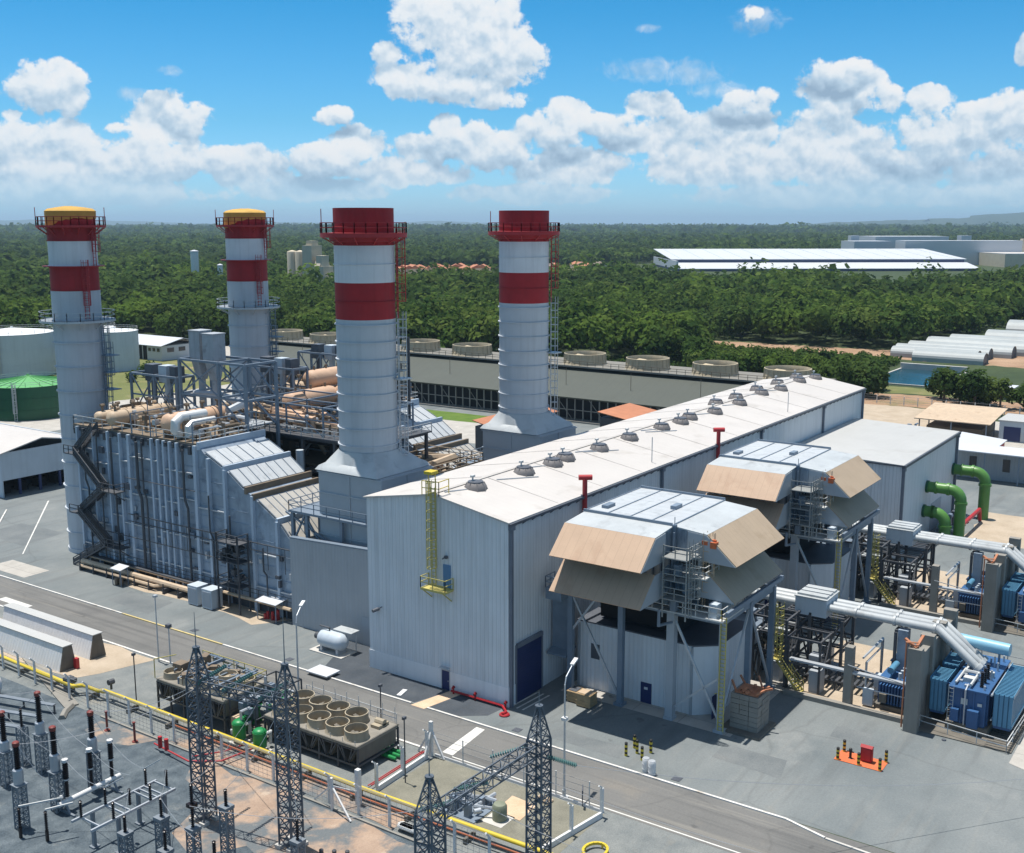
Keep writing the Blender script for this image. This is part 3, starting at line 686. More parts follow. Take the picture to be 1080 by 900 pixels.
while x < HX1: mb.beam((x, HY0 - .02, EZ - .6), (x, HY0 - .4, EZ - .3), .09); x += 1.7
part('gutter', mb, K['gutter'], hall)
for x, z0 in ((HX0 + .25, 0), (119, 8), (150, 8), (176, 8), (HX1 - .3, 0)):
    mb = MB(); mb.box(x - .16, x + .16, HY0 - .36, HY0 - .06, z0, EZ - .28); mb.box(x - .3, x + .3, HY0 - .5, HY0 - .05, EZ - .75, EZ - .28); part('downpipe', mb, K['pipe_grey'], hall)
mb = MB(); mb.box(HX0 - .09, HX0 - .004, 68.05, 69.0, 0, 2.1); d = part('door', mb, K['blue_door'], hall)
mb = MB(); mb.box(HX0 - .14, HX0 - .09, 68.15, 68.22, .95, 1.1); part('handle', mb, K['galv'], d)
mb = MB(); [mb.box(HX0 - .12, HX0 - .003, y, y + .07, 0, 2.2) for y in (67.97, 69.01)]; mb.box(HX0 - .12, HX0 - .003, 68.04, 69.01, 2.11, 2.2); mb.box(HX0 - .6, HX0 - .1, 67.9, 69.1, 2.5, 2.56); part('frame', mb, K['galv'], d)
mb = MB(); mb.mi = 0; mb.box(88.05, 92.6, HY0 - .08, HY0 - .004, 0, 5.9)
for i in range(24): mb.box(88.1, 92.55, HY0 - .10, HY0 - .08, .1 + i * .24, .2 + i * .24)
rd_ = part('roller_door', mb, K['blue_door'], hall, 'tall dark blue roller door')
mb = MB(); [mb.box(x, x + .16, HY0 - .16, HY0 - .003, 0, 6.2) for x in (87.88, 92.61)]; mb.box(88.04, 92.61, HY0 - .3, HY0 - .003, 5.91, 6.35); part('frame', mb, K['pipe_grey'], rd_)
mb = MB(); mb.box(HX0 - .05, HX0 - .003, 69.35, 69.75, 1.3, 1.95); part('sign_plate', mb, K['insul'], hall)
# caged access ladder with platform on the end wall
mb = MB(); mb.ladder(HX0 - .3, 69.75, 11.2, 21.6, 0, .55, .08, (-1, 0), .4); lad = part('caged_ladder', mb, K['yellow_pale'], hall)
mb = MB(); mb.box(HX0 - 1.5, HX0 - .02, 67.4, 70.6, 10.95, 11.15); mb.rail([(HX0 - .1, 67.4, 11.15), (HX0 - 1.45, 67.4, 11.15), (HX0 - 1.45, 70.6, 11.15), (HX0 - .1, 70.6, 11.15)], 1.2, .07, 1.4)
for y in (67.7, 70.3): mb.beam((HX0, y, 9.8), (HX0 - 1.4, y, 10.95), .1)
part('platform', mb, K['yellow_pale'], lad)
mb = MB(); mb.rail([(HX0 + 1.4, 69.0, 20.75), (HX0 - .25, 69.0, 20.7), (HX0 - .25, 71.2, 20.6)], 1.5, .07, 1.2); mb.box(HX0 - .9, HX0 + .2, 69.4, 70.4, 23.0, 23.3)
for y in (69.4, 70.3): mb.beam((HX0 - .3, y, 20.6), (HX0 - .3, y, 23.1), .07)
part('roof_hatch_rail', mb, K['yellow'], lad)
mb = MB(); mb.box(HX0 - .08, HX0 - .004, 67.75, 68.7, 11.2, 13.6); part('door', mb, K['plate_door'], hall, 'light blue door high on the end wall')
mb = MB(); mb.box(HX0 - .3, HX0 - .02, 68.1, 68.4, 14.3, 14.6); mb.beam((HX0 - .3, 68.25, 14.5), (HX0 - .75, 68.25, 14.4), .1); part('flood_lamp', mb, K['gutter'], hall)
mb = MB(); mb.cyl((HX0 - .05, 77.7, 7), (HX0 - .75, 77.9, 6.9), .2, 8); mb.beam((HX0, 77.2, 7.3), (HX0 - .7, 77.2, 7.3), .08); part('camera_housing', mb, K['gutter'], hall)
# low roof ventilators
VENTS = [(91.9, 68.4), (100.8, 68.3), (106.4, 68.1), (109.6, 68.4), (117.0, 68.1), (125.0, 68.3), (134.0, 68.3), (139.5, 68.2), (143.2, 68.6), (156.7, 70.7), (150.2, 67.9), (163.6, 70.4), (159.6, 68.1), (174.9, 71.6), (170.5, 69.0), (184.0, 71.6), (177.3, 68.4), (187.8, 69.1), (193.6, 71.8), (194.1, 68.5)]
for i, (x, y) in enumerate(VENTS):
    z = roof_z(y) - .15
    mb = MB(); mb.lathe(x, y, [(1.25, z), (1.2, z + .36), (.9, z + .74), (.87, z + .76)], 8, False); 
    for k in range(8):
        a = PI / 4 * k; mb.beam((x + 1.27 * math.cos(a), y + 1.27 * math.sin(a), z), (x + .9 * math.cos(a), y + .9 * math.sin(a), z + .78), .1)
    vn = part('roof_ventilator', mb, K['vent'], hall)
    mb = MB(); mb.lathe(x, y, [(.86, z + .74), (.84, z + .88), (.6, z + .92), (.3, z + .92)], 12); part('ventilator_throat', mb, K['gutter'], vn)
    mb = MB(); mb.cyl((x - .1, y + .3, z + .9), (x - .1, y + .3, z + 1.35), .1, 6); mb.box(x - .35, x + .15, y + .15, y + .45, z + 1.3, z + 1.5); part('ventilator_motor', mb, K['rail'], vn)
mb = MB()
for x, y in VENTS[::2]: mb.beam((x - 1.2, y + .2, roof_z(y) + .05), (x - 4.0, y + 1.0, roof_z(y + 1.0) + .05), .12)
for x in (96, 114, 130): mb.beam((x, 68.6, roof_z(68.6) + .05), (x + 5, 66.5, roof_z(66.5) + .05), .1)
part('roof_conduit', mb, K['galv'], hall)
for x in (118.5, 163.0):
    mb = MB(); mb.cyl((x, 61.6, EZ + .1), (x, 61.6, EZ + 3.4), .06, 5); part('lightning_rod', mb, K['rail'], hall)
for x in (100.5, 134.6):
    mb = MB(); mb.cyl((x, 60.2, 15.5), (x, 60.2, 21.1), .27, 10); mb.cyl((x - .4, 60.75, 21.2), (x + .5, 59.6, 21.2), .3, 10); mb.box(x - .5, x + .5, 60.1, 60.59, 15.3, 15.8)
    part('exhaust_pipe', mb, K['red_steel'], hall, 'red T-shaped exhaust pipe at the eave')
# annex screen wall beside the hall
mb = MB(); mb.prism([(79.3, 0), (95.8, 0), (95.8, 10.9), (79.3, 11.6)], 91.3, 91.8, 'x'); mb.mi = 1
for y in (79.6, 87, 95.6): mb.beam((92.1, y, 0), (92.1, y, 10.8), .25)
mb.prism([(79.3, 11.6), (95.8, 10.9), (95.8, 11.05), (79.3, 11.75)], 91.2, 91.9, 'x')
scr = thing('screen_wall', 'mid grey ribbed screen wall between the hall end and the stepped boiler', 'wall', (91.5, 87, 0)); part('panel', mb, [K['clad_dark'], K['steel']], scr)
mb = MB(); mb.box(91.2, 91.29, 83.2, 84.3, 0, 3.4); part('door', mb, K['grey_plate'], scr)

# ================================================================== bypass stacks (near pair of chimneys)
def rings(mb, cx, cy, r, z0, z1, n, t=.16, h=.14):
    for i in range(n):
        z = z0 + (z1 - z0) * i / max(1, n - 1)
        mb.lathe(cx, cy, [(r + .004, z), (r + t, z + .02), (r + t, z + h), (r + .004, z + h + .02)], 36)
def tower_ladder(mb, cx, cy, r, ang, z0, z1):
    x, y = cx + (r + .35) * math.cos(ang), cy + (r + .35) * math.sin(ang)
    mb.ladder(x, y, z0, z1, -math.sin(ang) * .6, math.cos(ang) * .6, .08, (math.cos(ang), math.sin(ang)), .5)
def ring_platform(mb, cx, cy, r0, r1, z, th=.12, n=20, rail=1.2, t=.08):
    mb.lathe(cx, cy, [(r1 - .08, z - th), (r1, z - th), (r1, z), (r1 - .08, z)], 32, False)
    for q in (.33, .66): rr = r0 + (r1 - r0) * q; mb.lathe(cx, cy, [(rr, z - .1), (rr + .1, z - .1), (rr + .1, z - .02), (rr, z - .02)], 32, False)
    for i in range(72):
        a = 2 * PI * i / 72; mb.beam((cx + r0 * math.cos(a), cy + r0 * math.sin(a), z - .04), (cx + r1 * math.cos(a), cy + r1 * math.sin(a), z - .04), .11, .08)
    P = [(cx + (r1 - .06) * math.cos(2 * PI * i / n), cy + (r1 - .06) * math.sin(2 * PI * i / n), z) for i in range(n)]
    mb.rail(P, rail, t, 5, True)
    for i in range(0, n, 2):
        a = 2 * PI * i / n
        mb.beam((cx + r0 * math.cos(a), cy + r0 * math.sin(a), z - 1.3), (cx + (r1 - .1) * math.cos(a), cy + (r1 - .1) * math.sin(a), z - th), .1)
LA = math.radians(-62)   # side of the shafts that carries ladders
def bypass_stack(cx, cy, label):
    t = thing('exhaust_stack', label, 'chimney', (cx, cy, 0), 'exhaust chimneys of the power plant')
    r = 3.48
    mb = MB(); mb.lathe(cx, cy, [(r, 21.6), (r, 37.1)], 48); rings(mb, cx, cy, r, 22.3, 36.4, 8)
    mb.mi = 1; a = LA + .5
    part('shaft', mb, [K['stack'], K['stack']], t)
    for z0, z1, k in ((37.1, 41.3, 'red'), (41.3, 45.5, 'white'), (45.5, 49.7, 'red')):
        mb = MB(); mb.lathe(cx, cy, [(r, z0), (r, z1)] if z1 < 49 else [(r, z0), (r, z1), (r - .12, z1), (r - .12, z1 - 3)], 48); rings(mb, cx, cy, r, (z0 + z1) / 2 - .1, (z0 + z1) / 2 - .1, 1, .1, .1)
        part('shaft_band', mb, K[k], t, '%s painted shaft band' % k)
    mb = MB(); ring_platform(mb, cx, cy, r, r + 1.5, 46.9, .5, 24, 1.15, .09); mb.lathe(cx, cy, [(r + .01, 45.9), (r + .5, 45.95), (r + .5, 46.9), (r + .01, 46.95)], 36); mb.beam((cx - 3.9, cy + 2.9, 47), (cx - 3.9, cy + 2.9, 49.6), .07)
    part('crown_platform', mb, K['red_steel'], t)
    mb = MB(); tower_ladder(mb, cx, cy, r, LA, 19, 37.0); mb.box(cx + (r + .2) * math.cos(LA) - .9, cx + (r + .2) * math.cos(LA) + .9, cy - r - 1.2, cy - r + .3, 30.0, 30.15); part('caged_ladder', mb, K['galv'], t)
    mb = MB(); tower_ladder(mb, cx, cy, r, LA, 37.1, 46.5); part('caged_ladder', mb, K['red_steel'], t)
    # square-to-round base and silencer box
    x0, x1, y0, y1 = cx - 4.6, cx + 4.6, cy - 5.9, cy + 3.9
    mb = MB(); n = 32; k0 = len(mb.v)
    def sq(i, m):
        a = 2 * PI * i / n; c, s_ = math.cos(a), math.sin(a); q = 1 / max(abs(c), abs(s_)); return (cx + c * q * m, cy - .6 + s_ * q * m)
    rows = [[(*sq(i, 4.85), 19.4) for i in range(n)], [(*sq(i, 4.5), 19.9) for i in range(n)], [(*sq(i, 3.95), 20.2) for i in range(n)], [(cx + (r + .1) * math.cos(2 * PI * i / n), cy + (r + .1) * math.sin(2 * PI * i / n), 21.7) for i in range(n)]]
    for rw in rows: mb.v += rw
    for j in range(3): mb.idx([(k0 + j * n + i, k0 + j * n + (i + 1) % n, k0 + (j + 1) * n + (i + 1) % n, k0 + (j + 1) * n + i) for i in range(n)])
    part('base_transition', mb, K['alu_roof'], t)
    mb = MB(); mb.box(x0, x1, y0, y1, 9, 19.35)
    for x in (x0 + (x1 - x0) / 2,): mb.box(x - .1, x + .1, y0 - .1, y0, 9, 19.3); mb.box(x - .1, x + .1, y1, y1 + .1, 9, 19.3)
    for y in (y0 + 4.9,): mb.box(x0 - .1, x0, y - .1, y + .1, 9, 19.3)
    for z in (11.5, 13.8, 16.6, 19.1): mb.box(x0 - .14, x1 + .14, y0 - .14, y1 + .14, z, z + .16)
    part('silencer_casing', mb, K['grey_plate'], t)
    mb = MB(); z = 14.0
    mb.box(x0 - .9, x1 + .5, y0 - .5, y1 + 4.4, z - .25, z); mb.rail([(x0 - .85, y0 - .4, z), (x0 - .85, y1 + 4.3, z), (x1, y1 + 4.3, z)], 1.2, .08, 2)
    for y in (y1 + 4.0, y1 + 1.6, y1 - 4):
        mb.beam((x0 - .5, y, 0), (x0 - .5, y, z - .25), .4); mb.beam((x0 + 1.6, y, 0), (x0 + 1.6, y, z - .25), .35)
    mb.beam((x0 - .5, y1 + 5.2, z - .4), (x0 - .5, y1 - 4, 10), .2); mb.beam((x0 - .5, y1 + 2, z - .4), (x0 - .5, y1 - 4, 6), .2); mb.beam((x0 - .5, y1 + 5.2, 8), (x0 - .5, y1 + 2, z - .4), .2)
    part('service_platform', mb, K['steel'], t)
    mb = MB(); mb.box(x0 + 1, x1 - 1, y0 + 1, y1 - 1, 0, 9); part('diffuser_casing', mb, K['grey_plate'], t)
    return t
bypass_stack(97.8, 88.6, 'tall red and white banded chimney rising beside the near corner of the hall')
bypass_stack(97.8 + UNIT, 88.4, 'red and white banded chimney behind the middle of the hall roof, rightmost chimney')

# ================================================================== boiler stacks (far pair, capped with tarpaulin)
def boiler_stack(cx, cy, label):
    t = thing('exhaust_stack', label, 'chimney', (cx, cy, 0), 'exhaust chimneys of the power plant')
    r = 3.32
    mb = MB(); mb.lathe(cx, cy, [(r + .05, .6), (r + .05, 38.5)], 48); rings(mb, cx, cy, r + .05, 3.0, 31.0, 9, .2, .16); mb.lathe(cx, cy, [(r + .2, 0), (r + .2, .6)], 48); part('shaft', mb, K['stack'], t)
    for z0, z1, k in ((38.5, 42.0, 'red'), (42.0, 45.5, 'white'), (45.5, 49.6, 'red')):
        mb = MB(); mb.lathe(cx, cy, [(r, z0), (r, z1)], 48); rings(mb, cx, cy, r, z0, z0, 1, .12, .12); part('shaft_band', mb, K[k], t, '%s painted shaft band' % k)
    # tarpaulin over the mouth: domed top, uneven skirt
    mb = MB(); n = 40; k0 = len(mb.v)
    skirt = [(-1.1 - 1.9 * max(0, math.cos(2 * PI * i / n - 2.6)) ** 2 - random.uniform(0, .35)) for i in range(n)]
    rows = [[(cx + (r + .10) * math.cos(2 * PI * i / n), cy + (r + .10) * math.sin(2 * PI * i / n), 49.65 + skirt[i] * .8) for i in range(n)],
            [(cx + (r + .14) * math.cos(2 * PI * i / n), cy + (r + .14) * math.sin(2 * PI * i / n), 49.7) for i in range(n)]]
    for q, z in ((.93, 49.98), (.6, 50.2), (.2, 50.35)): rows.append([(cx + r * q * math.cos(2 * PI * i / n), cy + r * q * math.sin(2 * PI * i / n), z + random.uniform(-.06, .06)) for i in range(n)])
    for rw in rows: mb.v += rw
    for j in range(len(rows) - 1): mb.idx([(k0 + j * n + i, k0 + j * n + (i + 1) % n, k0 + (j + 1) * n + (i + 1) % n, k0 + (j + 1) * n + i) for i in range(n)], True)
    mb.idx([tuple(k0 + (len(rows) - 1) * n + i for i in range(n))], True)
    part('tarpaulin_cap', mb, K['tarp'], t)
    mb = MB(); ring_platform(mb, cx, cy, r, r + 1.4, 47.7, .3, 26, 1.2, .085)
    for a in (2.4, 5.4): mb.beam((cx + (r + 1.4) * math.cos(a), cy + (r + 1.4) * math.sin(a), 47.7), (cx + (r + 1.4) * math.cos(a), cy + (r + 1.4) * math.sin(a), 50.2), .07)
    part('crown_platform', mb, K['red_steel'], t)
    mb = MB(); tower_ladder(mb, cx, cy, r, LA - .2, 42, 47); tower_ladder(mb, cx, cy, r, LA - .7, 34.5, 42); mb.lathe(cx, cy, [(r + .01, 41.9), (r + .9, 41.9), (r + .9, 42.0), (r + .01, 42.0)], 24) ; part('caged_ladder', mb, K['red_steel'], t)
    mb = MB(); ring_platform(mb, cx, cy, r + .05, r + 1.9, 34.3, .3, 18, 1.2, .08); part('mid_platform', mb, K['galv'], t)
    mb = MB(); tower_ladder(mb, cx, cy, r, LA, 20, 34); tower_ladder(mb, cx, cy, r, LA + .35, 24, 30)
    for z in (24, 26.5, 29): mb.box(cx + 1.5, cx + 3.4, cy - r - 1.3, cy - r + 1.2, z, z + .12)
    part('caged_ladder', mb, K['steel'], t)
    return t
boiler_stack(97.8, 144.5, 'grey chimney with red bands and ochre tarpaulin cap at the left edge of the plant')
boiler_stack(97.8 + UNIT, 144.5, 'ochre capped chimney with red bands standing further back behind the tan drums')
# ================================================================== heat recovery boilers
def boiler(dx, label):
    X0, X1 = 92.2 + dx, 103.0 + dx
    t = thing('heat_recovery_boiler', label, 'boiler', (97.6 + dx, 120, 0), 'heat recovery boilers of the two units')
    T = 20.0
    # main casing and stepped inlet duct: one outline swept across the width
    prof = [(138, 1.6), (138, T), (112.4, T), (111.6, 19.2), (108.2, 17.7), (107.4, 17.4), (104.6, 15.5), (102.6, 14.7), (102.2, 14.3), (98.6, 12.2), (95.0, 8.6), (95.0, 1.6)]
    mb = MB(); mb.prism(prof, X0, X1, 'x'); part('casing', mb, K['hrsg'], t)
    mb = MB()
    zz = 3.2
    while zz < T - .5:
        for (ya, yb) in ((112.8, 137.9), ):
            mb.box(X0 - .07, X0, ya, yb, zz, zz + .1)
        y_end = 96 if zz < 8.4 else 112.8 - (T - zz - 1.2) * 1.42
        if y_end < 112: mb.box(X0 - .08, X0, max(95.2, y_end), 112.8, zz, zz + .10)
        zz += 1.55
    part('stiffener', mb, K['hrsg'], t)
    edges = (137.7, 134.2, 130.9, 128.3, 126.4, 121.6, 120.3, 119.1, 117.9, 116.5, 113.0); r4 = random.Random(5)
    for a, b_ in zip(edges[:-1], edges[1:]):
        for k in range(4):
            z = 3.4 + k * 4.3 + r4.choice((-.9, 0, 0, .8)); mb = MB(); mb.box(X0 - .42, X0 - .07, b_ + .25, a - .25, z, z + .14); part('ledge', mb, K['galv'], t)
    for a, b_, zt in ((113, 110.6, 17), (110.6, 107.6, 16), (102.7, 98.5, 11), (98.5, 95.2, 8)):
        for z in (3.4, 7.7, 12.0):
            if z < zt - 1: mb = MB(); mb.box(X0 - .38, X0 - .09, b_ + .22, a - .22, z, z + .14); part('ledge', mb, K['galv'], t)
    for y, w in ((137.7, .35), (134.2, .3), (130.9, .3), (128.3, .3), (126.4, .5), (121.6, .32), (120.3, .32), (119.1, .32), (117.9, .32), (116.5, .36), (113.0, .5)):
        mb = MB(); mb.box(X0 - .48, X0 - .004, y - w / 2, y + w / 2, .2, T + .1); part('column', mb, K['hrsg_rib'], t)
    for y, zt in ((110.6, 18.7), (107.6, 17.6), (102.7, 14.9), (98.5, 12.3), (95.2, 9.0)):
        mb = MB(); mb.box(X0 - .45, X0 - .004, y - .2, y + .2, .2, zt); part('column', mb, K['hrsg_rib'], t)
    # bright roof sheets of the steps, with standing frames between
    def panel(y0, z0, y1, z1, n, name='sloping_roof_sheet', k='alu'):
        mb = MB(); d = .05; e = .16
        mb.prism([(y0, z0 + d), (y0, z0 + d + .05), (y1, z1 + d + .05), (y1, z1 + d)], X0 + .05, X1 - .05, 'x'); mb.mi = 1
        for i in range(n + 1):
            x = X0 + .1 + (X1 - X0 - .2) * i / n; mb.beam((x, y0, z0 + d + .1), (x, y1, z1 + d + .1), .07, .1)
        part(name, mb, [K[k], K['steel']], t)
    panel(111.5, 19.3, 108.4, 17.9, 6); panel(107.2, 17.4, 104.7, 15.7, 7); panel(102.1, 14.4, 98.8, 12.4, 9, k='alu_dull'); panel(98.2, 11.9, 95.2, 9.0, 9, k='alu_dull')
    for y, z0, z1, h in ((112.4, 19.6, 20.6, .5), (107.7, 17.2, 18.1, .45), (103.9, 15.0, 15.9, .35), (102.6, 14.4, 15.2, .35), (98.5, 11.8, 12.7, .3)):
        mb = MB(); mb.box(X0 - .3, X1 + .3, y - .18, y + .18, z0, z1); part('flange_frame', mb, K['hrsg_rib'] if y > 104 or y < 99 else K['brown'], t)
    # small fittings, a level walkway pipe and junction boxes on the near face
    mb = MB(); r5 = random.Random(12); mb.box(X0 - .62, X0 - .5, 96, 127, 9.1, 9.2); mb.tube([(X0 - .6, 97, 8.2), (X0 - .6, 127, 8.2)], .07, 5); mb.tube([(X0 - .7, 104, 6.0), (X0 - .7, 136, 6.0)], .06, 5); mb.tube([(X0 - .6, 113, 14.2), (X0 - .6, 127, 14.2)], .06, 5)
    for y in range(97, 137, 3): mb.beam((X0 - .6, y, 6.0), (X0 - .6, y, 9.2 if y < 127 else 6.4), .06)
    part('service_pipe', mb, K['steel_dark'], t)
    for i in range(46):
        y = r5.uniform(113.5, 137.4) if i % 3 else r5.uniform(96, 112); z = r5.uniform(2.6, 18.5 if y > 113 else 8); w = r5.uniform(.15, .45)
        mb = MB(); mb.box(X0 - r5.uniform(.2, .6), X0 - .08, y - w, y + w, z, z + r5.uniform(.2, 1.1)); part('face_fitting', mb, K[r5.choice(('steel_dark', 'steel', 'galv', 'gutter'))], t)
    # conduits and under-deck clutter on the near face
    mb = MB()
    for y, r_ in ((135.6, .12), (132.6, .1), (129.5, .14), (124.0, .2), (122.9, .12), (114.6, .16), (110.0, .1), (106.2, .12), (100.4, .1)):
        zt = T - .6 if y > 112 else 14 - (110 - y) * .55
        mb.tube([(X0 - .5, y, 1.2), (X0 - .5, y, zt * .6), (X0 - .62, y + .4, zt * .66), (X0 - .62, y + .4, zt)], r_, 6)
    part('riser_pipe', mb, K['steel_dark'], t)
    mb = MB(); r3 = random.Random(8)
    mb.box(X0 - .1, X0 - .004, 112.9, 138.9, T - .5, T + .1)
    for i in range(16):
        y = 113.5 + i * 1.6; mb.box(X0 - .4, X0 - .1, y + .3, y + .3 + r3.uniform(.3, .9), T - r3.uniform(.5, 1.2), T - .1)
    part('deck_bracket', mb, K['steel_dark'], t)
    # roof deck with railing
    mb = MB(); mb.box(X0 - .02, X1 + .9, 112.8, 139.0, T + .12, T + .3)
    for y in range(113, 139, 2): mb.beam((X0 - .02, y, T + .05), (X1 + .85, y, T + .05), .14, .2)
    part('roof_deck', mb, K['brown'], t)
    mb = MB(); mb.rail([(X0 + .05, 112.9, T + .3), (X0 + .05, 138.9, T + .3), (X1 + .85, 138.9, T + .3), (X1 + .85, 112.9, T + .3), (X0 + .05, 112.9, T + .3)], 1.2, .08, 2.2); part('deck_railing', mb, K['rail'], t)
    # steam drums lying across the deck
    def drum(y, z, r, xa, xb, mat):
        mb = MB(); n = 16; prof = [(0.05, xa), (r * .6, xa + .12), (r * .92, xa + r * .4), (r, xa + r * .75), (r, xb - r * .75), (r * .92, xb - r * .4), (r * .6, xb - .12), (.05, xb)]
        k0 = len(mb.v)
        for q, x in prof:
            for j in range(n): mb.v.append((x, y + q * math.cos(2 * PI * j / n), z + q * math.sin(2 * PI * j / n)))
        mb.idx([(k0 + i * n + j, k0 + (i + 1) * n + j, k0 + (i + 1) * n + (j + 1) % n, k0 + i * n + (j + 1) % n) for i in range(len(prof) - 1) for j in range(n)], True)
        mb.mi = 1
        for x in (xa + (xb - xa) * .3, xa + (xb - xa) * .72):
            mb.box(x - .25, x + .25, y - r * .8, y + r * .8, T + .3, z - r * .55); 
        for k in range(4):
            x = xa + 1.2 + k * (xb - xa - 2.4) / 3; mb.cyl((x, y, z + r * .9), (x, y, z + r + .7), .16, 6); mb.cyl((x - .3, y, z + r + .8), (x + .3, y, z + r + .8), .22, 6)
        for k in (1, 2, 3): 
            x = xa + (xb - xa) * k / 4
            for j in range(n):
                a, b2 = 2 * PI * j / n, 2 * PI * (j + 1) / n; q = r + .03
                mb.beam((x, y + q * math.cos(a), z + q * math.sin(a)), (x, y + q * math.cos(b2), z + q * math.sin(b2)), .1, .05)
        part('steam_drum', mb, [mat, K['brown']], t)
    drum(134.2, 21.5, .85, X0 + .3, X1 - .6, K['insul']); drum(130.4, 21.8, 1.05, X0 - .4, X1 - .2, K['insul']); drum(119.6, 22.1, 1.35, X0 + .3, X1 - .2, K['insul_pink'])
    mb = MB(); mb.tube([(X0 + 5, 117.0, 23.2), (X0 + 1.2, 117.2, 23.2), (X0 + .4, 117.3, 22.6), (X0 + .3, 117.3, 21.6), (X0 + .8, 117.2, 21.0), (X0 + 4, 117, 21.0)], .62, 10); mb.tube([(X0 + 5, 115.2, 22.6), (X0 + 1.4, 115.2, 22.6), (X0 + .7, 115.2, 22.1), (X0 + .7, 115.2, 21.2), (X0 + 3, 115.2, 21.0)], .42, 8)
    part('crossover_pipe', mb, K['pipe_white'], t)
    rnd = random.Random(int(dx) + 3)
    for k, (mat, m, nn) in enumerate(((K['insul'], .2, 16), (K['brown'], .14, 18), (K['galv'], .10, 14))):
        mb = MB()
        for i in range(nn):
            x = rnd.uniform(X0, X1 - 2); y = rnd.uniform(113.5, 138); z = T + rnd.uniform(.5, 2.4); L = rnd.uniform(2, 6)
            P = [(x, y, T + .3), (x, y, z), (min(x + L * .6, X1), y, z), (min(x + L * .6, X1), min(max(y + rnd.choice((-1, 1)) * rnd.uniform(1, 4), 113), 138.5), z)]
            mb.tube(P, m * rnd.uniform(.7, 1.5), 6)
            if i % 2 == 0: mb.box(x - .35, x + .35, y - .3, y + .3, z - .2, z + .45); mb.cyl((x, y, z), (x, y, z + .9), .06, 5); mb.cyl((x - .25, y, z + .9), (x + .25, y, z + .9), .2, 6)
        part('deck_pipework', mb, mat, t)
    mb = MB()
    for i in range(9):
        x = rnd.uniform(X0, X1); y = rnd.uniform(113.5, 138); mb.beam((x, y, T + .3), (x, y, T + rnd.uniform(2, 4)), .1)
    for y in (113.6, 122, 126): mb.beam((X0, y, T + .3), (X0, y, T + 3), .12); mb.beam((X1, y, T + .3), (X1, y, T + 3), .12); mb.beam((X0, y, T + 3), (X1, y, T + 3), .12)
    part('pipe_support', mb, K['steel'], t)
    # zig-zag stairs with landings on the near face
    xs = X0 - 1.1
    flights = [((132.9, T + .2), (137.0, 16.6)), ((136.2, 16.6), (130.6, 12.2)), ((130.9, 12.2), (136.6, 8.2)), ((136.0, 8.2), (130.4, 4.4)), ((130.9, 4.4), (139.2, .05))]
    mb = MB()
    for i, ((ya, za), (yb, zb)) in enumerate(flights):
        xo = xs - (.55 if i % 2 else -.25); mb.stairs((xo, ya, za), (xo, yb, zb), 1.0, .16)
        for k in (-.45, .45):
            for h in (.35, .7): mb.beam((xo + k, ya, za + h), (xo + k, yb, zb + h), .07, .2)
    st = part('stair_flights', mb, K['steel_dark'], t)
    for ya, yb, z in ((136.2, 138.4, 16.6), (127.6, 131.1, 12.2), (136.0, 138.0, 8.2), (127.2, 131.2, 4.4)):
        mb = MB(); mb.box(xs - 1.1, X0 - .42, ya, yb, z - .12, z); mb.rail([(X0 - .5, ya, z), (xs - 1.05, ya, z), (xs - 1.05, yb, z)], 1.1, .09, 1.4); mb.beam((xs - 1, ya + .2, z - .1), (X0 - .4, ya + .2, z - 1.4), .12); part('landing', mb, K['steel_dark'], st)
    # valve tower against the step and low service pipework
    mb = MB()
    for z in (3.4, 6.6, 9.0): mb.box(X0 - 2.4, X0 - .45, 103.4, 107.4, z - .1, z); mb.rail([(X0 - .5, 107.3, z), (X0 - 2.35, 107.3, z), (X0 - 2.35, 103.5, z), (X0 - .5, 103.5, z)], 1.1, .08, 1.6)
    for x in (X0 - 2.3, X0 - .6):
        for y in (103.5, 107.3): mb.beam((x, y, 0), (x, y, 10), .18)
    for i in range(8):
        y = rnd.uniform(103.8, 107); z = rnd.uniform(4, 10); mb.cyl((X0 - 1.6, y, z), (X0 - .4, y, z), rnd.uniform(.12, .3), 7); mb.box(X0 - 1.9, X0 - 1.3, y - .3, y + .3, z - .3, z + .5)
    part('valve_platform', mb, K['steel_dark'], t)
    mb = MB(); mb.tube([(X0 - 1.6, 136.6, 1.1), (X0 - 1.6, 111.8, 1.1)], .38, 8); mb.tube([(X0 - 2.3, 136, .7), (X0 - 2.3, 120, .7), (X0 - 1.2, 119, .7)], .2, 6); mb.tube([(X0 - .9, 137, 1.8), (X0 - .9, 96, 1.8)], .22, 6)
    mb.mi = 1
    for y in range(112, 138, 3): mb.box(X0 - 2.6, X0 - .5, y - .1, y + .1, 0, .7); mb.beam((X0 - 2.5, y, 0), (X0 - 2.5, y, 1.4), .12)
    mb.box(X0 + .3, X1 - .3, 95.5, 137.5, 0, 1.6)
    part('base_pipework', mb, [K['insul'], K['steel_dark']], t)
    mb = MB(); mb.rail([(X0 - .6, 137.6, 2.0), (X0 - .6, 96, 2.0)], 1.1, .06, 3); mb.box(X0 - 1.2, X0 - .45, 108, 137.4, 1.9, 2.0); part('base_walkway', mb, K['steel_dark'], t)
    return t
boiler(0, 'stepped blue-grey boiler with zig-zag stairs and tan drums, nearest the road')
boiler(UNIT, 'second stepped boiler mostly hidden behind the pipe structure, between the two rear chimneys')

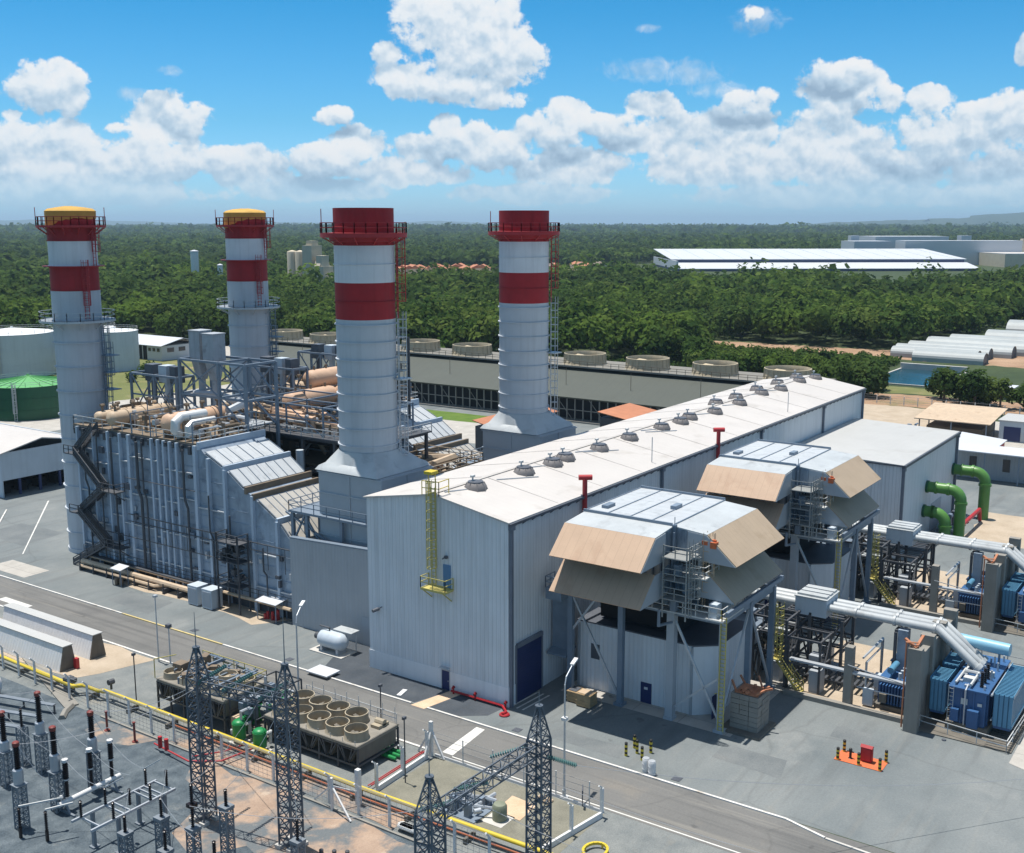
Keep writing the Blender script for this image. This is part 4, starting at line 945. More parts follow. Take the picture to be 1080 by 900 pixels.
# silencer frame on the far edge of the near boiler deck
fr = thing('steel_frame', 'tall blue-grey braced steel frame above the tan drums of the near boiler', 'steel frame', (103, 120, 20))
mb = MB(); Z0, Z1 = 20.3, 29.4
XS, YS = (101.0, 106.5), (113.2, 118.4, 126.4)
for x in XS:
    for y in YS: mb.beam((x, y, 12 if x < 103 else 8), (x, y, Z1), .38)
for x in XS:
    for z in (24.6, Z1): mb.beam((x, YS[0], z), (x, YS[-1], z), .3)
    for (a, b_) in ((0, 1), (1, 2)): mb.beam((x, YS[a], 24.6), (x, YS[b_], Z1), .18); mb.beam((x, YS[b_], 24.6), (x, YS[a], Z1), .18); mb.beam((x, YS[a], 20.5), (x, YS[b_], 24.6), .18)
for y in YS:
    for z in (24.6, Z1): mb.beam((XS[0], y, z), (XS[1], y, z), .3)
part('frame', mb, K['steel'], fr)
for y0, y1, dz in ((124.2, 126.4, .3), (121.4, 123.6, 0)):
    mb = MB(); mb.box(102.8, 105.0, y0, y1, 28.9, 32.9 + dz); mb.box(102.7, 105.1, y0 - .1, y1 + .1, 32.9 + dz, 33.0 + dz); mb.prism([(102.8, 28.9), (103.5, 26.4), (104.3, 26.4), (105.0, 28.9)], y0 + .4, y1 - .4, 'y'); mb.cyl((103.9, (y0 + y1) / 2, 20.4), (103.9, (y0 + y1) / 2, 26.4), .5, 8); part('silencer', mb, K['silencer'], fr)
mb = MB(); mb.tube([(101, 117, 23), (104, 117, 23.6), (104, 122, 24.4), (103, 126, 24.4)], .45, 8); mb.tube([(102, 114, 22), (102, 125, 22.4)], .35, 8); mb.box(101.5, 106, 113.6, 126, 20.9, 21.1); part('frame_pipework', mb, K['galv'], fr)
fr2 = thing('steel_frame', 'low steel frame with small silencers at the left end of the near boiler deck', 'steel frame', (102.5, 132, 20))
mb = MB()
for x in (101.2, 104.2):
    for y in (127.5, 132.4, 137.6): mb.beam((x, y, 20.3), (x, y, 26.6), .3)
    mb.beam((x, 127.5, 26.6), (x, 137.6, 26.6), .28); mb.beam((x, 127.5, 23.6), (x, 137.6, 23.6), .2)
    for a, b_ in ((127.5, 132.4), (132.4, 137.6)): mb.beam((x, a, 20.4), (x, b_, 26.6), .15); mb.beam((x, b_, 20.4), (x, a, 26.6), .15)
for y in (127.5, 132.4, 137.6): mb.beam((101.2, y, 26.6), (104.2, y, 26.6), .28)
part('frame', mb, K['steel'], fr2)
for y, r in ((134.4, .9), (131.4, .85), (129.2, .6)):
    mb = MB(); mb.box(101.9, 103.6, y - r, y + r, 25.6, 28.0); mb.cyl((102.7, y, 21), (102.7, y, 25.6), .4, 8); part('silencer', mb, K['tank'] if r > .8 and y < 132 else K['gutter'], fr2)

dup(fr2, (120.5, 127.5, 19.6), 'low steel frame with small silencers behind the pipe decks, left of the near tall chimney'); dup(fr2, (135.6, 131.5, 20), 'low steel frame with small silencers on the rear boiler deck')
# ================================================================== dark pipe structure between the boilers
pr = thing('pipe_structure', 'dark open steel structure full of pipes and decks between the two boilers', 'pipe rack', (114, 115, 0))
RX, RYs = (107.5, 113, 119.5), (97.5, 103.5, 109.5, 115.5, 121.5, 127.5, 133.5)
mb = MB()
for x in RX:
    for y in RYs: mb.beam((x, y, 0), (x, y, 19.2), .38)
    for z in (5.2, 9.8, 14.6, 19.0): mb.beam((x, RYs[0], z), (x, RYs[-1], z), .3)
    for i in range(0, 6, 2): mb.beam((x, RYs[i], 0), (x, RYs[i + 1], 5.2), .16); mb.beam((x, RYs[i + 1], 5.2), (x, RYs[i], 9.8), .16); mb.beam((x, RYs[i], 9.8), (x, RYs[i + 1], 14.6), .16)
for y in RYs:
    for z in (5.2, 9.8, 14.6, 19.0): mb.beam((RX[0], y, z), (RX[-1], y, z), .25)
part('frame', mb, K['steel_dark'], pr)
mb = MB(); mb.box(107.0, 120.2, 97, 134, 19.2, 19.4); part('top_deck', mb, K['steel_dark'], pr)
rnd = random.Random(17)
for mat, nn, rr in ((K['insul'], 16, .22), (K['brown'], 26, .16), (K['insul_pink'], 8, .3), (K['galv'], 10, .12)):
    mb = MB()
    for i in range(nn):
        x = rnd.uniform(107.6, 118); y = rnd.uniform(98, 130); z = 19.4 + rnd.uniform(.4, 2.2); L = rnd.uniform(2, 8)
        mb.tube([(x, y, 19.4), (x, y, z), (x, min(y + L, 133), z), (min(x + rnd.uniform(.5, 3), 119.6), min(y + L, 133), z), (min(x + 3, 119.6), min(y + L, 133), 19.5)], rr * rnd.uniform(.6, 1.4), 6)
        if i % 2: mb.box(x - .4, x + .4, y - .4, y + .4, 19.4, 19.4 + rnd.uniform(.5, 1.8)); mb.cyl((x, y, z), (x, y, z + .8), .07, 5); mb.cyl((x - .2, y, z + .8), (x + .2, y, z + .8), .25, 7)
    part('deck_pipework', mb, mat, pr)
mb = MB()
for x in (108, 112, 118.5):
    for y in (99, 106, 113, 120, 128): mb.beam((x, y, 19.4), (x, y, 23.4), .2)
    mb.beam((x, 99, 23.4), (x, 128, 23.4), .2); mb.beam((x, 99, 21.6), (x, 128, 21.6), .14)
for y in (99, 106, 113, 120, 128): mb.beam((108, y, 23.4), (118.5, y, 23.4), .2)
for y in (99, 113): mb.beam((108, y, 19.4), (108, y + 7, 23.4), .12); mb.beam((108, y + 7, 19.4), (108, y + 14 if y < 100 else y + 7, 23.4), .12)
part('deck_frame', mb, K['steel'], pr)
mb = MB(); mb.box(107.4, 120, 97.4, 133.6, 9.9, 10.0); mb.box(110, 120, 97.4, 133.6, 14.7, 14.8); part('mid_deck', mb, K['brown'], pr)
mb = MB(); mb.rail([(107.1, 134, 19.4), (107.1, 97, 19.4), (120.1, 97, 19.4)], 1.2, .09, 2); mb.rail([(107.4, 133.6, 10), (107.4, 97.4, 10)], 1.2, .08, 2); part('deck_railing', mb, K['rail'], pr)
rnd = random.Random(11)
for mat, nn, rr in ((K['insul'], 14, .28), (K['brown'], 18, .2), (K['galv'], 12, .16), (K['steel_dark'], 14, .3)):
    mb = MB()
    for i in range(nn):
        z = rnd.choice((2, 4, 6.2, 7.5, 10.8, 12, 13, 15.6, 17)) + rnd.uniform(-.4, .4); x = rnd.uniform(107, 119); y0 = rnd.uniform(97, 118); y1 = min(134, y0 + rnd.uniform(5, 22))
        mb.tube([(x, y0, z + rnd.uniform(-3, 2)), (x, y0, z), (x, y1, z), (x + rnd.uniform(-2, 2), y1, z), (x + rnd.uniform(-2, 2), y1, z - 2)] if i % 2 else [(x, y0, z), (x, y1, z), (x, y1, max(.3, z - rnd.uniform(2, 6)))], rr * rnd.uniform(.6, 1.4), 6)
    part('pipe_run', mb, mat, pr)
mb = MB()
for i in range(22):
    x, y = rnd.uniform(107.6, 119), rnd.uniform(97.6, 133); z = rnd.choice((0, 5.2, 10, 14.8)); mb.box(x - .6, x + .6, y - .7, y + .7, z, z + rnd.uniform(.8, 2.2))
part('equipment_box', mb, K['brown'], pr)
mb = MB(); mb.tube([(107.0, 106.2, 12.8), (105.4, 106.2, 12.8), (105.2, 106.2, 12.4), (105.2, 106.2, 2)], .42, 8); mb.tube([(106.4, 109, 2), (106.4, 109, 17.6)], .55, 8); part('riser_pipe', mb, K['tank'], pr)
def vessel(xa, xb, y, z, r, label):
    t = thing('insulated_vessel', label, 'vessel', ((xa + xb) / 2, y, z - r), 'tan horizontal vessels on the upper decks')
    mb = MB(); n = 18; prof = [(.05, xa), (r * .55, xa + .1), (r * .9, xa + r * .35), (r, xa + r * .7), (r, xb - r * .7), (r * .9, xb - r * .35), (r * .55, xb - .1), (.05, xb)]; k0 = 0
    for q, a in prof:
        for j in range(n): mb.v.append((y, a, z + q * math.sin(2 * PI * j / n)) if False else (a, y + q * math.cos(2 * PI * j / n), z + q * math.sin(2 * PI * j / n)))
    mb.idx([(i * n + j, (i + 1) * n + j, (i + 1) * n + (j + 1) % n, i * n + (j + 1) % n) for i in range(len(prof) - 1) for j in range(n)], True)
    part('shell', mb, K['insul_pink'], t)
    mb = MB()
    for k in (.25, .75):
        x = xa + (xb - xa) * k; mb.box(x - .25, x + .25, y - r * .75, y + r * .75, z - r - .7, z - r * .6)
    part('saddle', mb, K['brown'], t)
    mb = MB()
    for k in (.2, .5, .8):
        x = xa + (xb - xa) * k; mb.cyl((x, y, z + r * .95), (x, y, z + r + .6), .18, 6)
    part('nozzle', mb, K['brown'], t)
vessel(115.6, 126, 121.0, 20.9 + .9, 1.5, 'lower of two tan horizontal vessels left of the near tall chimney')
vessel(122.4, 131, 123.4, 24.2, 1.45, 'upper of two tan horizontal vessels left of the near tall chimney')
tw = thing('ladder_tower', 'slim dark steel stair tower just right of the near tall chimney', 'stair tower', (130, 112, 0))
mb = MB()
for x in (127.0, 130.4):
    for y in (109.6, 112.8): mb.beam((x, y, 0), (x, y, 31), .3)
for z in (6, 11, 16, 21, 26, 31):
    mb.box(126.9, 130.5, 109.5, 112.9, z - .12, z); mb.rail([(127, 109.6, z), (127, 112.8, z), (130.4, 112.8, z), (130.4, 109.6, z), (127, 109.6, z)], 1.1, .08, 1.7)
part('frame', mb, K['steel_dark'], tw)
mb = MB()
for i, z in enumerate((0, 6, 11, 16, 21)): mb.stairs((128 + (i % 2), 109.8, z), (128 + (i % 2), 112.6, (6, 11, 16, 21, 26)[i]), .8, .1)
part('stair_flights', mb, K['steel_dark'], tw)
# sunlit roof behind the gap: low control block with terracotta roof
for x0, x1, y0, y1, z, lb in ((167, 189, 120.3, 124.3, 11.3, 'orange tiled roof just left of the rightmost chimney base'), (184, 196, 101, 107, 12.2, 'orange tiled roof showing behind the hall ridge, right of the rightmost chimney')):
    t = thing('tiled_block', lb, 'building', ((x0 + x1) / 2, (y0 + y1) / 2, 0), 'tiled roof blocks behind the hall')
    mb = MB(); mb.box(x0, x1, y0, y1, 0, z - 1.0); part('wall', mb, K['steel_dark'], t)
    mb = MB(); mb.prism([(y0 - .4, z - 1.0), (y1 + .4, z), (y1 + .4, z + .15), (y0 - .4, z - .85)], x0 - .4, x1 + .4, 'x'); part('roof', mb, K['terracotta'], t)
sm = thing('scaffold', 'brown scaffold-like pipe frame in the gap between the two near chimney bases', 'scaffold', (117, 98, 0))
mb = MB(); XX, YY = (110.5, 114, 117.5, 121, 124), (91, 95, 99, 103)
for x in XX:
    for y in YY: mb.beam((x, y, 0), (x, y, 15.2), .22)
for z in (4, 8, 11, 13.2, 15.2):
    for y in YY: mb.beam((XX[0], y, z), (XX[-1], y, z), .18)
    for x in XX: mb.beam((x, YY[0], z), (x, YY[-1], z), .18)
part('frame', mb, K['brown'], sm)
mb = MB(); mb.rail([(110.5, 91, 15.2), (124, 91, 15.2), (124, 103, 15.2)], 1.1, .1, 2); part('deck_railing', mb, K['insul'], sm)
for mat, n_, r_ in ((K['insul'], 14, .28), (K['brown'], 14, .25), (K['terracotta'], 7, .16)):
    mb = MB()
    for i in range(n_):
        x = rnd.uniform(110, 120); y = rnd.uniform(91, 100); z = rnd.uniform(10, 16.2); mb.tube([(x, y, z - 3), (x, y, z), (x + rnd.uniform(2, 5), y, z), (x + rnd.uniform(2, 5), y + rnd.uniform(1, 4), z)], r_ * rnd.uniform(.5, 1.3), 6)
    part('pipe_run', mb, mat, sm)
hp = thing('insulation_heap', 'crumpled silvery sheets and boxes left of the rightmost chimney base', 'heap', (134, 97, 0))
mb = MB()
for i in range(26):
    x, y = rnd.uniform(126, 141), rnd.uniform(92.5, 100); a_ = rnd.uniform(0, 3); z = 11.5 + rnd.uniform(0, 1.6); w = rnd.uniform(.5, 1.4)
    P = [(x + w * math.cos(a_ + k * 1.57), y + w * math.sin(a_ + k * 1.57), z + rnd.uniform(-.5, .6)) for k in range(4)]; mb.face(P)
    mb.face([(p[0] + .05, p[1] + .05, p[2] - .06) for p in reversed(P)])
for i in range(8): mb.rbox(rnd.uniform(127, 140), rnd.uniform(93, 99), 11.0, 11.4 + rnd.uniform(.3, 1.2), rnd.uniform(.8, 2), rnd.uniform(.8, 2), rnd.uniform(0, 1.5))
_part('crumpled_sheet', mb, K['alu'], hp)
mb = MB(); mb.box(125.5, 142, 92, 100.5, 10.6, 11.0)
for x in (126, 131, 136, 141.5):
    for y in (92.5, 100): mb.beam((x, y, 0), (x, y, 10.6), .3)
part('platform', mb, K['steel_dark'], hp)
# ================================================================== air intake houses on legs
def intake(label):
    t = thing('air_intake_house', label, 'intake house', (100, 51, 0), 'air intake houses beside the hall')
    bx0, bx1, by0, by1, zb, zt = 94.0, 106.2, 46.5, 56.4, 11.3, 19.3
    mb = MB(); mb.box(bx0 + .4, bx1 - .2, by0 + .4, by1, zb, zt - .05); part('filter_casing', mb, K['grey_plate'], t)
    mb = MB()
    for k in range(11): mb.box(bx0, bx0 + .4, by0 + .2 + k * .92, by0 + .35 + k * .92, zb + .2, zt - .2)
    for k in range(13): mb.box(bx0 + .4 + k * .92, bx0 + .55 + k * .92, by0, by0 + .4, zb + .2, zt - .2)
    part('louvre_bank', mb, K['steel'], t)
    # roof: ribbed aluminium sheets
    mb = MB(); mb.box(bx0 - .05, bx1, by0 - .05, by1 + .1, zt, zt + .18); mb.mi = 1
    for k in range(5):
        y = by0 + (by1 - by0) * k / 4; mb.box(bx0, bx1, y - .05, y + .05, zt + .18, zt + .26)
    for x in (bx0, bx1 - .05): mb.box(x - .08, x + .08, by0, by1, zt + .18, zt + .42)
    mb.box(bx0 + 2, bx0 + 3.6, by1 - 1.6, by1 - .9, zt + .18, zt + .5); mb.box(bx0 + 5.5, bx0 + 7.0, by0 + 2.4, by0 + 3, zt + .18, zt + .55)
    part('roof', mb, [K['alu'], K['steel']], t)
    def hood(side, zoff, top):
        """weather hood: flat strip, then a panel sloping down and out; grey end plates"""
        if side == 'left':
            ya, yb = by0 - .1, by1 - .1
            P = [(bx0, zt + .02 - zoff), (90.3, zt - .3 - zoff), (87.5, 16.4 - zoff)]
            mb = MB(); mb.mi = 0
            mb.prism([P[0], P[1], (P[1][0], P[1][1] + .12), (P[0][0], P[0][1] + .12)], ya, yb, 'y')
            f = part('hood_top', mb, K['alu_roof'], t) if top else None
            mb = MB(); mb.prism([P[1], P[2], (P[2][0] - .07, P[2][1] + .08), (P[1][0] - .04, P[1][1] + .12)], ya - .02, yb + .02, 'y'); h = part('intake_hood', mb, K['tan'], t)
            mb = MB()
            Q = [(92.3, zt - .14 - zoff), P[1], P[2], (92.3, P[2][1] + .06)]
            for y in (ya - .07, yb + .02): mb.prism(Q, y, y + .05, 'y')
            part('end_plate', mb, K['grey_plate'], h)
            mb = MB()
            for y in (ya + .1, yb - .1):
                mb.prism([P[0], Q[0], Q[3], (bx0, P[2][1] + .1)], y, y + .05, 'y')
                for k in range(6): mb.box(92.4 + k * .3, 92.48 + k * .3, y - .07 if y < 50 else y + .05, y if y < 50 else y + .12, P[2][1] + .15, P[0][1] - .2)
            part('side_louvre', mb, K['hrsg'], h)
        else:
            xa, xb = bx0 + .1, bx1 - .2
            P = [(by0, zt + .02 - zoff), (42.9, zt - .3 - zoff), (39.9, 16.4 - zoff)]
            mb = MB(); mb.prism([P[0], P[1], (P[1][0], P[1][1] + .12), (P[0][0], P[0][1] + .12)], xa, xb, 'x')
            f = part('hood_top', mb, K['alu_roof'], t) if top else None
            mb = MB(); mb.prism([P[1], P[2], (P[2][0] - .07, P[2][1] + .08), (P[1][0] - .04, P[1][1] + .12)], xa - .02, xb + .02, 'x'); h = part('intake_hood', mb, K['tan2'], t)
            mb = MB()
            Q = [(44.9, zt - .14 - zoff), P[1], P[2], (44.9, P[2][1] + .06)]
            for x in (xa - .07, xb + .02): mb.prism(Q, x, x + .05, 'x')
            part('end_plate', mb, K['grey_plate'], h)
            mb = MB()
            for x in (xa + .1, xb - .1):
                mb.prism([P[0], Q[0], Q[3], (by0, P[2][1] + .1)], x, x + .05, 'x')
                for k in range(5): mb.box(x - .07 if x < 100 else x + .05, x if x < 100 else x + .12, 45.0 + k * .3, 45.08 + k * .3, P[2][1] + .15, P[0][1] - .2)
            part('side_louvre', mb, K['hrsg'], h)
    for zo, tp in ((0, True), (3.55, False)): hood('left', zo, tp); hood('right', zo, tp)
    # corner shaft between the two hoods
    mb = MB(); mb.box(93.8, 94.25, 46.1, 46.45, zb, zt + .3); mb.beam((93.9, 46.2, zt + .2), (93.9, 46.2, zt + 1.1), .06)
    part('corner_post', mb, K['steel'], t)
    mb = MB()
    for z in (13.2, 15.05, 17.2):
        mb.box(91.0, 93.9, 43.4, 46.0, z - .08, z); mb.rail([(93.8, 43.5, z), (91.1, 43.5, z), (91.1, 45.9, z)], 1.1, .075, 1.0)
    for x, y in ((91.1, 43.5), (93.8, 43.5), (91.1, 45.9)): mb.beam((x, y, zb), (x, y, 18.4), .11)
    mb.ladder(91.6, 43.3, zb + .3, 18.2, .55, 0, .075, (0, -1), .42)
    part('ladder_tower', mb, K['ladder'], t)
    mb = MB()
    for k, (x, y, z) in enumerate(((92.6, 45.4, 11.6), (93.2, 44.4, 13.3), (92.4, 45.0, 15.2), (95.6, 44.6, 11.6), (96.6, 43.2, 11.6))): mb.box(x - .35, x + .35, y - .3, y + .3, z, z + 1.1 + .2 * (k % 2))
    mb.tube([(94.4, 46.3, 11.4), (94.4, 45.9, 18.6)], .12, 6); mb.tube([(93.4, 46.3, 11.4), (93.4, 46.0, 19.0)], .09, 6); mb.tube([(91.0, 46.2, 12), (91.0, 46.2, 10.4), (93, 45.8, 10.2)], .14, 6)
    part('corner_equipment', mb, K['steel'], t)
    # legs and bracing
    legs = [(93.7, 57.6), (93.7, 51.7), (93.7, 46.1), (93.7, 40.8), (100, 40.8), (106, 40.8), (106, 46.1), (106, 57.0), (100, 57.4)]
    for x, y in legs:
        mb = MB(); w = .55 if (x, y) != (93.7, 46.1) else .8; mb.box(x - w / 2, x + w / 2, y - w / 2, y + w / 2, 0, zb); mb.box(x - .5, x + .5, y - .5, y + .5, 0, .3); part('leg', mb, K['grey_plate'] if y < 50 and x < 95 else K['steel'], t)
    mb = MB()
    for (a, b_) in (((93.7, 57.6, zb - .3), (93.7, 40.8, zb - .3)), ((93.7, 40.8, zb - .3), (106, 40.8, zb - .3)), ((106, 40.8, zb - .3), (106, 57, zb - .3)), ((93.7, 57.6, zb - .3), (106, 57, zb - .3)), ((93.7, 46.1, zb - .3), (106, 46.1, zb - .3))): mb.beam(a, b_, .3, .5)
    mb.beam((92.6, 40.0, 12.2), (106.4, 40.0, 12.2), .3, .45)
    part('floor_beam', mb, K['steel'], t)
    mb = MB()
    for (a, b_) in (((93.7, 57.6, zb - .5), (93.7, 51.7, .6)), ((93.7, 57.6, .6 + 6), (93.7, 54.6, zb - .6)), ((93.7, 46.1, zb - .5), (93.7, 40.8, .8)), ((93.7, 40.8, 5.6), (93.7, 46.1, 1.0)), ((93.7, 40.8, .6), (100, 40.8, zb - .5)), ((100, 40.8, zb - .5), (106, 40.8, .6))): mb.beam(a, b_, .2)
    part('brace', mb, K['galv'], t)
    # corner platform with rails, cabinet, ladders and hoist
    mb = MB(); mb.box(92.6, 97.5, 40.4, 46.0, zb, zb + .14); mb.rail([(97.4, 40.5, zb + .14), (92.7, 40.5, zb + .14), (92.7, 45.9, zb + .14), (94, 45.9, zb + .14)], 1.15, .08, 1.3); mb.box(92.9, 94.0, 45.9, 57.6, zb - .1, zb); mb.rail([(92.95, 46, zb), (92.95, 57.6, zb)], 1.1, .07, 2)
    mb.box(92.9, 96.2, 42.4, 45.4, 15.0, 15.1); mb.rail([(96.1, 42.5, 15.1), (93, 42.5, 15.1), (93, 45.3, 15.1)], 1.1, .07, 1.3)
    pl = part('corner_platform', mb, K['rail'], t)
    mb = MB(); mb.stairs((93.2, 45.2, zb + .1), (96.0, 45.2, zb + 1.9), .8, .08); part('stair_flight', mb, K['rail'], pl)
    mb = MB(); mb.box(95.0, 98.4, 40.8, 41.9, zb + .14, zb + 1.95); mb.box(93.0, 94.2, 41.2, 42.0, zb + .14, zb + 1.5); part('control_cabinet', mb, K['tank'], t)
    mb = MB(); mb.ladder(94.4, 43.2, zb + .2, 18.4, .55, 0, .08, (0, -1), .45); part('caged_ladder', mb, K['insul'], t)
    mb = MB(); mb.ladder(93.35, 40.6, .1, zb + 1, 0, .55, .09, None, .4)
    for y in (40.2, 41.0): mb.beam((93.3, y, 4), (92.7, y, 4.2), .06)
    part('access_ladder', mb, K['yellow_pale'], t)
    mb = MB(); mb.beam((94.2, 44.2, 18.6), (94.2, 42.0, 18.6), .22); mb.box(93.9, 94.5, 41.9, 42.5, 17.9, 18.5); mb.box(94.0, 94.3, 42.8, 43.4, 18.1, 18.5); part('hoist', mb, K['orange'], t)
    mb = MB(); mb.box(92.2, 94, 57.9, 59.8, zb - 1.2, zb); mb.rail([(92.2, 57.9, zb), (92.2, 59.8, zb), (94, 59.8, zb)], 1.2, .08, 1.2); mb.box(94.4, 95.0, 58.2, 60.3, 4.0, 9.6); mb.prism([(93.4, 3.6), (95.4, 4.2), (95.4, 4.4), (93.4, 3.8)], 58.0, 60.4, 'y'); part('side_duct', mb, K['steel'], t)
    mb = MB(); mb.box(97, 105.8, 47, 56, 7.6, zb); part('gap_shade_block', mb, K['black'], t)  # solid black block painting the dark gap between enclosure and house floor
    return t
ah = intake('tan hooded air intake house on tall legs nearest the camera, beside the hall')
dup(ah, (100 + UNIT, 51, 0), 'tan hooded air intake house on legs further along the hall, behind the nearer one')

# ================================================================== generator enclosures below the intake houses
def enclosure(label):
    t = thing('generator_enclosure', label, 'enclosure', (102, 50, 0), 'generator enclosures under the intake houses')
    mb = MB(); mb.prism([(95.5, 57.8), (95.5, 44.6), (97.2, 42.6), (104.5, 42.6), (104.5, 57.8)], 0, 7.2, 'z'); part('wall', mb, K['clad_white'], t)
    mb = MB(); mb.prism([(95.4, 57.9), (95.4, 44.5), (97.1, 42.5), (104.6, 42.5), (104.6, 57.9)], 7.2, 7.34, 'z'); part('roof', mb, K['gutter'], t)
    mb = MB(); mb.box(95.42, 95.497, 49.1, 50.3, .05, 2.2); d = part('door', mb, K['blue_door'], t)
    mb = MB(); mb.box(95.38, 95.42, 49.5, 49.9, 1.5, 1.75); part('sign_plate', mb, K['white_paint'], d)
    mb = MB(); mb.box(95.42, 95.497, 55.2, 56.2, 3.4, 5.0); part('vent', mb, K['gutter'], t)
    mb = MB(); mb.box(95.7, 97.5, 42.5, 42.58, 0, 2.4) ; part('door', mb, K['blue_door'], t)
    mb = MB(); mb.box(95.3, 95.497, 44.6, 44.8, .1, 7.1); mb.box(95.3, 95.497, 57.5, 57.75, .1, 7.1); part('corner_trim', mb, K['grey_plate'], t)
    return t
en = enclosure('ribbed white enclosure with dark blue door beneath the nearer tan hooded intake house')
dup(en, (102 + UNIT, 50, 0), 'ribbed white enclosure beneath the further tan hooded intake house')
# auxiliary sheds and ducts behind the legs
def auxbay(label):
    t = thing('auxiliary_bay', label, 'equipment bay', (109, 46, 0), 'equipment bays behind the intake legs')
    mb = MB(); mb.box(107.4, 113.4, 43.4, 58.6, 0, 5.6); part('wall', mb, K['clad_white'], t)
    mb = MB(); mb.box(107.2, 113.6, 43.2, 58.8, 5.6, 5.75); mb.box(108, 110, 44, 47, 5.75, 7.0); mb.box(110.6, 112.6, 48, 51, 5.75, 7.4); part('roof', mb, K['steel'], t)
    mb = MB()
    for x in (107.2, 110.4, 114.4):
        for y in (39.6, 43.2, 47.5): mb.beam((x, y, 0), (x, y, 7.4), .24)
        for z in (3.6, 7.3): mb.beam((x, 39.6, z), (x, 47.5, z), .2)
    for y in (39.6, 43.2, 47.5):
        for z in (3.6, 7.3): mb.beam((107.2, y, z), (114.4, y, z), .2)
        mb.beam((107.2, y, .2), (110.4, y, 7.2), .14); mb.beam((114.4, y, .2), (110.4, y, 7.2), .14)
    part('pipe_frame', mb, K['steel_dark'], t)
    mb = MB(); r2 = random.Random(5)
    for i in range(9): x = 107.6 + i * .75; mb.box(x, x + .45, 40 + r2.uniform(0, 1.5), 42 + r2.uniform(0, 2), 5.2 + r2.uniform(-.4, .4), 5.35)
    part('cover_sheet', mb, K['alu_roof'], t)
    mb = MB()
    for i in range(10): x = r2.uniform(107.4, 114); y = r2.uniform(39.8, 43); mb.tube([(x, y, r2.uniform(.4, 6)), (x, y + r2.uniform(2, 5), r2.uniform(1, 6.5))], r2.uniform(.08, .25), 6)
    part('pipe_run', mb, K['brown'], t)
    mb = MB(); mb.stairs((106.8, 37.6, .05), (107.4, 40.6, 3.2), .9, .08); mb.ladder(106.9, 40.2, 3, 8.5, 0, .5, .08, (-1, 0)); mb.box(106.4, 108.2, 40.0, 41.0, 3.1, 3.2); mb.rail([(106.5, 40, 3.2), (108.1, 40, 3.2)], 1.1, .07, 1); part('yellow_stair', mb, K['yellow_pale'], t)
    mb = MB()
    for x, y, h_ in ((108.2, 36.5, 2.4), (110.5, 37.4, 3.1), (113.0, 41.6, 3.4), (115.4, 42.4, 4.2), (116.2, 38.2, 2.2), (112.4, 36.2, 1.6), (117.5, 45, 5.0), (109.0, 41.2, 2.0)): mb.box(x - .7, x + .7, y - .6, y + .6, 0, h_)
    part('equipment_box', mb, K['grey_plate'], t)
    mb = MB()
    for x in (107.4, 110.6, 114.4, 117.8):
        for y in (36.0, 39.4, 42.6): mb.beam((x, y, 0), (x, y, 5.6), .2)
        mb.beam((x, 36, 5.6), (x, 42.6, 5.6), .2); mb.beam((x, 36, 2.8), (x, 42.6, 2.8), .15)
    for y in (36, 39.4, 42.6):
        for z in (2.8, 5.6): mb.beam((107.4, y, z), (117.8, y, z), .18)
        mb.beam((107.4, y, .2), (110.6, y, 5.4), .12); mb.beam((114.4, y, 5.4), (117.8, y, .2), .12)
    for i in range(9): mb.box(110.8 + i * .75, 111.1 + i * .75, 36, 42.6, 5.7, 5.76)
    part('pipe_frame', mb, K['steel_dark'], t)
    mb = MB()
    for i in range(14): y = 31 + i * .62; mb.box(109.5, 113.8, y, y + .3, 1.0, 1.08)
    for x in (109.5, 113.8): mb.beam((x, 31, .95), (x, 39.6, .95), .12); [mb.beam((x, y, 0), (x, y, 1), .1) for y in (31, 35, 39)]
    part('cable_grid', mb, K['steel_dark'], t)
    return t
ab = auxbay('dark pipe frame, white bay and yellow stairs right of the nearer intake house')
dup(ab, (109 + UNIT, 46, 0), 'dark pipe frame and white bay right of the further intake house')
# concrete block stack at the corner of the intake platform
t = thing('block_pile', 'square stack of grey concrete blocks with rusty scrap on top beside the yellow ladder', 'block stack', (96.2, 38.6, 0))
mb = MB(); r2 = random.Random(3)
for r_ in range(7):
    for i in range(3):
        for j in range(3):
            if (i, j) == (1, 1): continue
            mb.box(94.9 + i * .95 + r2.uniform(-.03, .03), 95.82 + i * .95, 37.5 + j * .95 + r2.uniform(-.03, .03), 38.42 + j * .95, .25 + r_ * .5, .71 + r_ * .5)
part('blocks', mb, K['conc'], t)
mb = MB(); mb.box(93.9, 98.2, 36.9, 41, 0, .25); part('plinth', mb, K['conc_dark'], t)
mb = MB()
for i in range(14): x, y = r2.uniform(95, 97.5), r2.uniform(37.7, 40.1); mb.beam((x, y, 3.8 + r2.uniform(0, .3)), (x + r2.uniform(-1, 1), y + r2.uniform(-1, 1), 3.9 + r2.uniform(0, .7)), r2.uniform(.08, .25))
mb.box(95.1, 97.5, 37.7, 40.0, 3.75, 3.85); part('scrap', mb, K['terracotta'], t)

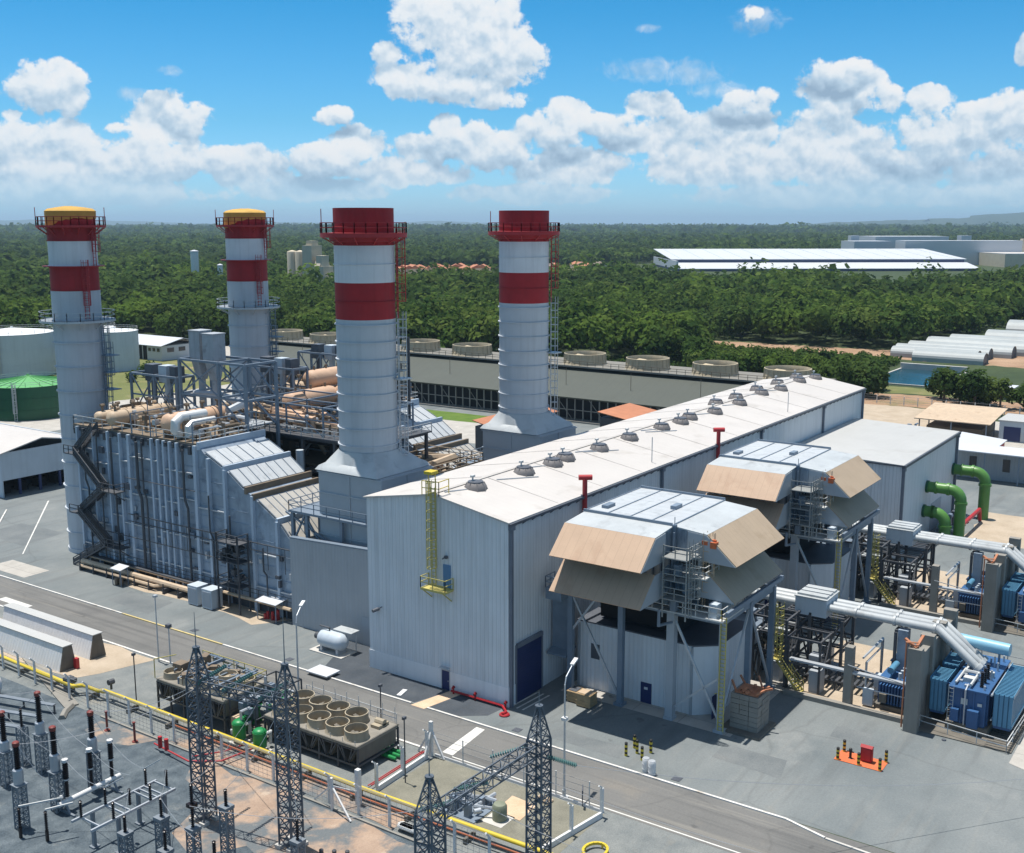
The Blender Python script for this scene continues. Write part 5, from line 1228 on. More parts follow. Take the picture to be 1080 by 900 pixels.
# ================================================================== isolated-phase bus ducts
def busduct(label):
    t = thing('bus_duct', label, 'bus duct', (113, 34, 0), 'triple bus ducts to the transformers')
    for k in range(3):
        x = 111.7 + k * 1.15
        mb = MB(); mb.tube([(x, 52, 8.0), (x, 25.6, 8.0), (x, 21.7, 4.9)], .41, 12)
        for y in (45, 34, 30, 26): mb.cyl((x, y, 8.0), (x, y - .25, 8.0), .54, 12)
        mb.cyl((x, 21.75, 4.95), (x, 21.45, 4.7), .56, 12)
        part('phase_tube', mb, K['alu_roof'], t)
    mb = MB(); mb.box(111.0, 114.8, 36.8, 40.2, 7.0, 8.9); part('junction_box', mb, K['tank'], t)
    mb = MB(); mb.box(110.9, 114.9, 36.7, 40.3, 8.9, 9.0)
    for k in range(3): mb.box(111.3 + k * 1.2, 112.2 + k * 1.2, 36.9, 40.1, 9.0, 9.22)
    part('box_lid', mb, K['alu_roof'], t)
    mb = MB()
    for y in (44.5, 38.5, 35, 29.5):
        for x in (111.0, 114.8): mb.beam((x, y, 0), (x, y, 7.1), .28)
        mb.beam((111, y, 7.2), (114.8, y, 7.2), .28); mb.beam((111, y, 3.6), (114.8, y, 3.6), .2)
    for x in (111.0, 114.8):
        mb.beam((x, 44.5, .3), (x, 38.5, 7), .16); mb.beam((x, 38.5, .3), (x, 35, 7), .16); mb.beam((x, 44.5, 4.4), (x, 35, 4.4), .2)
    part('support_frame', mb, K['steel_dark'], t)
    return t
bd = busduct('three pale parallel pipes with a box, bending down to the nearest blue transformer')
dup(bd, (113 + UNIT, 34, 0), 'three pale parallel pipes running past the green pipes to the rear transformer')

# ================================================================== transformers and fire walls
def transformer(label):
    t = thing('power_transformer', label, 'transformer', (111, 21.5, 0), 'blue power transformers')
    mb = MB(); mb.box(106.8, 116.5, 19.7, 22.9, .9, 4.3)
    for i in range(6): x = 107.4 + i * 1.7; mb.box(x, x + .12, 19.55, 19.7, .9, 4.25); mb.box(x, x + .12, 22.9, 23.05, .9, 4.25)
    for y in (20.7, 21.8): mb.box(106.65, 106.8, y, y + .12, .9, 4.25)
    mb.box(106.6, 116.7, 19.5, 23.1, 4.3, 4.45); part('tank', mb, K['blue'], t)
    mb = MB(); mb.box(106.6, 116.8, 19.4, 23.2, 0, .9); part('plinth', mb, K['conc_dark'], t)
    for (y0, y1) in ((17.4, 19.1), (23.5, 25.0)):
        for x0, x1 in (((107.2, 115.8),) if y0 < 20 else ((107.6, 111), (112.2, 115.8))):
            mb = MB(); n = int((x1 - x0) / .34)
            for i in range(n): x = x0 + i * .34; mb.box(x, x + .13, y0, y1, 1.3, 4.5)
            mb.box(x0 - .1, x1, y0 - .05, y0, 4.2, 4.6); mb.box(x0 - .1, x1, y1, y1 + .05, 4.2, 4.6); mb.box(x0 - .1, x1, y0 - .05, y0, 1.25, 1.5); [mb.box(x0 - .14, x0 - .04, y0 + k * (y1 - y0) / 4, y0 + (k + .75) * (y1 - y0) / 4, 1.3, 4.45) for k in range(4)]
            rd = part('radiator_bank', mb, K['blue_fin'], t)
            mb = MB(); mb.box(x0, x1, y0 + .1, y1 - .1, 1.0, 1.3); mb.beam((x0 + .4, y1 + .1, 4.1), (x0 + .4, 19.8 if y0 < 20 else 23.0, 4.1), .2); mb.beam((x1 - .4, y1 + .1, 1.6), (x1 - .4, 19.8 if y0 < 20 else 23.0, 1.6), .2); part('header_pipe', mb, K['blue'], rd)
    mb = MB(); mb.cyl((114.6, 24.6, 6.4), (114.2, 19.2, 6.4), .62, 16); cv = part('conservator_tank', mb, K['blue_light'], t)
    mb = MB()
    for y in (20.2, 23.4): mb.beam((114.4, y, 4.4), (114.4, y, 5.9), .2)
    part('bracket', mb, K['steel'], cv)
    for k in range(3):
        x = 111.7 + k * 1.15
        mb = MB(); mb.cyl((x, 21.6, 4.4), (x, 21.6, 4.95), .4, 10); part('bushing_turret', mb, K['tank'], t)
    for k in range(3):
        x = 108.0 + k * 1.2
        mb = MB(); mb.lathe(x, 20.4, [(.22 if i % 2 else .12, 4.45 + i * .1) for i in range(16)], 10, False); part('bushing', mb, K['ins_dark'], t)
    mb = MB(); mb.tube([(107, 21.2, 4.8), (110.4, 21.2, 4.8), (110.4, 22.4, 4.8), (113.6, 22.4, 5.0), (113.8, 22.2, 6)], .14, 6); mb.tube([(107.2, 22.6, 4.7), (115.8, 22.6, 4.7)], .12, 6); mb.box(108.4, 109.2, 21.2, 22.2, 4.45, 4.9); mb.box(110.8, 111.2, 19.9, 20.6, 4.45, 5.0)
    part('top_fitting', mb, K['rail'], t)
    mb = MB()
    for i in range(10): x = 107.3 + i * .95; mb.cyl((x, 20.0 + (i % 3) * .5, 4.45), (x, 20.0 + (i % 3) * .5, 4.9 + (i % 4) * .2), .1, 7); mb.box(x - .15, x + .2, 21.4 + (i % 2) * .8, 21.8 + (i % 2) * .8, 4.45, 4.65)
    mb.tube([(107.0, 19.3, 4.2), (116, 19.3, 4.2)], .09, 6); mb.tube([(107.0, 19.2, 1.8), (116, 19.2, 1.8)], .09, 6); mb.tube([(106.5, 21.5, .9), (106.5, 21.5, 4.4), (107.4, 21.5, 4.7)], .07, 6)
    part('valve_fitting', mb, K['galv'], t)
    mb = MB(); mb.box(106.61, 106.64, 21.3, 21.9, 2.9, 3.5); mb.box(106.61, 106.64, 20.0, 20.4, 3.0, 3.3); part('rating_plate', mb, K['rail'], t)
    mb = MB(); mb.ladder(106.45, 22.8, .9, 4.6, 0, .45, .05); part('ladder', mb, K['rail'], t)
    mb = MB(); mb.box(106.1, 106.6, 20.2, 21.2, .9, 2.6); mb.box(106.2, 106.6, 22.0, 22.7, 1.2, 2.4); part('control_cabinet', mb, K['blue'], t)
    mb = MB(); mb.rail([(105.6, 25.3, .1), (104.4, 17.2, .1), (117, 16.9, .1)], 1.15, .07, 2.4); part('handrail', mb, K['rail'], t)
    mb = MB(); mb.box(104.6, 118, 16.8, 25.2, 0, .12); [mb.box(104.6 + i * .5, 104.8 + i * .5, 16.9, 19.2, .12, .17) for i in range(26)]; part('oil_pit_grating', mb, K['conc_dark'], t)
    return t
tf = transformer('large blue transformer with finned radiators and light blue cylinder, nearest the camera')
dup(tf, (111 + UNIT, 21.5, 0), 'large blue transformer at the right edge under the further bus ducts')
def firewall(label, lowlabel):
    t = thing('fire_wall', label, 'wall', (112, 26, 0), 'concrete walls beside the transformers')
    mb = MB(); mb.box(104.2, 118, 25.4, 26.1, 0, 7.4); part('panel', mb, K['conc'], t)
    for x in (104.2, 108.6, 113, 117.4):
        mb = MB(); mb.box(x - .4, x + .5, 25.1, 26.4, 0, 8.4); part('pillar', mb, K['conc'], t)
    mb = MB(); mb.beam((104.2, 25.7, 8.4), (104.6, 26.9, 9.0), .3, .2); mb.beam((104.2, 25.7, 8.5), (106.5, 25.7, 8.9), .25); mb.tube([(104.0, 26.6, .3), (104.0, 26.6, 8.9), (104.4, 25.6, 8.9)], .08, 6); part('pipe_bracket', mb, K['terracotta'], t)
    c = thing('beam_post', lowlabel, 'pillar', (106.4, 32.6, 0), 'concrete posts in front of the auxiliary transformers')
    mb = MB(); mb.box(105.9, 106.8, 32.2, 33.0, 0, 6.4); part('pillar', mb, K['conc'], c)
    mb = MB(); mb.box(106.1, 106.7, 26.4, 38.8, 3.6, 3.8); mb.beam((105.8, 32.6, 4.6), (105.6, 26.4, 3.9), .08); mb.beam((106.3, 32.2, 3.7), (106.3, 26.4, 3.7), .14); part('rail_beam', mb, K['galv'], c)
    mb = MB(); mb.box(105.4, 106, 26.4, 39, 0, .5); part('curb', mb, K['conc'], c)
    return t, c
fw, bp_ = firewall('weathered concrete fire wall with pillars left of the nearest blue transformer', 'slim concrete post left of the near fire wall, in front of small dark transformers')
dup(fw, (112 + UNIT, 26, 0), 'weathered concrete fire wall with red pipe beside the rear transformer')
dup(bp_, (106.4 + UNIT, 32.6, 0), 'slim concrete post with red rail further back, right of the yellow grid')
def auxtrafo(label, y=28.8):
    t = thing('auxiliary_transformer', label, 'transformer', (110, y, 0), 'dark blue auxiliary transformers behind the concrete posts')
    mb = MB(); mb.box(108, 111.4, y - 1.3, y + 1.3, .5, 2.9); mb.box(107.9, 111.5, y - 1.4, y + 1.4, 2.9, 3.0); part('tank', mb, K['blue'], t)
    mb = MB()
    for i in range(8): mb.box(107.3, 107.95, y - 1.2 + i * .3, y - 1.08 + i * .3, .8, 2.7); mb.box(111.45, 112.1, y - 1.2 + i * .3, y - 1.08 + i * .3, .8, 2.7)
    part('radiator_fin', mb, K['blue'], t)
    mb = MB(); mb.cyl((108.4, y + .3, 3.9), (110.6, y + .3, 3.9), .34, 12); mb.beam((108.8, y + .3, 3), (108.8, y + .3, 3.7), .12); mb.beam((110.2, y + .3, 3), (110.2, y + .3, 3.7), .12); part('conservator_tank', mb, K['blue_fin'], t)
    mb = MB(); mb.box(111.0, 112.0, y - .5, y + .5, 3.0, 7.4); part('cable_duct', mb, K['hrsg'], t)
    mb = MB(); mb.box(112.6, 115.4, y - 1.2, y + 1.4, .5, 3.3); mb.box(112.5, 115.5, y - 1.3, y + 1.5, 3.3, 3.4)
    for i in range(9): mb.box(112.1, 112.6, y - 1.1 + i * .28, y - .98 + i * .28, .8, 3.0)
    mb.cyl((113.2, y, 3.4), (113.2, y, 4.3), .25, 8); mb.cyl((114.4, y + .4, 4.0), (114.4, y - 1.0, 4.0), .3, 10); mb.box(109.0, 109.8, y - 2.4, y - 1.6, .3, 2.2)
    part('rear_tank', mb, K['blue'], t)
    mb = MB(); mb.box(107.2, 107.7, y + 1.6, y + 2.6, .2, 1.9); mb.box(110.2, 111.0, y + 1.7, y + 2.4, .2, 2.4); mb.cyl((108.6, y - .6, 3.0), (108.6, y - .6, 3.8), .16, 8); mb.cyl((109.4, y - .6, 3.0), (109.4, y - .6, 3.8), .16, 8); mb.cyl((110.2, y - .6, 3.0), (110.2, y - .6, 3.8), .16, 8)
    part('control_cabinet', mb, K['tank'], t)
    mb = MB(); mb.tube([(106.6, y + 3, 2.2), (106.6, y - 3, 2.2)], .06, 6); mb.tube([(107.5, y + 2.8, 5.0), (114, y + 2.8, 5.0), (114, y + 2.8, .3)], .12, 6); mb.tube([(108, y + 2.6, .3), (108, y + 2.6, 4.4), (113, y + 2.6, 4.4)], .09, 6); part('cable_pipe', mb, K['galv'], t)
    mb = MB(); mb.box(106.9, 107.2, y + .2, y + .9, 1.0, 1.9); mb.box(107.5, 112, y - 1.5, y + 1.5, 0, .5); part('plinth', mb, K['conc_dark'], t)
    return t
ax = auxtrafo('small dark blue transformer between the near fire wall and slim concrete post')
dup(ax, (110 + UNIT, 28.8, 0), 'small dark blue transformer behind the red rail in the rear bay')
# yard fence at the transformer
t = thing('yard_fence', 'thin chain-link fence behind the near blue transformer at the right edge', 'fence', (121, 20, 0))
for i in range(6):
    mb = MB(); mb.beam((122.5, 26 - i * 2.6, 0), (122.5, 26 - i * 2.6, 2.8), .12); part('post', mb, K['rail'], t)
mb = MB()
for z in (.3, 1.2, 2.0, 2.7): mb.beam((122.5, 26, z), (122.5, 13, z), .05)
part('wire', mb, K['wire'], t)

# ================================================================== flat-roofed building right of the hall
rb = thing('switchgear_building', 'ribbed grey building with flat grey roof against the right side of the hall', 'building', (176, 52, 0))
x0, x1, y0, y1, z1 = 160.3, 192.2, 43.2, 60.2, 13.8
mb = MB(); mb.prism([(y0, 0), (y1, 0), (y1, z1 + .5), (y0, z1)], x0, x1, 'x'); part('wall', mb, K['clad'], rb)
mb = MB(); mb.prism([(y0 - .3, z1 - .02), (y1, z1 + .5), (y1, z1 + .66), (y0 - .3, z1 + .14)], x0 - .3, x1 + .3, 'x'); part('roof', mb, K['roof_grey'], rb)
mb = MB(); mb.box(x0 - .3, x1 + .3, y0 - .55, y0 - .31, z1 - .3, z1 + .1); mb.box(x0 - .34, x0 - .303, y0 - .3, y1, z1 - .1, z1 + .1); part('gutter', mb, K['gutter'], rb)
for x in (x0 + .2, x1 - .3):
    mb = MB(); mb.box(x - .2, x + .2, y0 - .4, y0 - .05, 0, z1 - .3); mb.box(x - .35, x + .35, y0 - .5, y0 - .04, z1 - .8, z1 - .3); part('downpipe', mb, K['pipe_grey'], rb)
mb = MB(); mb.box(178, 184, y0 - .08, y0 - .003, 0, 4.5); part('door', mb, K['grey_plate'], rb)
# green cooling pipes bending out of its wall
def bendpipe(x, z, r, label, reach=5.2, low=0):
    t = thing('green_pipe', label, 'pipe', (x, 40, low), 'fat green pipes bending out of the grey building')
    n = 6; R2 = r * 2.0; yo = y0 - reach
    arc = [(x, yo + R2 - R2 * math.sin(PI / 2 * i / n), z - R2 + R2 * math.cos(PI / 2 * i / n)) for i in range(n + 1)]
    mb = MB(); mb.tube([(x, y0 - .01, z)] + arc + [(x, yo, low)], r, 20); part('pipe', mb, K['green_pipe'], t)
    for a, b_ in (((x, y0 - .02, z), (x, y0 - .35, z)), ((x, y0 - 1.3, z), (x, y0 - 1.6, z)), ((x, yo + R2 + .1, z), (x, yo + R2 + .5, z)), ((x, yo, z - R2 - .1), (x, yo, z - R2 - .5))):
        mb = MB(); mb.cyl(a, b_, r * 1.18, 20); part('flange', mb, K['green_dark'] if a[1] > y0 - .1 else K['green_pipe'], t)
bendpipe(174.6, 8.0, .82, 'nearer of two tall green pipes bending down, in front of the grey building')
bendpipe(190.9, 7.8, .86, 'further of two tall green pipes bending down, by the far corner of the grey building')
bendpipe(173.4, 4.4, .85, 'low short green pipe stub below the two tall green pipes', 3.4, .8)
t = thing('pump_skid', 'dark pumps and valves at the foot of the green pipes', 'pump set', (182, 40, 0)); r2 = random.Random(9)
for i in range(5):
    x = 178 + i * 2.2; mb = MB(); mb.cyl((x, 39.5, .9), (x, 42, .9), .6, 10); mb.box(x - .6, x + .6, 39.4, 42.2, 0, .35); mb.cyl((x, 40.2, .9), (x, 40.2, 3.0), .3, 8); mb.cyl((x - .5, 40.2, 3), (x + .5, 40.2, 3), .4, 8); part('pump', mb, K['gutter'] if i % 2 else K['steel'], t)
mb = MB(); mb.tube([(176.5, 38, 2.2), (188, 38, 2.2), (189, 38, .2)], .3, 8); part('pipe_run', mb, K['red_steel'], t)
# long low block at the right edge
t = thing('service_block', 'long low grey block with pale canopy roof behind the green pipes at the right edge', 'building', (226, 44, 0))
mb = MB(); mb.box(222, 226, 24, 50.5, 0, 5.6); part('wall', mb, K['clad_dark'], t)
mb = MB(); mb.box(218.5, 226.5, 23.6, 50.9, 5.6, 5.8); part('roof', mb, K['factory'], t)
for y in (33, 40, 46):
    mb = MB(); mb.box(221.9, 221.997, y, y + 1.3, 1.8, 4.2); part('window', mb, K['glass'], t)
for y in (26, 32, 38, 44, 50):
    mb = MB(); mb.beam((219, y, 0), (219, y, 5.6), .2); part('post', mb, K['steel'], t)
t = thing('low_store', 'white walled low store with sloping white roof behind the grey building', 'store', (245, 51, 0))
mb = MB(); mb.box(238, 250.5, 46.6, 55, 0, 2.6); part('wall', mb, K['red_steel'], t)
mb = MB(); mb.prism([(46.2, 2.6), (55.4, 3.4), (55.4, 3.55), (46.2, 2.75)], 237.5, 251, 'x'); part('roof', mb, K['factory'], t)
t = thing('open_shed', 'open shed with long beige roof behind the grey flat roof', 'shed', (266, 60, 0))
mb = MB(); mb.prism([(259.5, 4.0), (277.5, 5.2), (277.5, 5.4), (259.5, 4.2)], 51.5, 68, 'y'); part('roof', mb, K['insul'], t)
for x in (260.5, 269, 276.5):
    for y in (52.5, 60, 67):
        mb = MB(); mb.beam((x, y, 0), (x, y, 4.2), .25); part('post', mb, K['steel'], t)
mb = MB(); mb.box(263, 276, 54, 66, 0, 2.2); part('stored_goods', mb, K['brown'], t)
t = thing('cabin', 'small blue-grey cabin at the right end of the beige roofed shed', 'cabin', (268, 48, 0))
mb = MB(); mb.box(264, 274, 45, 50.5, 0, 4.6); part('wall', mb, K['tank'], t)
mb = MB(); mb.box(263.7, 274.3, 44.7, 50.8, 4.6, 4.8); part('roof', mb, K['roof_grey'], t)
mb = MB(); mb.box(263.92, 263.997, 46, 49.5, .2, 3.4); part('window', mb, K['blue_door'], t)
r2 = random.Random(21)
for i in range(7):
    x, y = 226 + i * 4.6 + r2.uniform(-1, 1), 66 + r2.uniform(-3, 3)
    t = thing('equipment_unit', ['pale box unit with fan top', 'grey pump housing', 'white tank unit with pipes'][i % 3] + ' behind the hall, %s' % ['first', 'second', 'third', 'fourth', 'fifth', 'sixth', 'last'][i] + ' of the row going right', 'equipment', (x, y, 0), 'small plant units behind the hall end')
    mb = MB(); mb.box(x - 1.6, x + 1.6, y - 1.4, y + 1.4, 0, 1.8 + r2.uniform(0, 1.2)); part('housing', mb, K['tank'] if i % 2 else K['galv'], t)
    mb = MB(); mb.cyl((x - .6, y, 1.8), (x - .6, y, 3.6), .5, 10); mb.tube([(x + .6, y - 1, 1.5), (x + .6, y - 1, 3.4), (x + 2.2, y - 1, 3.4)], .2, 6); part('pipe', mb, K['steel'], t)
for i, (y, c) in enumerate(((47.5, 'yellow'), (44.5, 'white'), (41.5, 'yellow'))):
    x = 262 + i * 1.5
    t = thing('storage_rack', ['pale yellow rack of pipes nearest the cabin', 'white covered rack beside the yellow ones', 'pale yellow rack at the right edge'][i], 'rack', (x + 5, y - 4, 0), 'racks in the back yard')
    mb = MB(); mb.box(x, x + 9, y - 5, y - 3.2, 1.2, 2.4); part('load', mb, K['yellow_pale'] if c == 'yellow' else K['factory'], t)
    mb = MB(); [mb.box(x + k, x + k + .3, y - 5.2, y - 3, 0, 1.2) for k in (.5, 4.3, 8.2)]; part('stand', mb, K['steel'], t)
# ================================================================== foreground: road side
def lamp(x, y, h, reach, ang, label, n=1):
    t = thing('street_lamp', label, 'lamp post', (x, y, 0), 'lamp posts along the road')
    mb = MB(); c, s_ = math.cos(ang), math.sin(ang)
    mb.cyl((x, y, 0), (x, y, h - 1.2), .11, 8, .07); mb.cyl((x, y, 0), (x, y, .8), .16, 8); mb.box(x - .3, x + .3, y - .3, y + .3, 0, .12)
    mb.tube([(x, y, h - 1.25), (x + c * reach * .15, y + s_ * reach * .15, h - .6), (x + c * reach, y + s_ * reach, h)], .055, 6); part('pole', mb, K['galv'], t)
    mb = MB(); a = Vector((x + c * reach * .85, y + s_ * reach * .85, h - .02)); b_ = Vector((x + c * (reach + .75), y + s_ * (reach + .75), h + .18)); mb.beam(a, b_, .34, .16); mb.beam(a.lerp(b_, .1) - Vector((0, 0, .1)), a.lerp(b_, .9) - Vector((0, 0, .1)), .24, .06); part('lamp_head', mb, K['white_paint'], t)
    if n > 1:
        mb = MB(); mb.box(x - .22, x + .22, y - .22, y + .22, h * .62, h * .62 + .25); part('junction_box', mb, K['white_paint'], t)
    return t
lamp(74.6, 46.4, 11.4, 1.8, math.radians(10), 'tall curved lamp post with junction box by the road at the white corner wall', 2)
lamp(72.9, 76.0, 11.2, 1.5, math.radians(25), 'curved lamp post behind the lattice mast next to the fan cooler')
t = thing('street_lamp', 'thin straight pole with small camera between the road and cooler bank', 'lamp post', (74.5, 99.5, 0), 'lamp posts along the road')
mb = MB(); mb.cyl((74.5, 99.5, 0), (74.5, 99.5, 7.6), .1, 7, .06); part('pole', mb, K['galv'], t)
mb = MB(); mb.box(74.3, 74.7, 99.3, 99.7, 7.5, 7.75); part('lamp_head', mb, K['galv'], t)
t = thing('street_lamp', 'shorter pole with a square box head beside the thin straight pole', 'lamp post', (74.9, 98.0, 0), 'lamp posts along the road')
mb = MB(); mb.cyl((74.9, 98, 0), (74.9, 98, 4.4), .1, 7, .07); part('pole', mb, K['galv'], t)
mb = MB(); mb.box(74.6, 75.1, 97.7, 98.2, 4.2, 4.6); part('lamp_head', mb, K['gutter'], t)
for (x, y, h, lb) in ((66.2, 92.4, 5.2, 'dark thin post at the near left corner of the cooler bank'), (69.0, 59.2, 6.0, 'thin dark floodlight post in front of the white corner wall'), (73.4, 65.8, 5.8, 'thin post with round lamp at the right end of the fan cooler')):
    t = thing('flood_post', lb, 'post', (x, y, 0), 'thin posts around the coolers')
    mb = MB(); mb.cyl((x, y, 0), (x, y, h), .06, 6); part('pole', mb, K['steel_dark'], t)
    mb = MB(); mb.box(x - .18, x + .18, y - .12, y + .12, h - .1, h + .15); part('lamp_head', mb, K['gutter'], t)
# white gas tank on saddles
t = thing('gas_tank', 'small white horizontal tank on a concrete pad left of the hall end wall', 'tank', (87.6, 85.6, 0))
mb = MB(); n = 16; prof = [(.05, 83.5), (.55, 83.6), (.92, 83.95), (1.0, 84.4), (1.0, 86.7), (.92, 87.15), (.55, 87.5), (.05, 87.6)]
for q, y in prof:
    for j in range(n): mb.v.append((87.6 + q * math.cos(2 * PI * j / n), y, 1.45 + q * math.sin(2 * PI * j / n)))
mb.idx([(i * n + j, (i + 1) * n + j, (i + 1) * n + (j + 1) % n, i * n + (j + 1) % n) for i in range(len(prof) - 1) for j in range(n)], True)
part('shell', mb, K['tank'], t)
mb = MB(); mb.box(86.9, 88.3, 84.2, 84.5, .1, .9); mb.box(86.9, 88.3, 86.6, 86.9, .1, .9); part('saddle', mb, K['galv'], t)
mb = MB(); mb.box(86.4, 89, 83.2, 88.2, 0, .12); part('pad', mb, K['conc_light'], t)
mb = MB(); mb.box(87.9, 89.3, 83.0, 85.8, 2.5, 2.6); mb.beam((88.9, 83.2, 0), (88.9, 83.2, 2.5), .08); mb.beam((88.9, 85.6, 0), (88.9, 85.6, 2.5), .08); part('canopy', mb, K['alu_roof'], t)
mb = MB(); mb.cyl((87.6, 87.6, 1.5), (87.6, 88.1, 1.5), .4, 10); mb.tube([(87.6, 86, 2.4), (87.6, 86, 2.8), (87.6, 87.5, 2.8)], .08, 6); part('valve', mb, K['steel_dark'], t)
t = thing('cover_slab', 'flat white cover slab lying at the kerb near the tank', 'slab', (82.3, 82.0, 0))
mb = MB(); mb.box(81.2, 83.3, 80.4, 83.4, .32, .46); part('lid', mb, K['factory'], t)
mb = MB(); mb.box(81.4, 83.1, 80.6, 83.2, 0, .32); part('base', mb, K['conc_dark'], t)
t = thing('warning_sign', 'small white plate lying on the dark paving before the end wall', 'plate', (83.2, 71.7, 0))
mb = MB(); mb.rbox(83.3, 71.7, .03, .12, 1.6, .5, .25); part('plate', mb, K['white_paint'], t)
# shelters
def shelter(x, y, lx, ly, h, label, red=False):
    t = thing('small_shelter', label, 'shelter', (x, y, 0), 'white topped shelters at the boiler foot')
    mb = MB(); mb.prism([(x - lx / 2, h - .15), (x + lx / 2, h + .15), (x + lx / 2, h + .22), (x - lx / 2, h - .08)], y - ly / 2, y + ly / 2, 'y'); part('roof', mb, K['factory'], t)
    for i in (-1, 1):
        for j in (-1, 1):
            mb = MB(); mb.beam((x + i * (lx / 2 - .2), y + j * (ly / 2 - .2), 0), (x + i * (lx / 2 - .2), y + j * (ly / 2 - .2), h - .1), .1); part('post', mb, K['steel'], t)
    mb = MB(); r2 = random.Random(int(y))
    for i in range(6): a = x + r2.uniform(-lx / 2, lx / 2) * .8; b_ = y + r2.uniform(-ly / 2, ly / 2) * .8; mb.cyl((a, b_, 0), (a, b_, r2.uniform(.5, 1.4)), .2, 8)
    part('stored_bottles', mb, K['red_steel'] if red else K['brown'], t)
shelter(91.2, 99.2, 2.2, 3.6, 2.5, 'low shelter with white roof and red bottles at the foot of the boiler step', True)
shelter(92.0 - 3.0, 126.0, 1.5, 2.2, 2.4, 'tiny white topped shelter at the middle of the long boiler wall')
for i, (y, lb) in enumerate(((111.3, 'left of two pale grey cabinets at the boiler foot'), (108.6, 'right of two pale grey cabinets at the boiler foot'))):
    t = thing('electrical_cabinet', lb, 'cabinet', (90, y, 0), 'grey cabinets at the boiler foot')
    mb = MB(); mb.box(89.0, 90.8, y - .9, y + .9, .1, 2.5); mb.box(89, 90.8, y - .95, y + .95, 2.5, 2.6); part('body', mb, K['tank'], t)
    mb = MB(); mb.box(88.95, 88.997, y - .75, y + .75, .3, 2.3); part('door', mb, K['grey_plate'], t)
# hydrant line along the hall foot
t = thing('hydrant_line', 'red fire water pipe running along the foot of the end wall', 'pipe', (86.0, 64, 0))
mb = MB(); mb.tube([(86.2, 67.5, .3), (86.2, 61, .3), (85.2, 59.8, .3), (84.6, 59.9, .3)], .12, 6); part('pipe', mb, K['red'], t)
for y in (67.2, 64.4, 60.6):
    mb = MB(); mb.cyl((86.2, y, 0), (86.2, y, .9), .1, 6); mb.cyl((86.0, y, .7), (86.4, y, .7), .12, 6); part('hydrant', mb, K['red'], t)
mb = MB(); mb.lathe(85.0, 59.9, [(.45, .02), (.55, .12), (.45, .22)], 12); part('hose_reel', mb, K['red'], t)
# crates, drums, bollards
for i, (x, y, lx, h, lb) in enumerate(((92.0, 56.0, 1.1, 1.2, 'open topped timber crate, left of the pair near the roller door'), (91.6, 54.4, 1.6, 1.4, 'larger timber crate with light lid, right of the pair near the roller door'))):
    t = thing('wooden_crate', lb, 'crate', (x, y, 0), 'timber crates by the intake legs')
    mb = MB(); mb.box(x - .7, x + .7, y - lx / 2, y + lx / 2, .1, h)
    for z in (.25, .6, h - .12): mb.box(x - .74, x + .74, y - lx / 2 - .04, y + lx / 2 + .04, z, z + .1)
    part('body', mb, K['wood'], t)
    mb = MB(); mb.box(x - .55, x + .55, y - lx / 2 + .1, y + lx / 2 - .1, h, h + .06); part('lid', mb, K['insul'] if i else K['gutter'], t)
def post(x, y, h, label, group, mats=('yellow', 'stripe_black')):
    t = thing('bollard', label, 'bollard', (x, y, 0), group); n = 6
    mb = MB(); mb.lathe(x, y, [(.14, 0), (.14, h), (.08, h + .05)], 10); part('post', mb, K[mats[1]], t)
    mb = MB()
    for i in range(0, n, 2): mb.lathe(x, y, [(.145, h * i / n), (.145, h * (i + 1) / n)], 10)
    part('stripe', mb, K[mats[0]], t)
for x, y, lb in ((84.3, 45.8, 'leftmost of the striped bollards beside the two white drums'), (86.1, 45.9, 'farthest left striped bollard beyond the two white drums'), (85.3, 45.2, 'striped bollard in the middle of the white drum group'), (84.4, 44.2, 'striped bollard closest to the two white drums'), (86.1, 44.2, 'farthest right striped bollard beyond the two white drums')): post(x, y, 1.3, lb, 'striped bollards around the white drums')
for x, y, lb in ((82.7, 42.9, 'left of two white drums at the kerb'), (82.5, 42.2, 'right of two white drums at the kerb')):
    t = thing('white_drum', lb, 'drum', (x, y, 0), 'white drums at the kerb')
    mb = MB(); mb.lathe(x, y, [(.33, .02), (.34, .3), (.36, .32), (.34, .34), (.34, .8), (.36, .82), (.34, .84), (.34, 1.2), (.31, 1.25)], 14); part('body', mb, K['white_paint'], t)
    mb = MB(); mb.lathe(x, y, [(.3, 1.25), (.3, 1.3), (.1, 1.3)], 12); part('lid', mb, K['galv'], t)
for x, y, lb in ((94.6, 29.6, 'striped bollard at the near left corner of the orange pad'), (96.4, 29.6, 'striped bollard at the far left corner of the orange pad'), (94.6, 27.7, 'striped bollard in the middle of the near edge of the orange pad'), (94.6, 25.8, 'striped bollard at the near right corner of the orange pad'), (96.5, 25.8, 'striped bollard at the far right corner of the orange pad')): post(x, y, 1.15, lb, 'striped bollards around the orange pad')
t = thing('fire_hydrant', 'dark red fire hydrant on the left of the orange pad', 'hydrant', (95.4, 28.7, 0))
mb = MB(); mb.lathe(95.4, 28.7, [(.2, .06), (.12, .1), (.12, .8), (.17, .85), (.12, 1.0), (.04, 1.05)], 12); mb.cyl((95.4, 28.4, .7), (95.4, 29.0, .7), .08, 8); part('body', mb, K['stripe_black'], t)
t = thing('hose_box', 'red hose cabinet standing on the orange pad', 'cabinet', (95.7, 27.3, 0))
mb = MB(); mb.box(95.4, 95.9, 26.8, 27.8, .1, 1.45); mb.prism([(95.3, 1.45), (95.98, 1.45), (95.64, 1.62)], 26.75, 27.85, 'y'); part('body', mb, K['red'], t)
mb = MB(); mb.box(95.36, 95.397, 26.9, 27.7, .2, 1.35); part('door', mb, K['red_steel'], t)
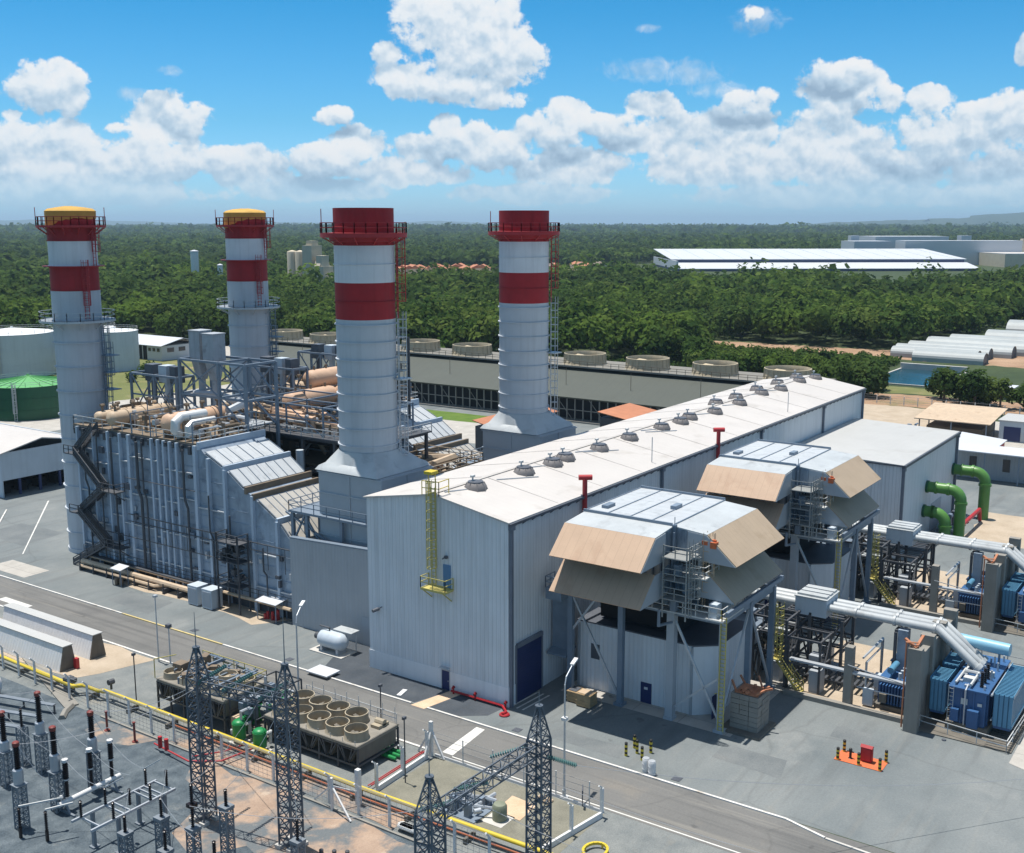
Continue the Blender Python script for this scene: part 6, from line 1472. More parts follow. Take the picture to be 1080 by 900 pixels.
mb = MB(); mb.lathe(104.0, 22.6, [(.22, .0), (.2, .12)], 10); solo('manhole_cover', mb, K['gutter'], 'dark round cap on the paving near the fire wall', 'cap', (104, 22.6, 0))
# long white sheds with sloped sides
for (xa, xb, ya, yb, h, lb) in ((66.4, 68.5, 105.8, 128, 2.7, 'long narrow white shed with sloped sides, nearer the yellow pipe'), (70.4, 72.5, 106.2, 123.6, 2.7, 'long narrow white shed with sloped sides, nearer the road')):
    t = thing('narrow_shed', lb, 'shed', ((xa + xb) / 2, (ya + yb) / 2, 0), 'long white sheds by the road')
    mb = MB(); mb.prism([(xa, 0), (xb, 0), (xb - .45, h), (xa + .62, h)], ya + .06, yb, 'y'); part('wall', mb, K['clad_white'], t)
    mb = MB(); mb.prism([(xa + .48, h), (xb - .3, h), (xb - .3, h + .1), (xa + .48, h + .1)], ya - .1, yb + .1, 'y'); part('roof', mb, K['roof_grey'], t)
    mb = MB(); mb.prism([(xa + .02, 0), (xb - .02, 0), (xb - .46, h - .02), (xa + .63, h - .02)], ya - .05, ya + .055, 'y'); part('end_wall', mb, K['conc_dark'], t)
mb = MB(); mb.box(68.0, 68.4, 105.1, 105.6, 0, 1.2); solo('hydrant_box', mb, K['red_steel'], 'small rusty red box at the dark end of the nearer white shed', 'box', (68.1, 105.3, 0))

# ================================================================== yellow gas pipe on supports
t = thing('gas_pipe', 'long yellow pipe pair with an orange line running along the substation fence', 'pipe', (64.6, 80, 0))
pts = [(64.0, 130), (64.0, 113), (63.7, 101.6), (63.6, 99.2)]
mb = MB(); mb.tube([(x, y, 1.05) for x, y in pts] + [(64.4, 98.6, 1.05), (64.4, 96.2, 1.05), (64.8, 95.6, 1.05), (64.8, 82, 1.05), (64.7, 60, 1.05), (65.2, 43.5, 1.05), (65.3, 30, 1.05)], .19, 10); part('pipe', mb, K['yellow'], t)
mb = MB(); mb.tube([(64.5, 130, .75), (64.5, 113, .75), (64.2, 99.5, .75), (64.9, 98.8, .75), (64.9, 96, .75), (65.3, 95.4, .75), (65.3, 82, .75), (65.2, 60, .75), (65.7, 43.5, .75), (65.8, 30, .75)], .15, 8); part('pipe', mb, K['yellow'], t)
mb = MB(); mb.tube([(64.3, 84, .55), (64.2, 60, .55), (64.7, 43.5, .55), (64.8, 30, .55)], .08, 8); part('pipe', mb, K['rust_line'], t)
y = 31.0
while y < 128:
    x = 64.5 if y < 95 else 64.2; mb = MB(); mb.box(x - .5, x + .9, y - .12, y + .12, 0, .5); mb.beam((x, y, .45), (x + .6, y, .45), .14, .2); part('support', mb, K['conc_dark'], t); y += 6.0
mb = MB(); mb.cyl((64.0, 99.6, 1.3), (64.0, 99.6, 1.7), .35, 8); mb.box(63.6, 64.5, 100.2, 100.9, 0, 1.6); mb.cyl((65.2, 95, 1.2), (65.2, 95, 2.0), .12, 6); mb.cyl((64.9, 95, 2.0), (65.5, 95, 2.0), .3, 8); part('valve', mb, K['steel_dark'], t)
t = thing('red_pipe', 'red fire water pipes with stubs crossing under the yellow pipe', 'pipe', (60.6, 80, 0))
mb = MB(); mb.tube([(60.8, 82.6, .5), (60.3, 77.2, .5), (62, 74.8, .5), (64.4, 74.4, .5), (66, 74.2, .5)], .08, 8); mb.tube([(61.2, 77.8, .4), (63.5, 76.2, .4), (66, 75.6, .4)], .06, 6)
for y in (81.6, 80.7): mb.cyl((60.7, y, .4), (60.7, y, 1.5), .2, 8)
part('pipe', mb, K['red_steel'], t)
t = thing('red_pipe', 'long red pipe beside the white low wall at the end of the fan cooler', 'pipe', (70, 60.6, 0))
mb = MB(); mb.tube([(66.5, 60.9, .35), (74.3, 61.1, .35)], .06, 6); mb.tube([(66.5, 61.3, .2), (74.3, 61.5, .2)], .05, 6); part('pipe', mb, K['red_steel'], t)
# low white walls around the gravel plot
for (a, b_, lb) in (((66.4, 60.2), (73.6, 60.5), 'low white wall between the fan cooler and the gravel plot'), ((66.2, 43.4), (73.7, 42.2), 'low white wall at the right end of the gravel plot')):
    t = thing('low_wall', lb, 'wall', ((a[0] + b_[0]) / 2, (a[1] + b_[1]) / 2, 0), 'low white walls of the gravel plot')
    mb = MB(); mb.beam((*a, .25), (*b_, .25), .22, .5); part('wall', mb, K['white_paint'], t)
    for k in (0, .5, 1):
        x = a[0] + (b_[0] - a[0]) * k; y = a[1] + (b_[1] - a[1]) * k; mb = MB(); mb.box(x - .12, x + .12, y - .12, y + .12, .5, 2.6); mb.beam((x, y, 2.6), (x - .5, y, 3.0), .12); part('post', mb, K['white_paint'], t)
t = thing('corner_fence', 'white concrete post corner with slanted struts where the low wall meets the road', 'fence', (74.2, 60.4, 0))
mb = MB(); mb.box(74.0, 74.3, 60.3, 60.6, 0, 3.4); mb.beam((74.15, 60.4, 2.6), (73.0, 60.4, .1), .16); mb.beam((74.15, 60.4, 2.6), (74.15, 59.0, .1), .16); mb.beam((74.15, 60.4, 2.6), (74.2, 62.0, .1), .16); part('post', mb, K['white_paint'], t)
mb = MB(); mb.beam((74.4, 60.2, .12), (74.4, 42.4, .12), .14, .22); part('curb', mb, K['white_paint'], t)
for k in range(5):
    mb = MB(); y = 57 - k * 3.3; mb.cyl((74.4, y, .2), (74.4, y, 2.4), .06, 6); part('picket', mb, K['rail'], t)
mb = MB()
for z in (.6, 1.2, 1.8, 2.3): mb.beam((74.4, 60.4, z), (74.4, 42.4, z), .025)
part('wire', mb, K['wire'], t)
# security fence of the substation: white posts with slanted tops
t = thing('security_fence', 'white concrete post fence with thin wires along the substation', 'fence', (62.6, 85, 0))
y = 112.0; ys = []
while y > 44: ys.append(y); y -= 3.32
for y in ys:
    x = 62.7 if y < 96 else 62.7 + (y - 96) * .06
    mb = MB(); mb.box(x - .09, x + .09, y - .09, y + .09, 0, 2.5); mb.beam((x, y, 2.45), (x - .45, y, 2.95), .14); part('post', mb, K['white_paint'], t)
mb = MB()
for z in (.4, .8, 1.2, 1.6, 2.0, 2.4): mb.beam((62.7, 96, z), (62.7, 45, z), .022); mb.beam((62.7, 96, z), (63.7, 112, z), .022)
for k in (.33, .66, 1): mb.beam((62.7 - .45 * k, 96, 2.45 + .5 * k), (62.7 - .45 * k, 45, 2.45 + .5 * k), .022)
y = 46.0
while y < 96: mb.beam((62.7, y, .1), (62.7, y, 2.4), .016); y += .55
part('wire', mb, K['wire'], t)
for (x, y, lb) in ((62.0, 60.2, 'white strutted corner post of the substation fence beside the yellow pipe'),):
    t = thing('strut_post', lb, 'post', (x, y, 0)); mb = MB(); mb.box(x + 1.7, x + 2.1, y - .4, y, 0, 3.2); mb.box(x - .1, x + .1, y + .9, y + 1.1, 0, 2.9); mb.beam((x, y + 1, 2.2), (x - .6, y - 1.6, .1), .14); mb.beam((x, y + 1, 2.2), (x + 1.8, y - .2, 1.2), .1); mb.beam((x, y + 1, 2.2), (x + .4, y + 3.4, .1), .12); part('post', mb, K['white_paint'], t)

# ================================================================== fan coolers
def cooler(x0, x1, y0, y1, zb, zt, ny, label, dusty=True):
    t = thing('fan_cooler', label, 'cooler', ((x0 + x1) / 2, (y0 + y1) / 2, 0), 'fan coolers by the road')
    mb = MB(); mb.box(x0, x1, y0, y1, zt - .35, zt); mb.box(x0 - .06, x1 + .06, y0 - .06, y1 + .06, zt - .12, zt - .03); part('deck', mb, K['deck_dirty'], t)
    n = ny
    for k in range(n):
        ya = y0 + (y1 - y0) * k / n; yb = y0 + (y1 - y0) * (k + 1) / n; ym = (ya + yb) / 2
        mb = MB()
        for sg in (-1, 1):
            mb.prism([(ym + sg * .12, zb + .15), (ym + sg * .32, zb + .15), (ym + sg * (yb - ya) * .48, zt - .36), (ym + sg * (yb - ya) * .40, zt - .36)], x0 + .15, x1 - .15, 'x')
        part('coil_bundle', mb, K['conc_dark'], t)
    mb = MB()
    for k in range(n + 1):
        y = y0 + (y1 - y0) * k / n
        for x in (x0 + .08, x1 - .08): mb.beam((x, y, 0), (x, y, zt - .3), .16)
    for x in (x0 + .08, x1 - .08): mb.beam((x, y0, zb), (x, y1, zb), .2); mb.beam((x, y0, zt - .5), (x, y1, zt - .5), .1)
    for k in range(n):
        ya = y0 + (y1 - y0) * k / n; yb = y0 + (y1 - y0) * (k + 1) / n; ym = (ya + yb) / 2
        for q in (ya + .15, ya + .55, yb - .15, yb - .55): mb.beam((x0 - .02, q, zt - .36), (x0 - .02, ym + (.14 if q > ym else -.14), zb + .1), .1, .14)
    for y in (y0, y1): mb.beam((x0, y, zb), (x1, y, zb), .2)
    part('frame', mb, K['steel_dark'], t)
    mb = MB(); mb.box(x0 + .3, x1 - .3, y0 + .05, y0 + .12, zb + .2, zt - .36); mb.box(x0 + .3, x1 - .3, y1 - .12, y1 - .05, zb + .2, zt - .36); part('end_panel', mb, K['conc_dark'], t)
    return t
fc = cooler(67.8, 73.4, 63.7, 75.4, .7, 2.6, 5, 'grey cooler with rows of round fan rings on top, right of the green vessels')
for i in range(5):
    for j in range(2):
        x, y = 69.2 + j * 2.55, 65.0 + i * 2.3; r = 1.06
        if i == 0 and j == 1: continue
        mb = MB(); z = 2.6; mb.lathe(x, y, [(r + .14, z), (r + .03, z + .2), (r, z + .86), (r + .05, z + .88), (r - .04, z + .90), (r - .06, z + .25), (r - .02, z + .02)], 22); rg = part('fan_ring', mb, K['fan_dirty'], fc)
        mb = MB(); mb.cyl((x, y, z + .2), (x, y, z + .5), .2, 8)
        for k in range(5):
            a = 2 * PI * k / 5 + i; c, s_ = math.cos(a), math.sin(a); mb.face([(x + c * .15 - s_ * .08, y + s_ * .15 + c * .08, z + .26), (x + c * .9 - s_ * .16, y + s_ * .9 + c * .16, z + .23), (x + c * .9 + s_ * .16, y + s_ * .9 - c * .16, z + .32), (x + c * .15 + s_ * .08, y + s_ * .15 - c * .08, z + .34)])
        part('fan_blades', mb, K['conc_dark'], rg)
mb = MB(); mb.box(71.4, 72.8, 64.3, 65.3, 2.6, 2.9); mb.cyl((72.2, 64.3, 3.0), (72.2, 65.3, 3.0), .3, 8); part('fan_motor', mb, K['fan_dirty'], fc)
mb = MB()
for i in range(8): mb.cyl((73.3, 64 + i * 1.5, 2.6), (73.3, 64 + i * 1.5, 4.2), .03, 5); mb.cyl((67.9, 64 + i * 1.5, 2.6), (67.9, 64 + i * 1.5, 3.0), .03, 5)
mb.rail([(73.3, 63.8, 2.6), (73.3, 75.3, 2.6)], 1.0, .05, 2.2); part('railing', mb, K['rail'], fc)
mb = MB()
for i in range(3): mb.tube([(71.5 + i * .6, 62.4, .3), (71.5 + i * .6, 63.9, .3), (71.5 + i * .6, 63.9, .9)], .16, 8)
part('drain_pipe', mb, K['green_vessel'], fc)
fb = cooler(66.4, 72.2, 79.4, 89.2, 1.5, 3.4, 5, 'dark dusty cooler bank with piled equipment on top, behind the left lattice mast')
r2 = random.Random(14)
for i in range(8):
    x, y = ((67.6, 88.1), (70.2, 87.9), (67.6, 85.8), (70.3, 85.5), (67.7, 83.4), (70.2, 83.0), (67.6, 81.0), (70.4, 80.7))[i]; mb = MB(); mb.lathe(x, y, [(1.0, 3.4), (.95, 3.7), (.93, 4.05), (.86, 4.06), (.86, 3.6)], 16); part('fan_ring', mb, K['fan_dirty'], fb)
mb = MB()
for i in range(26):
    x, y = r2.uniform(66.6, 72), r2.uniform(79.6, 89); L = r2.uniform(1, 3.4); h = 3.7 + r2.uniform(0, .7); mb.tube([(x, y, 3.4), (x, y, h), (min(72.2, x + L), y, h), (min(72.2, x + L), min(89, y + r2.uniform(0, 3)), h)], r2.uniform(.05, .12), 5)
part('top_pipework', mb, K['steel'], fb)
mb = MB()
for i in range(16): x, y = r2.uniform(66.8, 71.6), r2.uniform(79.8, 88.6); mb.rbox(x, y, 3.4, 3.6 + r2.uniform(.1, .9), r2.uniform(.4, 1.3), r2.uniform(.4, 1.2), r2.uniform(0, 1))
part('motor_block', mb, K['brown'], fb)
mb = MB(); mb.rail([(66.5, 79.6, 3.4), (72.1, 79.6, 3.4), (72.1, 89, 3.4)], 1.1, .06, 1.5); mb.beam((66.3, 89.3, 3.4), (66.3, 89.3, 5.4), .07); mb.beam((66.3, 89.3, 5.4), (68, 88, 5.6), .07); part('railing', mb, K['yellow_pale'], fb)
# manifold skid with two green vessels
sk = thing('manifold_skid', 'tangle of green and grey pipes and valves between the two coolers', 'pipe skid', (70, 77, 0))
mb = MB()
for i in range(18):
    x, y, z = r2.uniform(67.2, 73), r2.uniform(75.8, 79), r2.uniform(.5, 3.4); P = [(x, y, z)]
    for k in range(3):
        q = list(P[-1]); q[k % 2 if r2.random() < .7 else 2] += r2.uniform(-1.8, 1.8); q[2] = max(.2, q[2]); P.append(tuple(q))
    mb.tube(P, r2.uniform(.07, .2), 6)
part('pipe_run', mb, K['galv'], sk)
mb = MB()
for i in range(12):
    x, y, z = r2.uniform(67.4, 73), r2.uniform(76, 79), r2.uniform(.8, 3); mb.tube([(x, y, z), (x + r2.uniform(-1.5, 1.5), y, z), (x + r2.uniform(-1, 1), y, .2)], r2.uniform(.1, .18), 6); mb.cyl((x, y, z), (x, y, z + .5), .2, 7)
part('green_pipe_run', mb, K['green_vessel'], sk)
mb = MB()
for x in (67, 70, 73):
    for y in (75.7, 79.2): mb.beam((x, y, 0), (x, y, 4.2), .12)
    mb.beam((x, 75.7, 4.2), (x, 79.2, 4.2), .12)
for y in (75.7, 79.2): mb.beam((67, y, 4.2), (73, y, 4.2), .12); mb.beam((67, y, 2.2), (73, y, 2.2), .1)
part('frame', mb, K['steel_dark'], sk)
mb = MB(); mb.box(66.9, 73.3, 75.4, 79.2, 0, .15); part('plinth', mb, K['conc_dark'], sk)
mb = MB()
for i in range(12): x, y = r2.uniform(67.4, 72.6), r2.uniform(76, 79); mb.box(x - .3, x + .3, y - .3, y + .3, r2.uniform(.2, 2.4), r2.uniform(2.5, 3.3))
part('valve_box', mb, K['steel'], sk)
for x, y, lb in ((66.1, 77.0, 'left of two green upright vessels behind the yellow pipe'), (65.9, 74.0, 'right of two green upright vessels behind the yellow pipe')):
    t = thing('green_vessel', lb, 'vessel', (x, y, 0), 'green upright vessels by the yellow pipe'); r = .62
    mb = MB(); mb.lathe(x, y, [(r, .5), (r, 2.0), (r * .95, 2.12), (r * .7, 2.25), (.1, 2.32)], 18); mb.lathe(x, y, [(r + .04, 1.9), (r + .04, 1.98)], 18); part('shell', mb, K['green_vessel'], t)
    mb = MB()
    for a in (0, 2.1, 4.2): mb.beam((x + .45 * math.cos(a), y + .45 * math.sin(a), .12), (x + .45 * math.cos(a), y + .45 * math.sin(a), .6), .12)
    mb.cyl((x, y, .3), (x, y, .6), .15, 8); mb.tube([(x + .6, y, 1.5), (x + 1.3, y, 1.5), (x + 1.3, y, .3)], .14, 8); part('leg', mb, K['rail'], t)
    mb = MB(); mb.box(x - .8, x + .8, y - .8, y + .8, 0, .12); part('base', mb, K['conc_light'], t)
mb = MB(); mb.box(67.0, 67.9, 78.4, 79.2, .4, 1.7); solo('cream_cabinet', mb, K['insul'], 'cream box left of the green upright vessels', 'cabinet', (67.5, 78.8, 0))
# equipment on the gravel plot
t = thing('metering_skid', 'grey metering equipment with pipes on the gravel plot', 'pipe skid', (68.6, 52.0, 0))
mb = MB()
for i in range(12):
    x, y, z = r2.uniform(67, 70.6), r2.uniform(50.5, 53.6), r2.uniform(.4, 1.6); mb.tube([(x, y, .1), (x, y, z), (x + r2.uniform(-1.2, 1.2), y, z), (x + r2.uniform(-1, 1), y + r2.uniform(-1.4, 1.4), z)], r2.uniform(.06, .14), 6)
part('pipe_run', mb, K['galv'], t)
mb = MB()
for i in range(8): x, y = r2.uniform(67.2, 70.2), r2.uniform(50.6, 53.4); mb.box(x - .25, x + .25, y - .25, y + .25, .1, r2.uniform(.6, 1.5))
mb.box(66.9, 70.6, 50.2, 53.9, 0, .1); part('valve_box', mb, K['steel'], t)
mb = MB(); mb.cyl((67.2, 50.4, .9), (67.7, 50.1, .9), .22, 10); part('gauge_pot', mb, K['galv'], t)
t = thing('small_tank', 'squat grey-green tank standing on the gravel plot near the slab', 'tank', (68.7, 48.9, 0))
mb = MB(); mb.lathe(68.7, 48.9, [(.62, .05), (.62, 1.2), (.5, 1.4), (.1, 1.5)], 16); part('shell', mb, K['olive_tank'], t)
mb = MB(); mb.box(67.6, 69.6, 48.0, 50.0, 0, .05); part('base', mb, K['conc_light'], t)
sheet('sandy_slab', [(69.6, 50.0), (72.4, 50.2), (72.2, 47.6), (69.4, 47.4)], .05, G['path'])
t = thing('log_pile', 'small pile of pale logs at the foot of the tall curved lamp post', 'log pile', (73.2, 47.6, 0))
mb = MB()
for k in range(6): mb.cyl((72.8, 46.9 + k * .22, .12 + (k % 2) * .18), (73.6, 46.9 + k * .22, .12 + (k % 2) * .18), .11, 7)
part('logs', mb, K['insul'], t)
mb = MB(); mb.rbox(74.3, 44.4, .9, 1.7, 1.1, .08, .5); mb.beam((74.3, 44.4, 0), (74.3, 44.4, 1), .06); solo('dark_sign', mb, K['gutter'], 'dark board on a stand by the road near the white corner wall', 'sign', (74.3, 44.4, 0))
mb = MB()
for k in range(7): mb.lathe(62.9, 54.4 - k * .2, [(.35, .3), (.42, .45), (.35, .6)], 10)
solo('striped_coil', mb, K['rail'], 'small pale striped coil on the ground beside the yellow pipe', 'coil', (62.9, 53.8, 0))
t = thing('yellow_bund', 'small yellow ring guard at the bottom edge beside the road', 'guard', (68.4, 39.6, 0))
mb = MB(); n = 16
for j in range(n):
    a, b_ = 2 * PI * j / n, 2 * PI * (j + 1) / n; mb.beam((68.6 + 1.1 * math.cos(a), 39.8 + .9 * math.sin(a), .4), (68.6 + 1.1 * math.cos(b_), 39.8 + .9 * math.sin(b_), .4), .2, .2)
    if j % 4 == 0: mb.beam((68.6 + 1.1 * math.cos(a), 39.8 + .9 * math.sin(a), 0), (68.6 + 1.1 * math.cos(a), 39.8 + .9 * math.sin(a), .4), .12)
part('ring', mb, K['yellow'], t)

# ================================================================== lattice masts and gantry beams
def mast(x, y, h, w, rod, label, peak=2.4):
    t = thing('lattice_mast', label, 'mast', (x, y, 0), 'lattice masts of the substation')
    mb = MB(); mb.lattice(x, y, 0, h, w * 1.05, w, w * .72, .12, .065); part('body', mb, K['lat_dark'], t)
    mb = MB(); mb.lattice(x, y, h, h + peak, w, .25, .8, .09, .05); mb.lathe(x, y, [(.3, h + peak), (.3, h + peak + .15)], 8); part('peak', mb, K['lat_dark'], t)
    mb = MB(); mb.cyl((x, y, h + peak), (x, y, rod), .05, 6, .02); part('lightning_rod', mb, K['lat'], t)
    mb = MB()
    for i in (-1, 1):
        for j in (-1, 1): mb.box(x + i * w / 2 - .3, x + i * w / 2 + .3, y + j * w / 2 - .3, y + j * w / 2 + .3, 0, .3)
    part('footing', mb, K['conc_light'], t)
mast(55.0, 68.7, 12.4, 1.25, 17.8, 'left lattice mast standing in front of the dusty cooler bank')
mast(56.2, 60.0, 12.6, 1.25, 19.4, 'middle lattice mast standing in front of the round fan rings')
mast(62.0, 40.7, 12.0, 1.22, 15.6, 'rightmost lattice mast near the road, with a beam reaching left')
mast(50.8, 41.6, 11.2, 1.35, 15.0, 'lattice mast cut by the bottom edge with a thin tall rod')
def strings(pts, label, grp):
    """strain insulator strings hung from a beam"""
    for i, (a, b_) in enumerate(pts):
        t = thing('insulator_string', label[i], 'insulator', a, grp); a = Vector(a); b_ = Vector(b_); n = 15
        mb = MB()
        for k in range(n):
            p = a.lerp(b_, k / n); q = a.lerp(b_, (k + .6) / n); mb.cyl(p, q, .2, 8, .1)
        part('disc_stack', mb, K['teal'], t)
        mb = MB(); mb.cyl(a, b_, .04, 5); part('core', mb, K['lat'], t)
def gantry(a, b_, label, hang=()):
    t = thing('gantry_beam', label, 'beam', a, 'lattice beams between masts')
    mb = MB(); mb.truss(a, b_, .9, .9, .9, .09, .05); part('truss', mb, K['lat_dark'], t)
    return t
gantry((55.05, 67.8, 11.9), (56.1, 60.9, 11.9), 'lattice beam joining the left and middle masts')
gantry((51.8, 41.5, 11.0), (61.1, 40.8, 11.4), 'lattice beam between the bottom edge mast and the rightmost mast')
strings([((55.4, 66.2, 11.7), (58.8, 66.5, 11.9)), ((55.9, 62.6, 11.7), (59.3, 62.9, 11.9)), ((55.2, 69.0, 11.7), (58.6, 69.4, 12.0)), ((61.8, 41.7, 11.2), (60.0, 43.6, 10.6)), ((62.4, 40.2, 10.6), (63.8, 38.6, 9.8)), ((57.0, 41.6, 10.6), (56.0, 43.8, 9.8)), ((53.6, 41.9, 10.6), (52.6, 44.0, 9.8))],
        ['teal insulator string left of centre on the beam joining the left and middle masts', 'teal insulator string right of centre on the beam joining the left and middle masts', 'teal insulator string at the top of the left lattice mast', 'teal insulator string hanging left of the rightmost mast', 'teal insulator string on the road side of the rightmost mast', 'teal insulator string under the middle of the rightmost beam', 'teal insulator string near the bottom edge mast'], 'teal insulator strings on the masts')
t = thing('conductor', 'thin pale overhead wires sagging from the masts towards the bottom right', 'wires', (60, 40, 0))
for a, b_, sag in (((63.8, 38.6, 9.8), (96, 12, 3.0), 1.2), ((60.0, 43.6, 10.6), (70, 22, 4.2), .6), ((58.8, 66.5, 11.9), (66.5, 84, 4.6), 1.0), ((59.3, 62.9, 11.9), (67.5, 76.5, 4.4), 1.0), ((56.0, 43.8, 9.8), (66, 22, 2.0), .8), ((46, 79.8, 7.2), (54.6, 68.2, 11.8), 1.0), ((52.6, 44, 9.8), (49, 62.9, 5.8), .8)):
    mb = MB(); a = Vector(a); b_ = Vector(b_); P = []
    for k in range(13): s_ = k / 12; p = a.lerp(b_, s_); P.append((p.x, p.y, p.z - sag * 4 * s_ * (1 - s_)))
    mb.tube(P, .022, 4); part('wire', mb, K['wire'], t)

def drop(a, b_, sag):
    a = Vector(a); b_ = Vector(b_); P = []
    for k in range(9): s_ = k / 8; p = a.lerp(b_, s_); P.append((p.x, p.y, p.z - sag * 4 * s_ * (1 - s_)))
    return P
t = thing('conductor', 'thin grey jumper wires between the switchyard insulators at the bottom left', 'wires', (50, 78, 0))
for a, b_, sg in (((49.1, 87.3, 6.9), (49.6, 79.3, 4.6), .5), ((52.3, 87.0, 7.6), (51.9, 79.3, 4.6), .6), ((52.9, 80.3, 7.3), (53.9, 79.3, 4.6), .2), ((49.1, 79.9, 7.5), (49.6, 79.3, 4.6), .2), ((49.6, 79.3, 4.6), (48.6, 72.6, 4.5), .5), ((51.9, 79.3, 4.6), (51.0, 72.6, 4.5), .5), ((53.9, 79.3, 4.6), (52.4, 72.6, 4.5), .5), ((49.6, 70.9, 4.5), (47.7, 69.0, 3.7), .15), ((53.2, 71.0, 4.5), (49.4, 66.8, 5.1), .4), ((52.2, 89.7, 5.4), (52.3, 87.0, 7.5), .1), ((45.8, 79.8, 7.4), (47.6, 77, 2.8), .3), ((49.1, 87.3, 6.9), (40, 96, 8), .8), ((52.3, 87, 7.6), (46, 99, 8), .8), ((52.9, 80.3, 7.3), (55.2, 69, 11.7), .8), ((50.3, 64.3, 6.6), (55.9, 62.6, 11.7), .7), ((52.2, 62.7, 5.8), (56.1, 60.4, 11.7), .7), ((54.0, 57.0, 4.4), (56.3, 60.0, 11.9), .3), ((49.4, 66.8, 5.1), (46, 58, 6), .5)):
    mb = MB(); mb.tube(drop(a, b_, sg), .02, 4); part('wire', mb, K['wire'], t)
# ================================================================== substation apparatus
def sheds(mb, x, y, z0, z1, r0, r1, n):
    prof = []
    for i in range(n):
        a = z0 + (z1 - z0) * i / n; d = (z1 - z0) / n; prof += [(r0, a), (r1, a + d * .45), (r0, a + d * .7)]
    prof.append((r0, z1)); mb.lathe(x, y, prof, 12, False)
CTN = ['first', 'second', 'third', 'fourth', 'fifth', 'sixth']
def instrument(x, y, zp, zb, zt, label, boxed=True):
    t = thing('instrument_transformer', label, 'transformer', (x, y, 0), 'pedestal transformers of the substation')
    mb = MB(); mb.lattice(x, y, 0, zp, .8, .75, .55, .09, .05); mb.box(x - .5, x + .5, y - .5, y + .5, zp, zp + .08); part('pedestal', mb, K['lat'], t)
    mb = MB(); mb.lathe(x, y, [(.36, zp + .08), (.40, zp + .15), (.40, zb - .1), (.30, zb)], 14); part('base_tank', mb, K['galv'], t)
    mb = MB(); sheds(mb, x, y, zb, zt - .2, .17, .27, 12); part('insulator', mb, K['ins_dark'], t)
    mb = MB(); mb.lathe(x, y, [(.26, zt - .2), (.28, zt - .1), (.28, zt + .12), (.18, zt + .2)], 12); part('cap', mb, K['ins_red'], t)
for (x, y, zp, zb, zt, lb) in ((49.1, 87.3, 3.2, 4.2, 6.7, 'red capped insulator on a pedestal at the far left edge'), (52.3, 87.0, 3.6, 4.8, 7.4, 'red capped insulator pedestal below the curved channel end'), (49.1, 79.9, 3.5, 5.1, 7.3, 'red capped insulator pedestal right of the left group, near the white headed columns'), (45.8, 79.8, 3.8, 5.2, 7.3, 'red capped insulator pedestal closest to the bottom left corner'), (52.9, 80.3, 3.5, 4.9, 7.1, 'red capped insulator pedestal nearest the sandy patch by the fence')): instrument(x, y, zp, zb, zt, lb)
t = thing('bus_post', 'slim dark insulator on a lattice pedestal between the left red capped ones', 'insulator', (52.2, 89.7, 0))
mb = MB(); mb.lattice(52.2, 89.7, 0, 3.6, .8, .7, .6, .09, .05); part('pedestal', mb, K['lat'], t)
mb = MB(); sheds(mb, 52.2, 89.7, 3.6, 5.4, .09, .16, 9); part('insulator', mb, K['ins_dark'], t)
# live-tank breaker: three white-headed columns on one frame
t = thing('circuit_breaker', 'three dark white-headed columns on one pale tubular frame', 'circuit breaker', (51.7, 79.0, 0))
mb = MB(); mb.cyl((48.6, 79.0, 1.0), (54.6, 79.2, 1.0), .22, 10); part('drive_tube', mb, K['white_paint'], t)
for x in (49.2, 53.8):
    mb = MB(); mb.beam((x, 78.4, 0), (x, 79, .9), .14); mb.beam((x, 79.8, 0), (x, 79.2, .9), .14); mb.beam((x, 77.8, .08), (x, 80.4, .08), .2); part('leg', mb, K['lat'], t)
for x in (49.6, 51.9, 53.9):
    mb = MB(); sheds(mb, x, 79.3, 1.2, 2.7, .12, .19, 9); sheds(mb, x, 79.3, 2.8, 4.3, .17, .25, 9); c_ = part('pole_column', mb, K['ins_dark'], t)
    mb = MB(); mb.lathe(x, 79.3, [(.26, 4.3), (.30, 4.4), (.26, 4.55), (.1, 4.62)], 12); mb.lathe(x, 79.3, [(.22, 2.7), (.22, 2.8)], 12); part('head', mb, K['white_paint'], c_)
# disconnector platform
t = thing('disconnector', 'flat steel frame table carrying dark insulator posts and switch arms', 'disconnector', (49.5, 70.8, 0))
C4 = [(53.1, 72.5), (53.1, 70.0), (46.2, 70.4), (47.2, 72.6)]
mb = MB(); Zt = 3.0
for (ax_, ay), (bx_, by_) in (((45.6, 72.6), (53.4, 72.6)), ((45.6, 70.2), (53.4, 70.2))): mb.beam((ax_, ay, Zt), (bx_, by_, Zt), .16, .2)
for x in (46.4, 48.6, 49.2, 51.2, 51.7, 52.2, 53.2): mb.beam((x, 70.2, Zt), (x, 72.6, Zt), .1, .14)
part('frame', mb, K['galv'], t)
for x, y in ((47.4, 72.6), (48.0, 70.2), (51.6, 72.6), (52.3, 70.2)):
    mb = MB(); mb.beam((x, y, 0), (x, y, Zt), .26); mb.box(x - .3, x + .3, y - .3, y + .3, 0, .15); part('leg', mb, K['lat'], t)
for x, y in ((48.6, 72.6), (49.6, 70.9), (52.4, 72.6), (53.2, 71.0), (46.3, 72.4), (47.6, 70.2), (51.0, 70.2)):
    mb = MB(); sheds(mb, x, y, Zt + .1, Zt + 1.5, .07, .14, 9); part('insulator_post', mb, K['ins_dark'], t)
mb = MB()
for (a, b_) in (((48.6, 72.6, 4.5), (49.6, 70.9, 4.5)), ((52.4, 72.6, 4.5), (53.2, 71.0, 4.5))): mb.beam(a, Vector(a).lerp(Vector(b_), .8) + Vector((0, 0, .9)), .07)
part('switch_arm', mb, K['galv'], t)
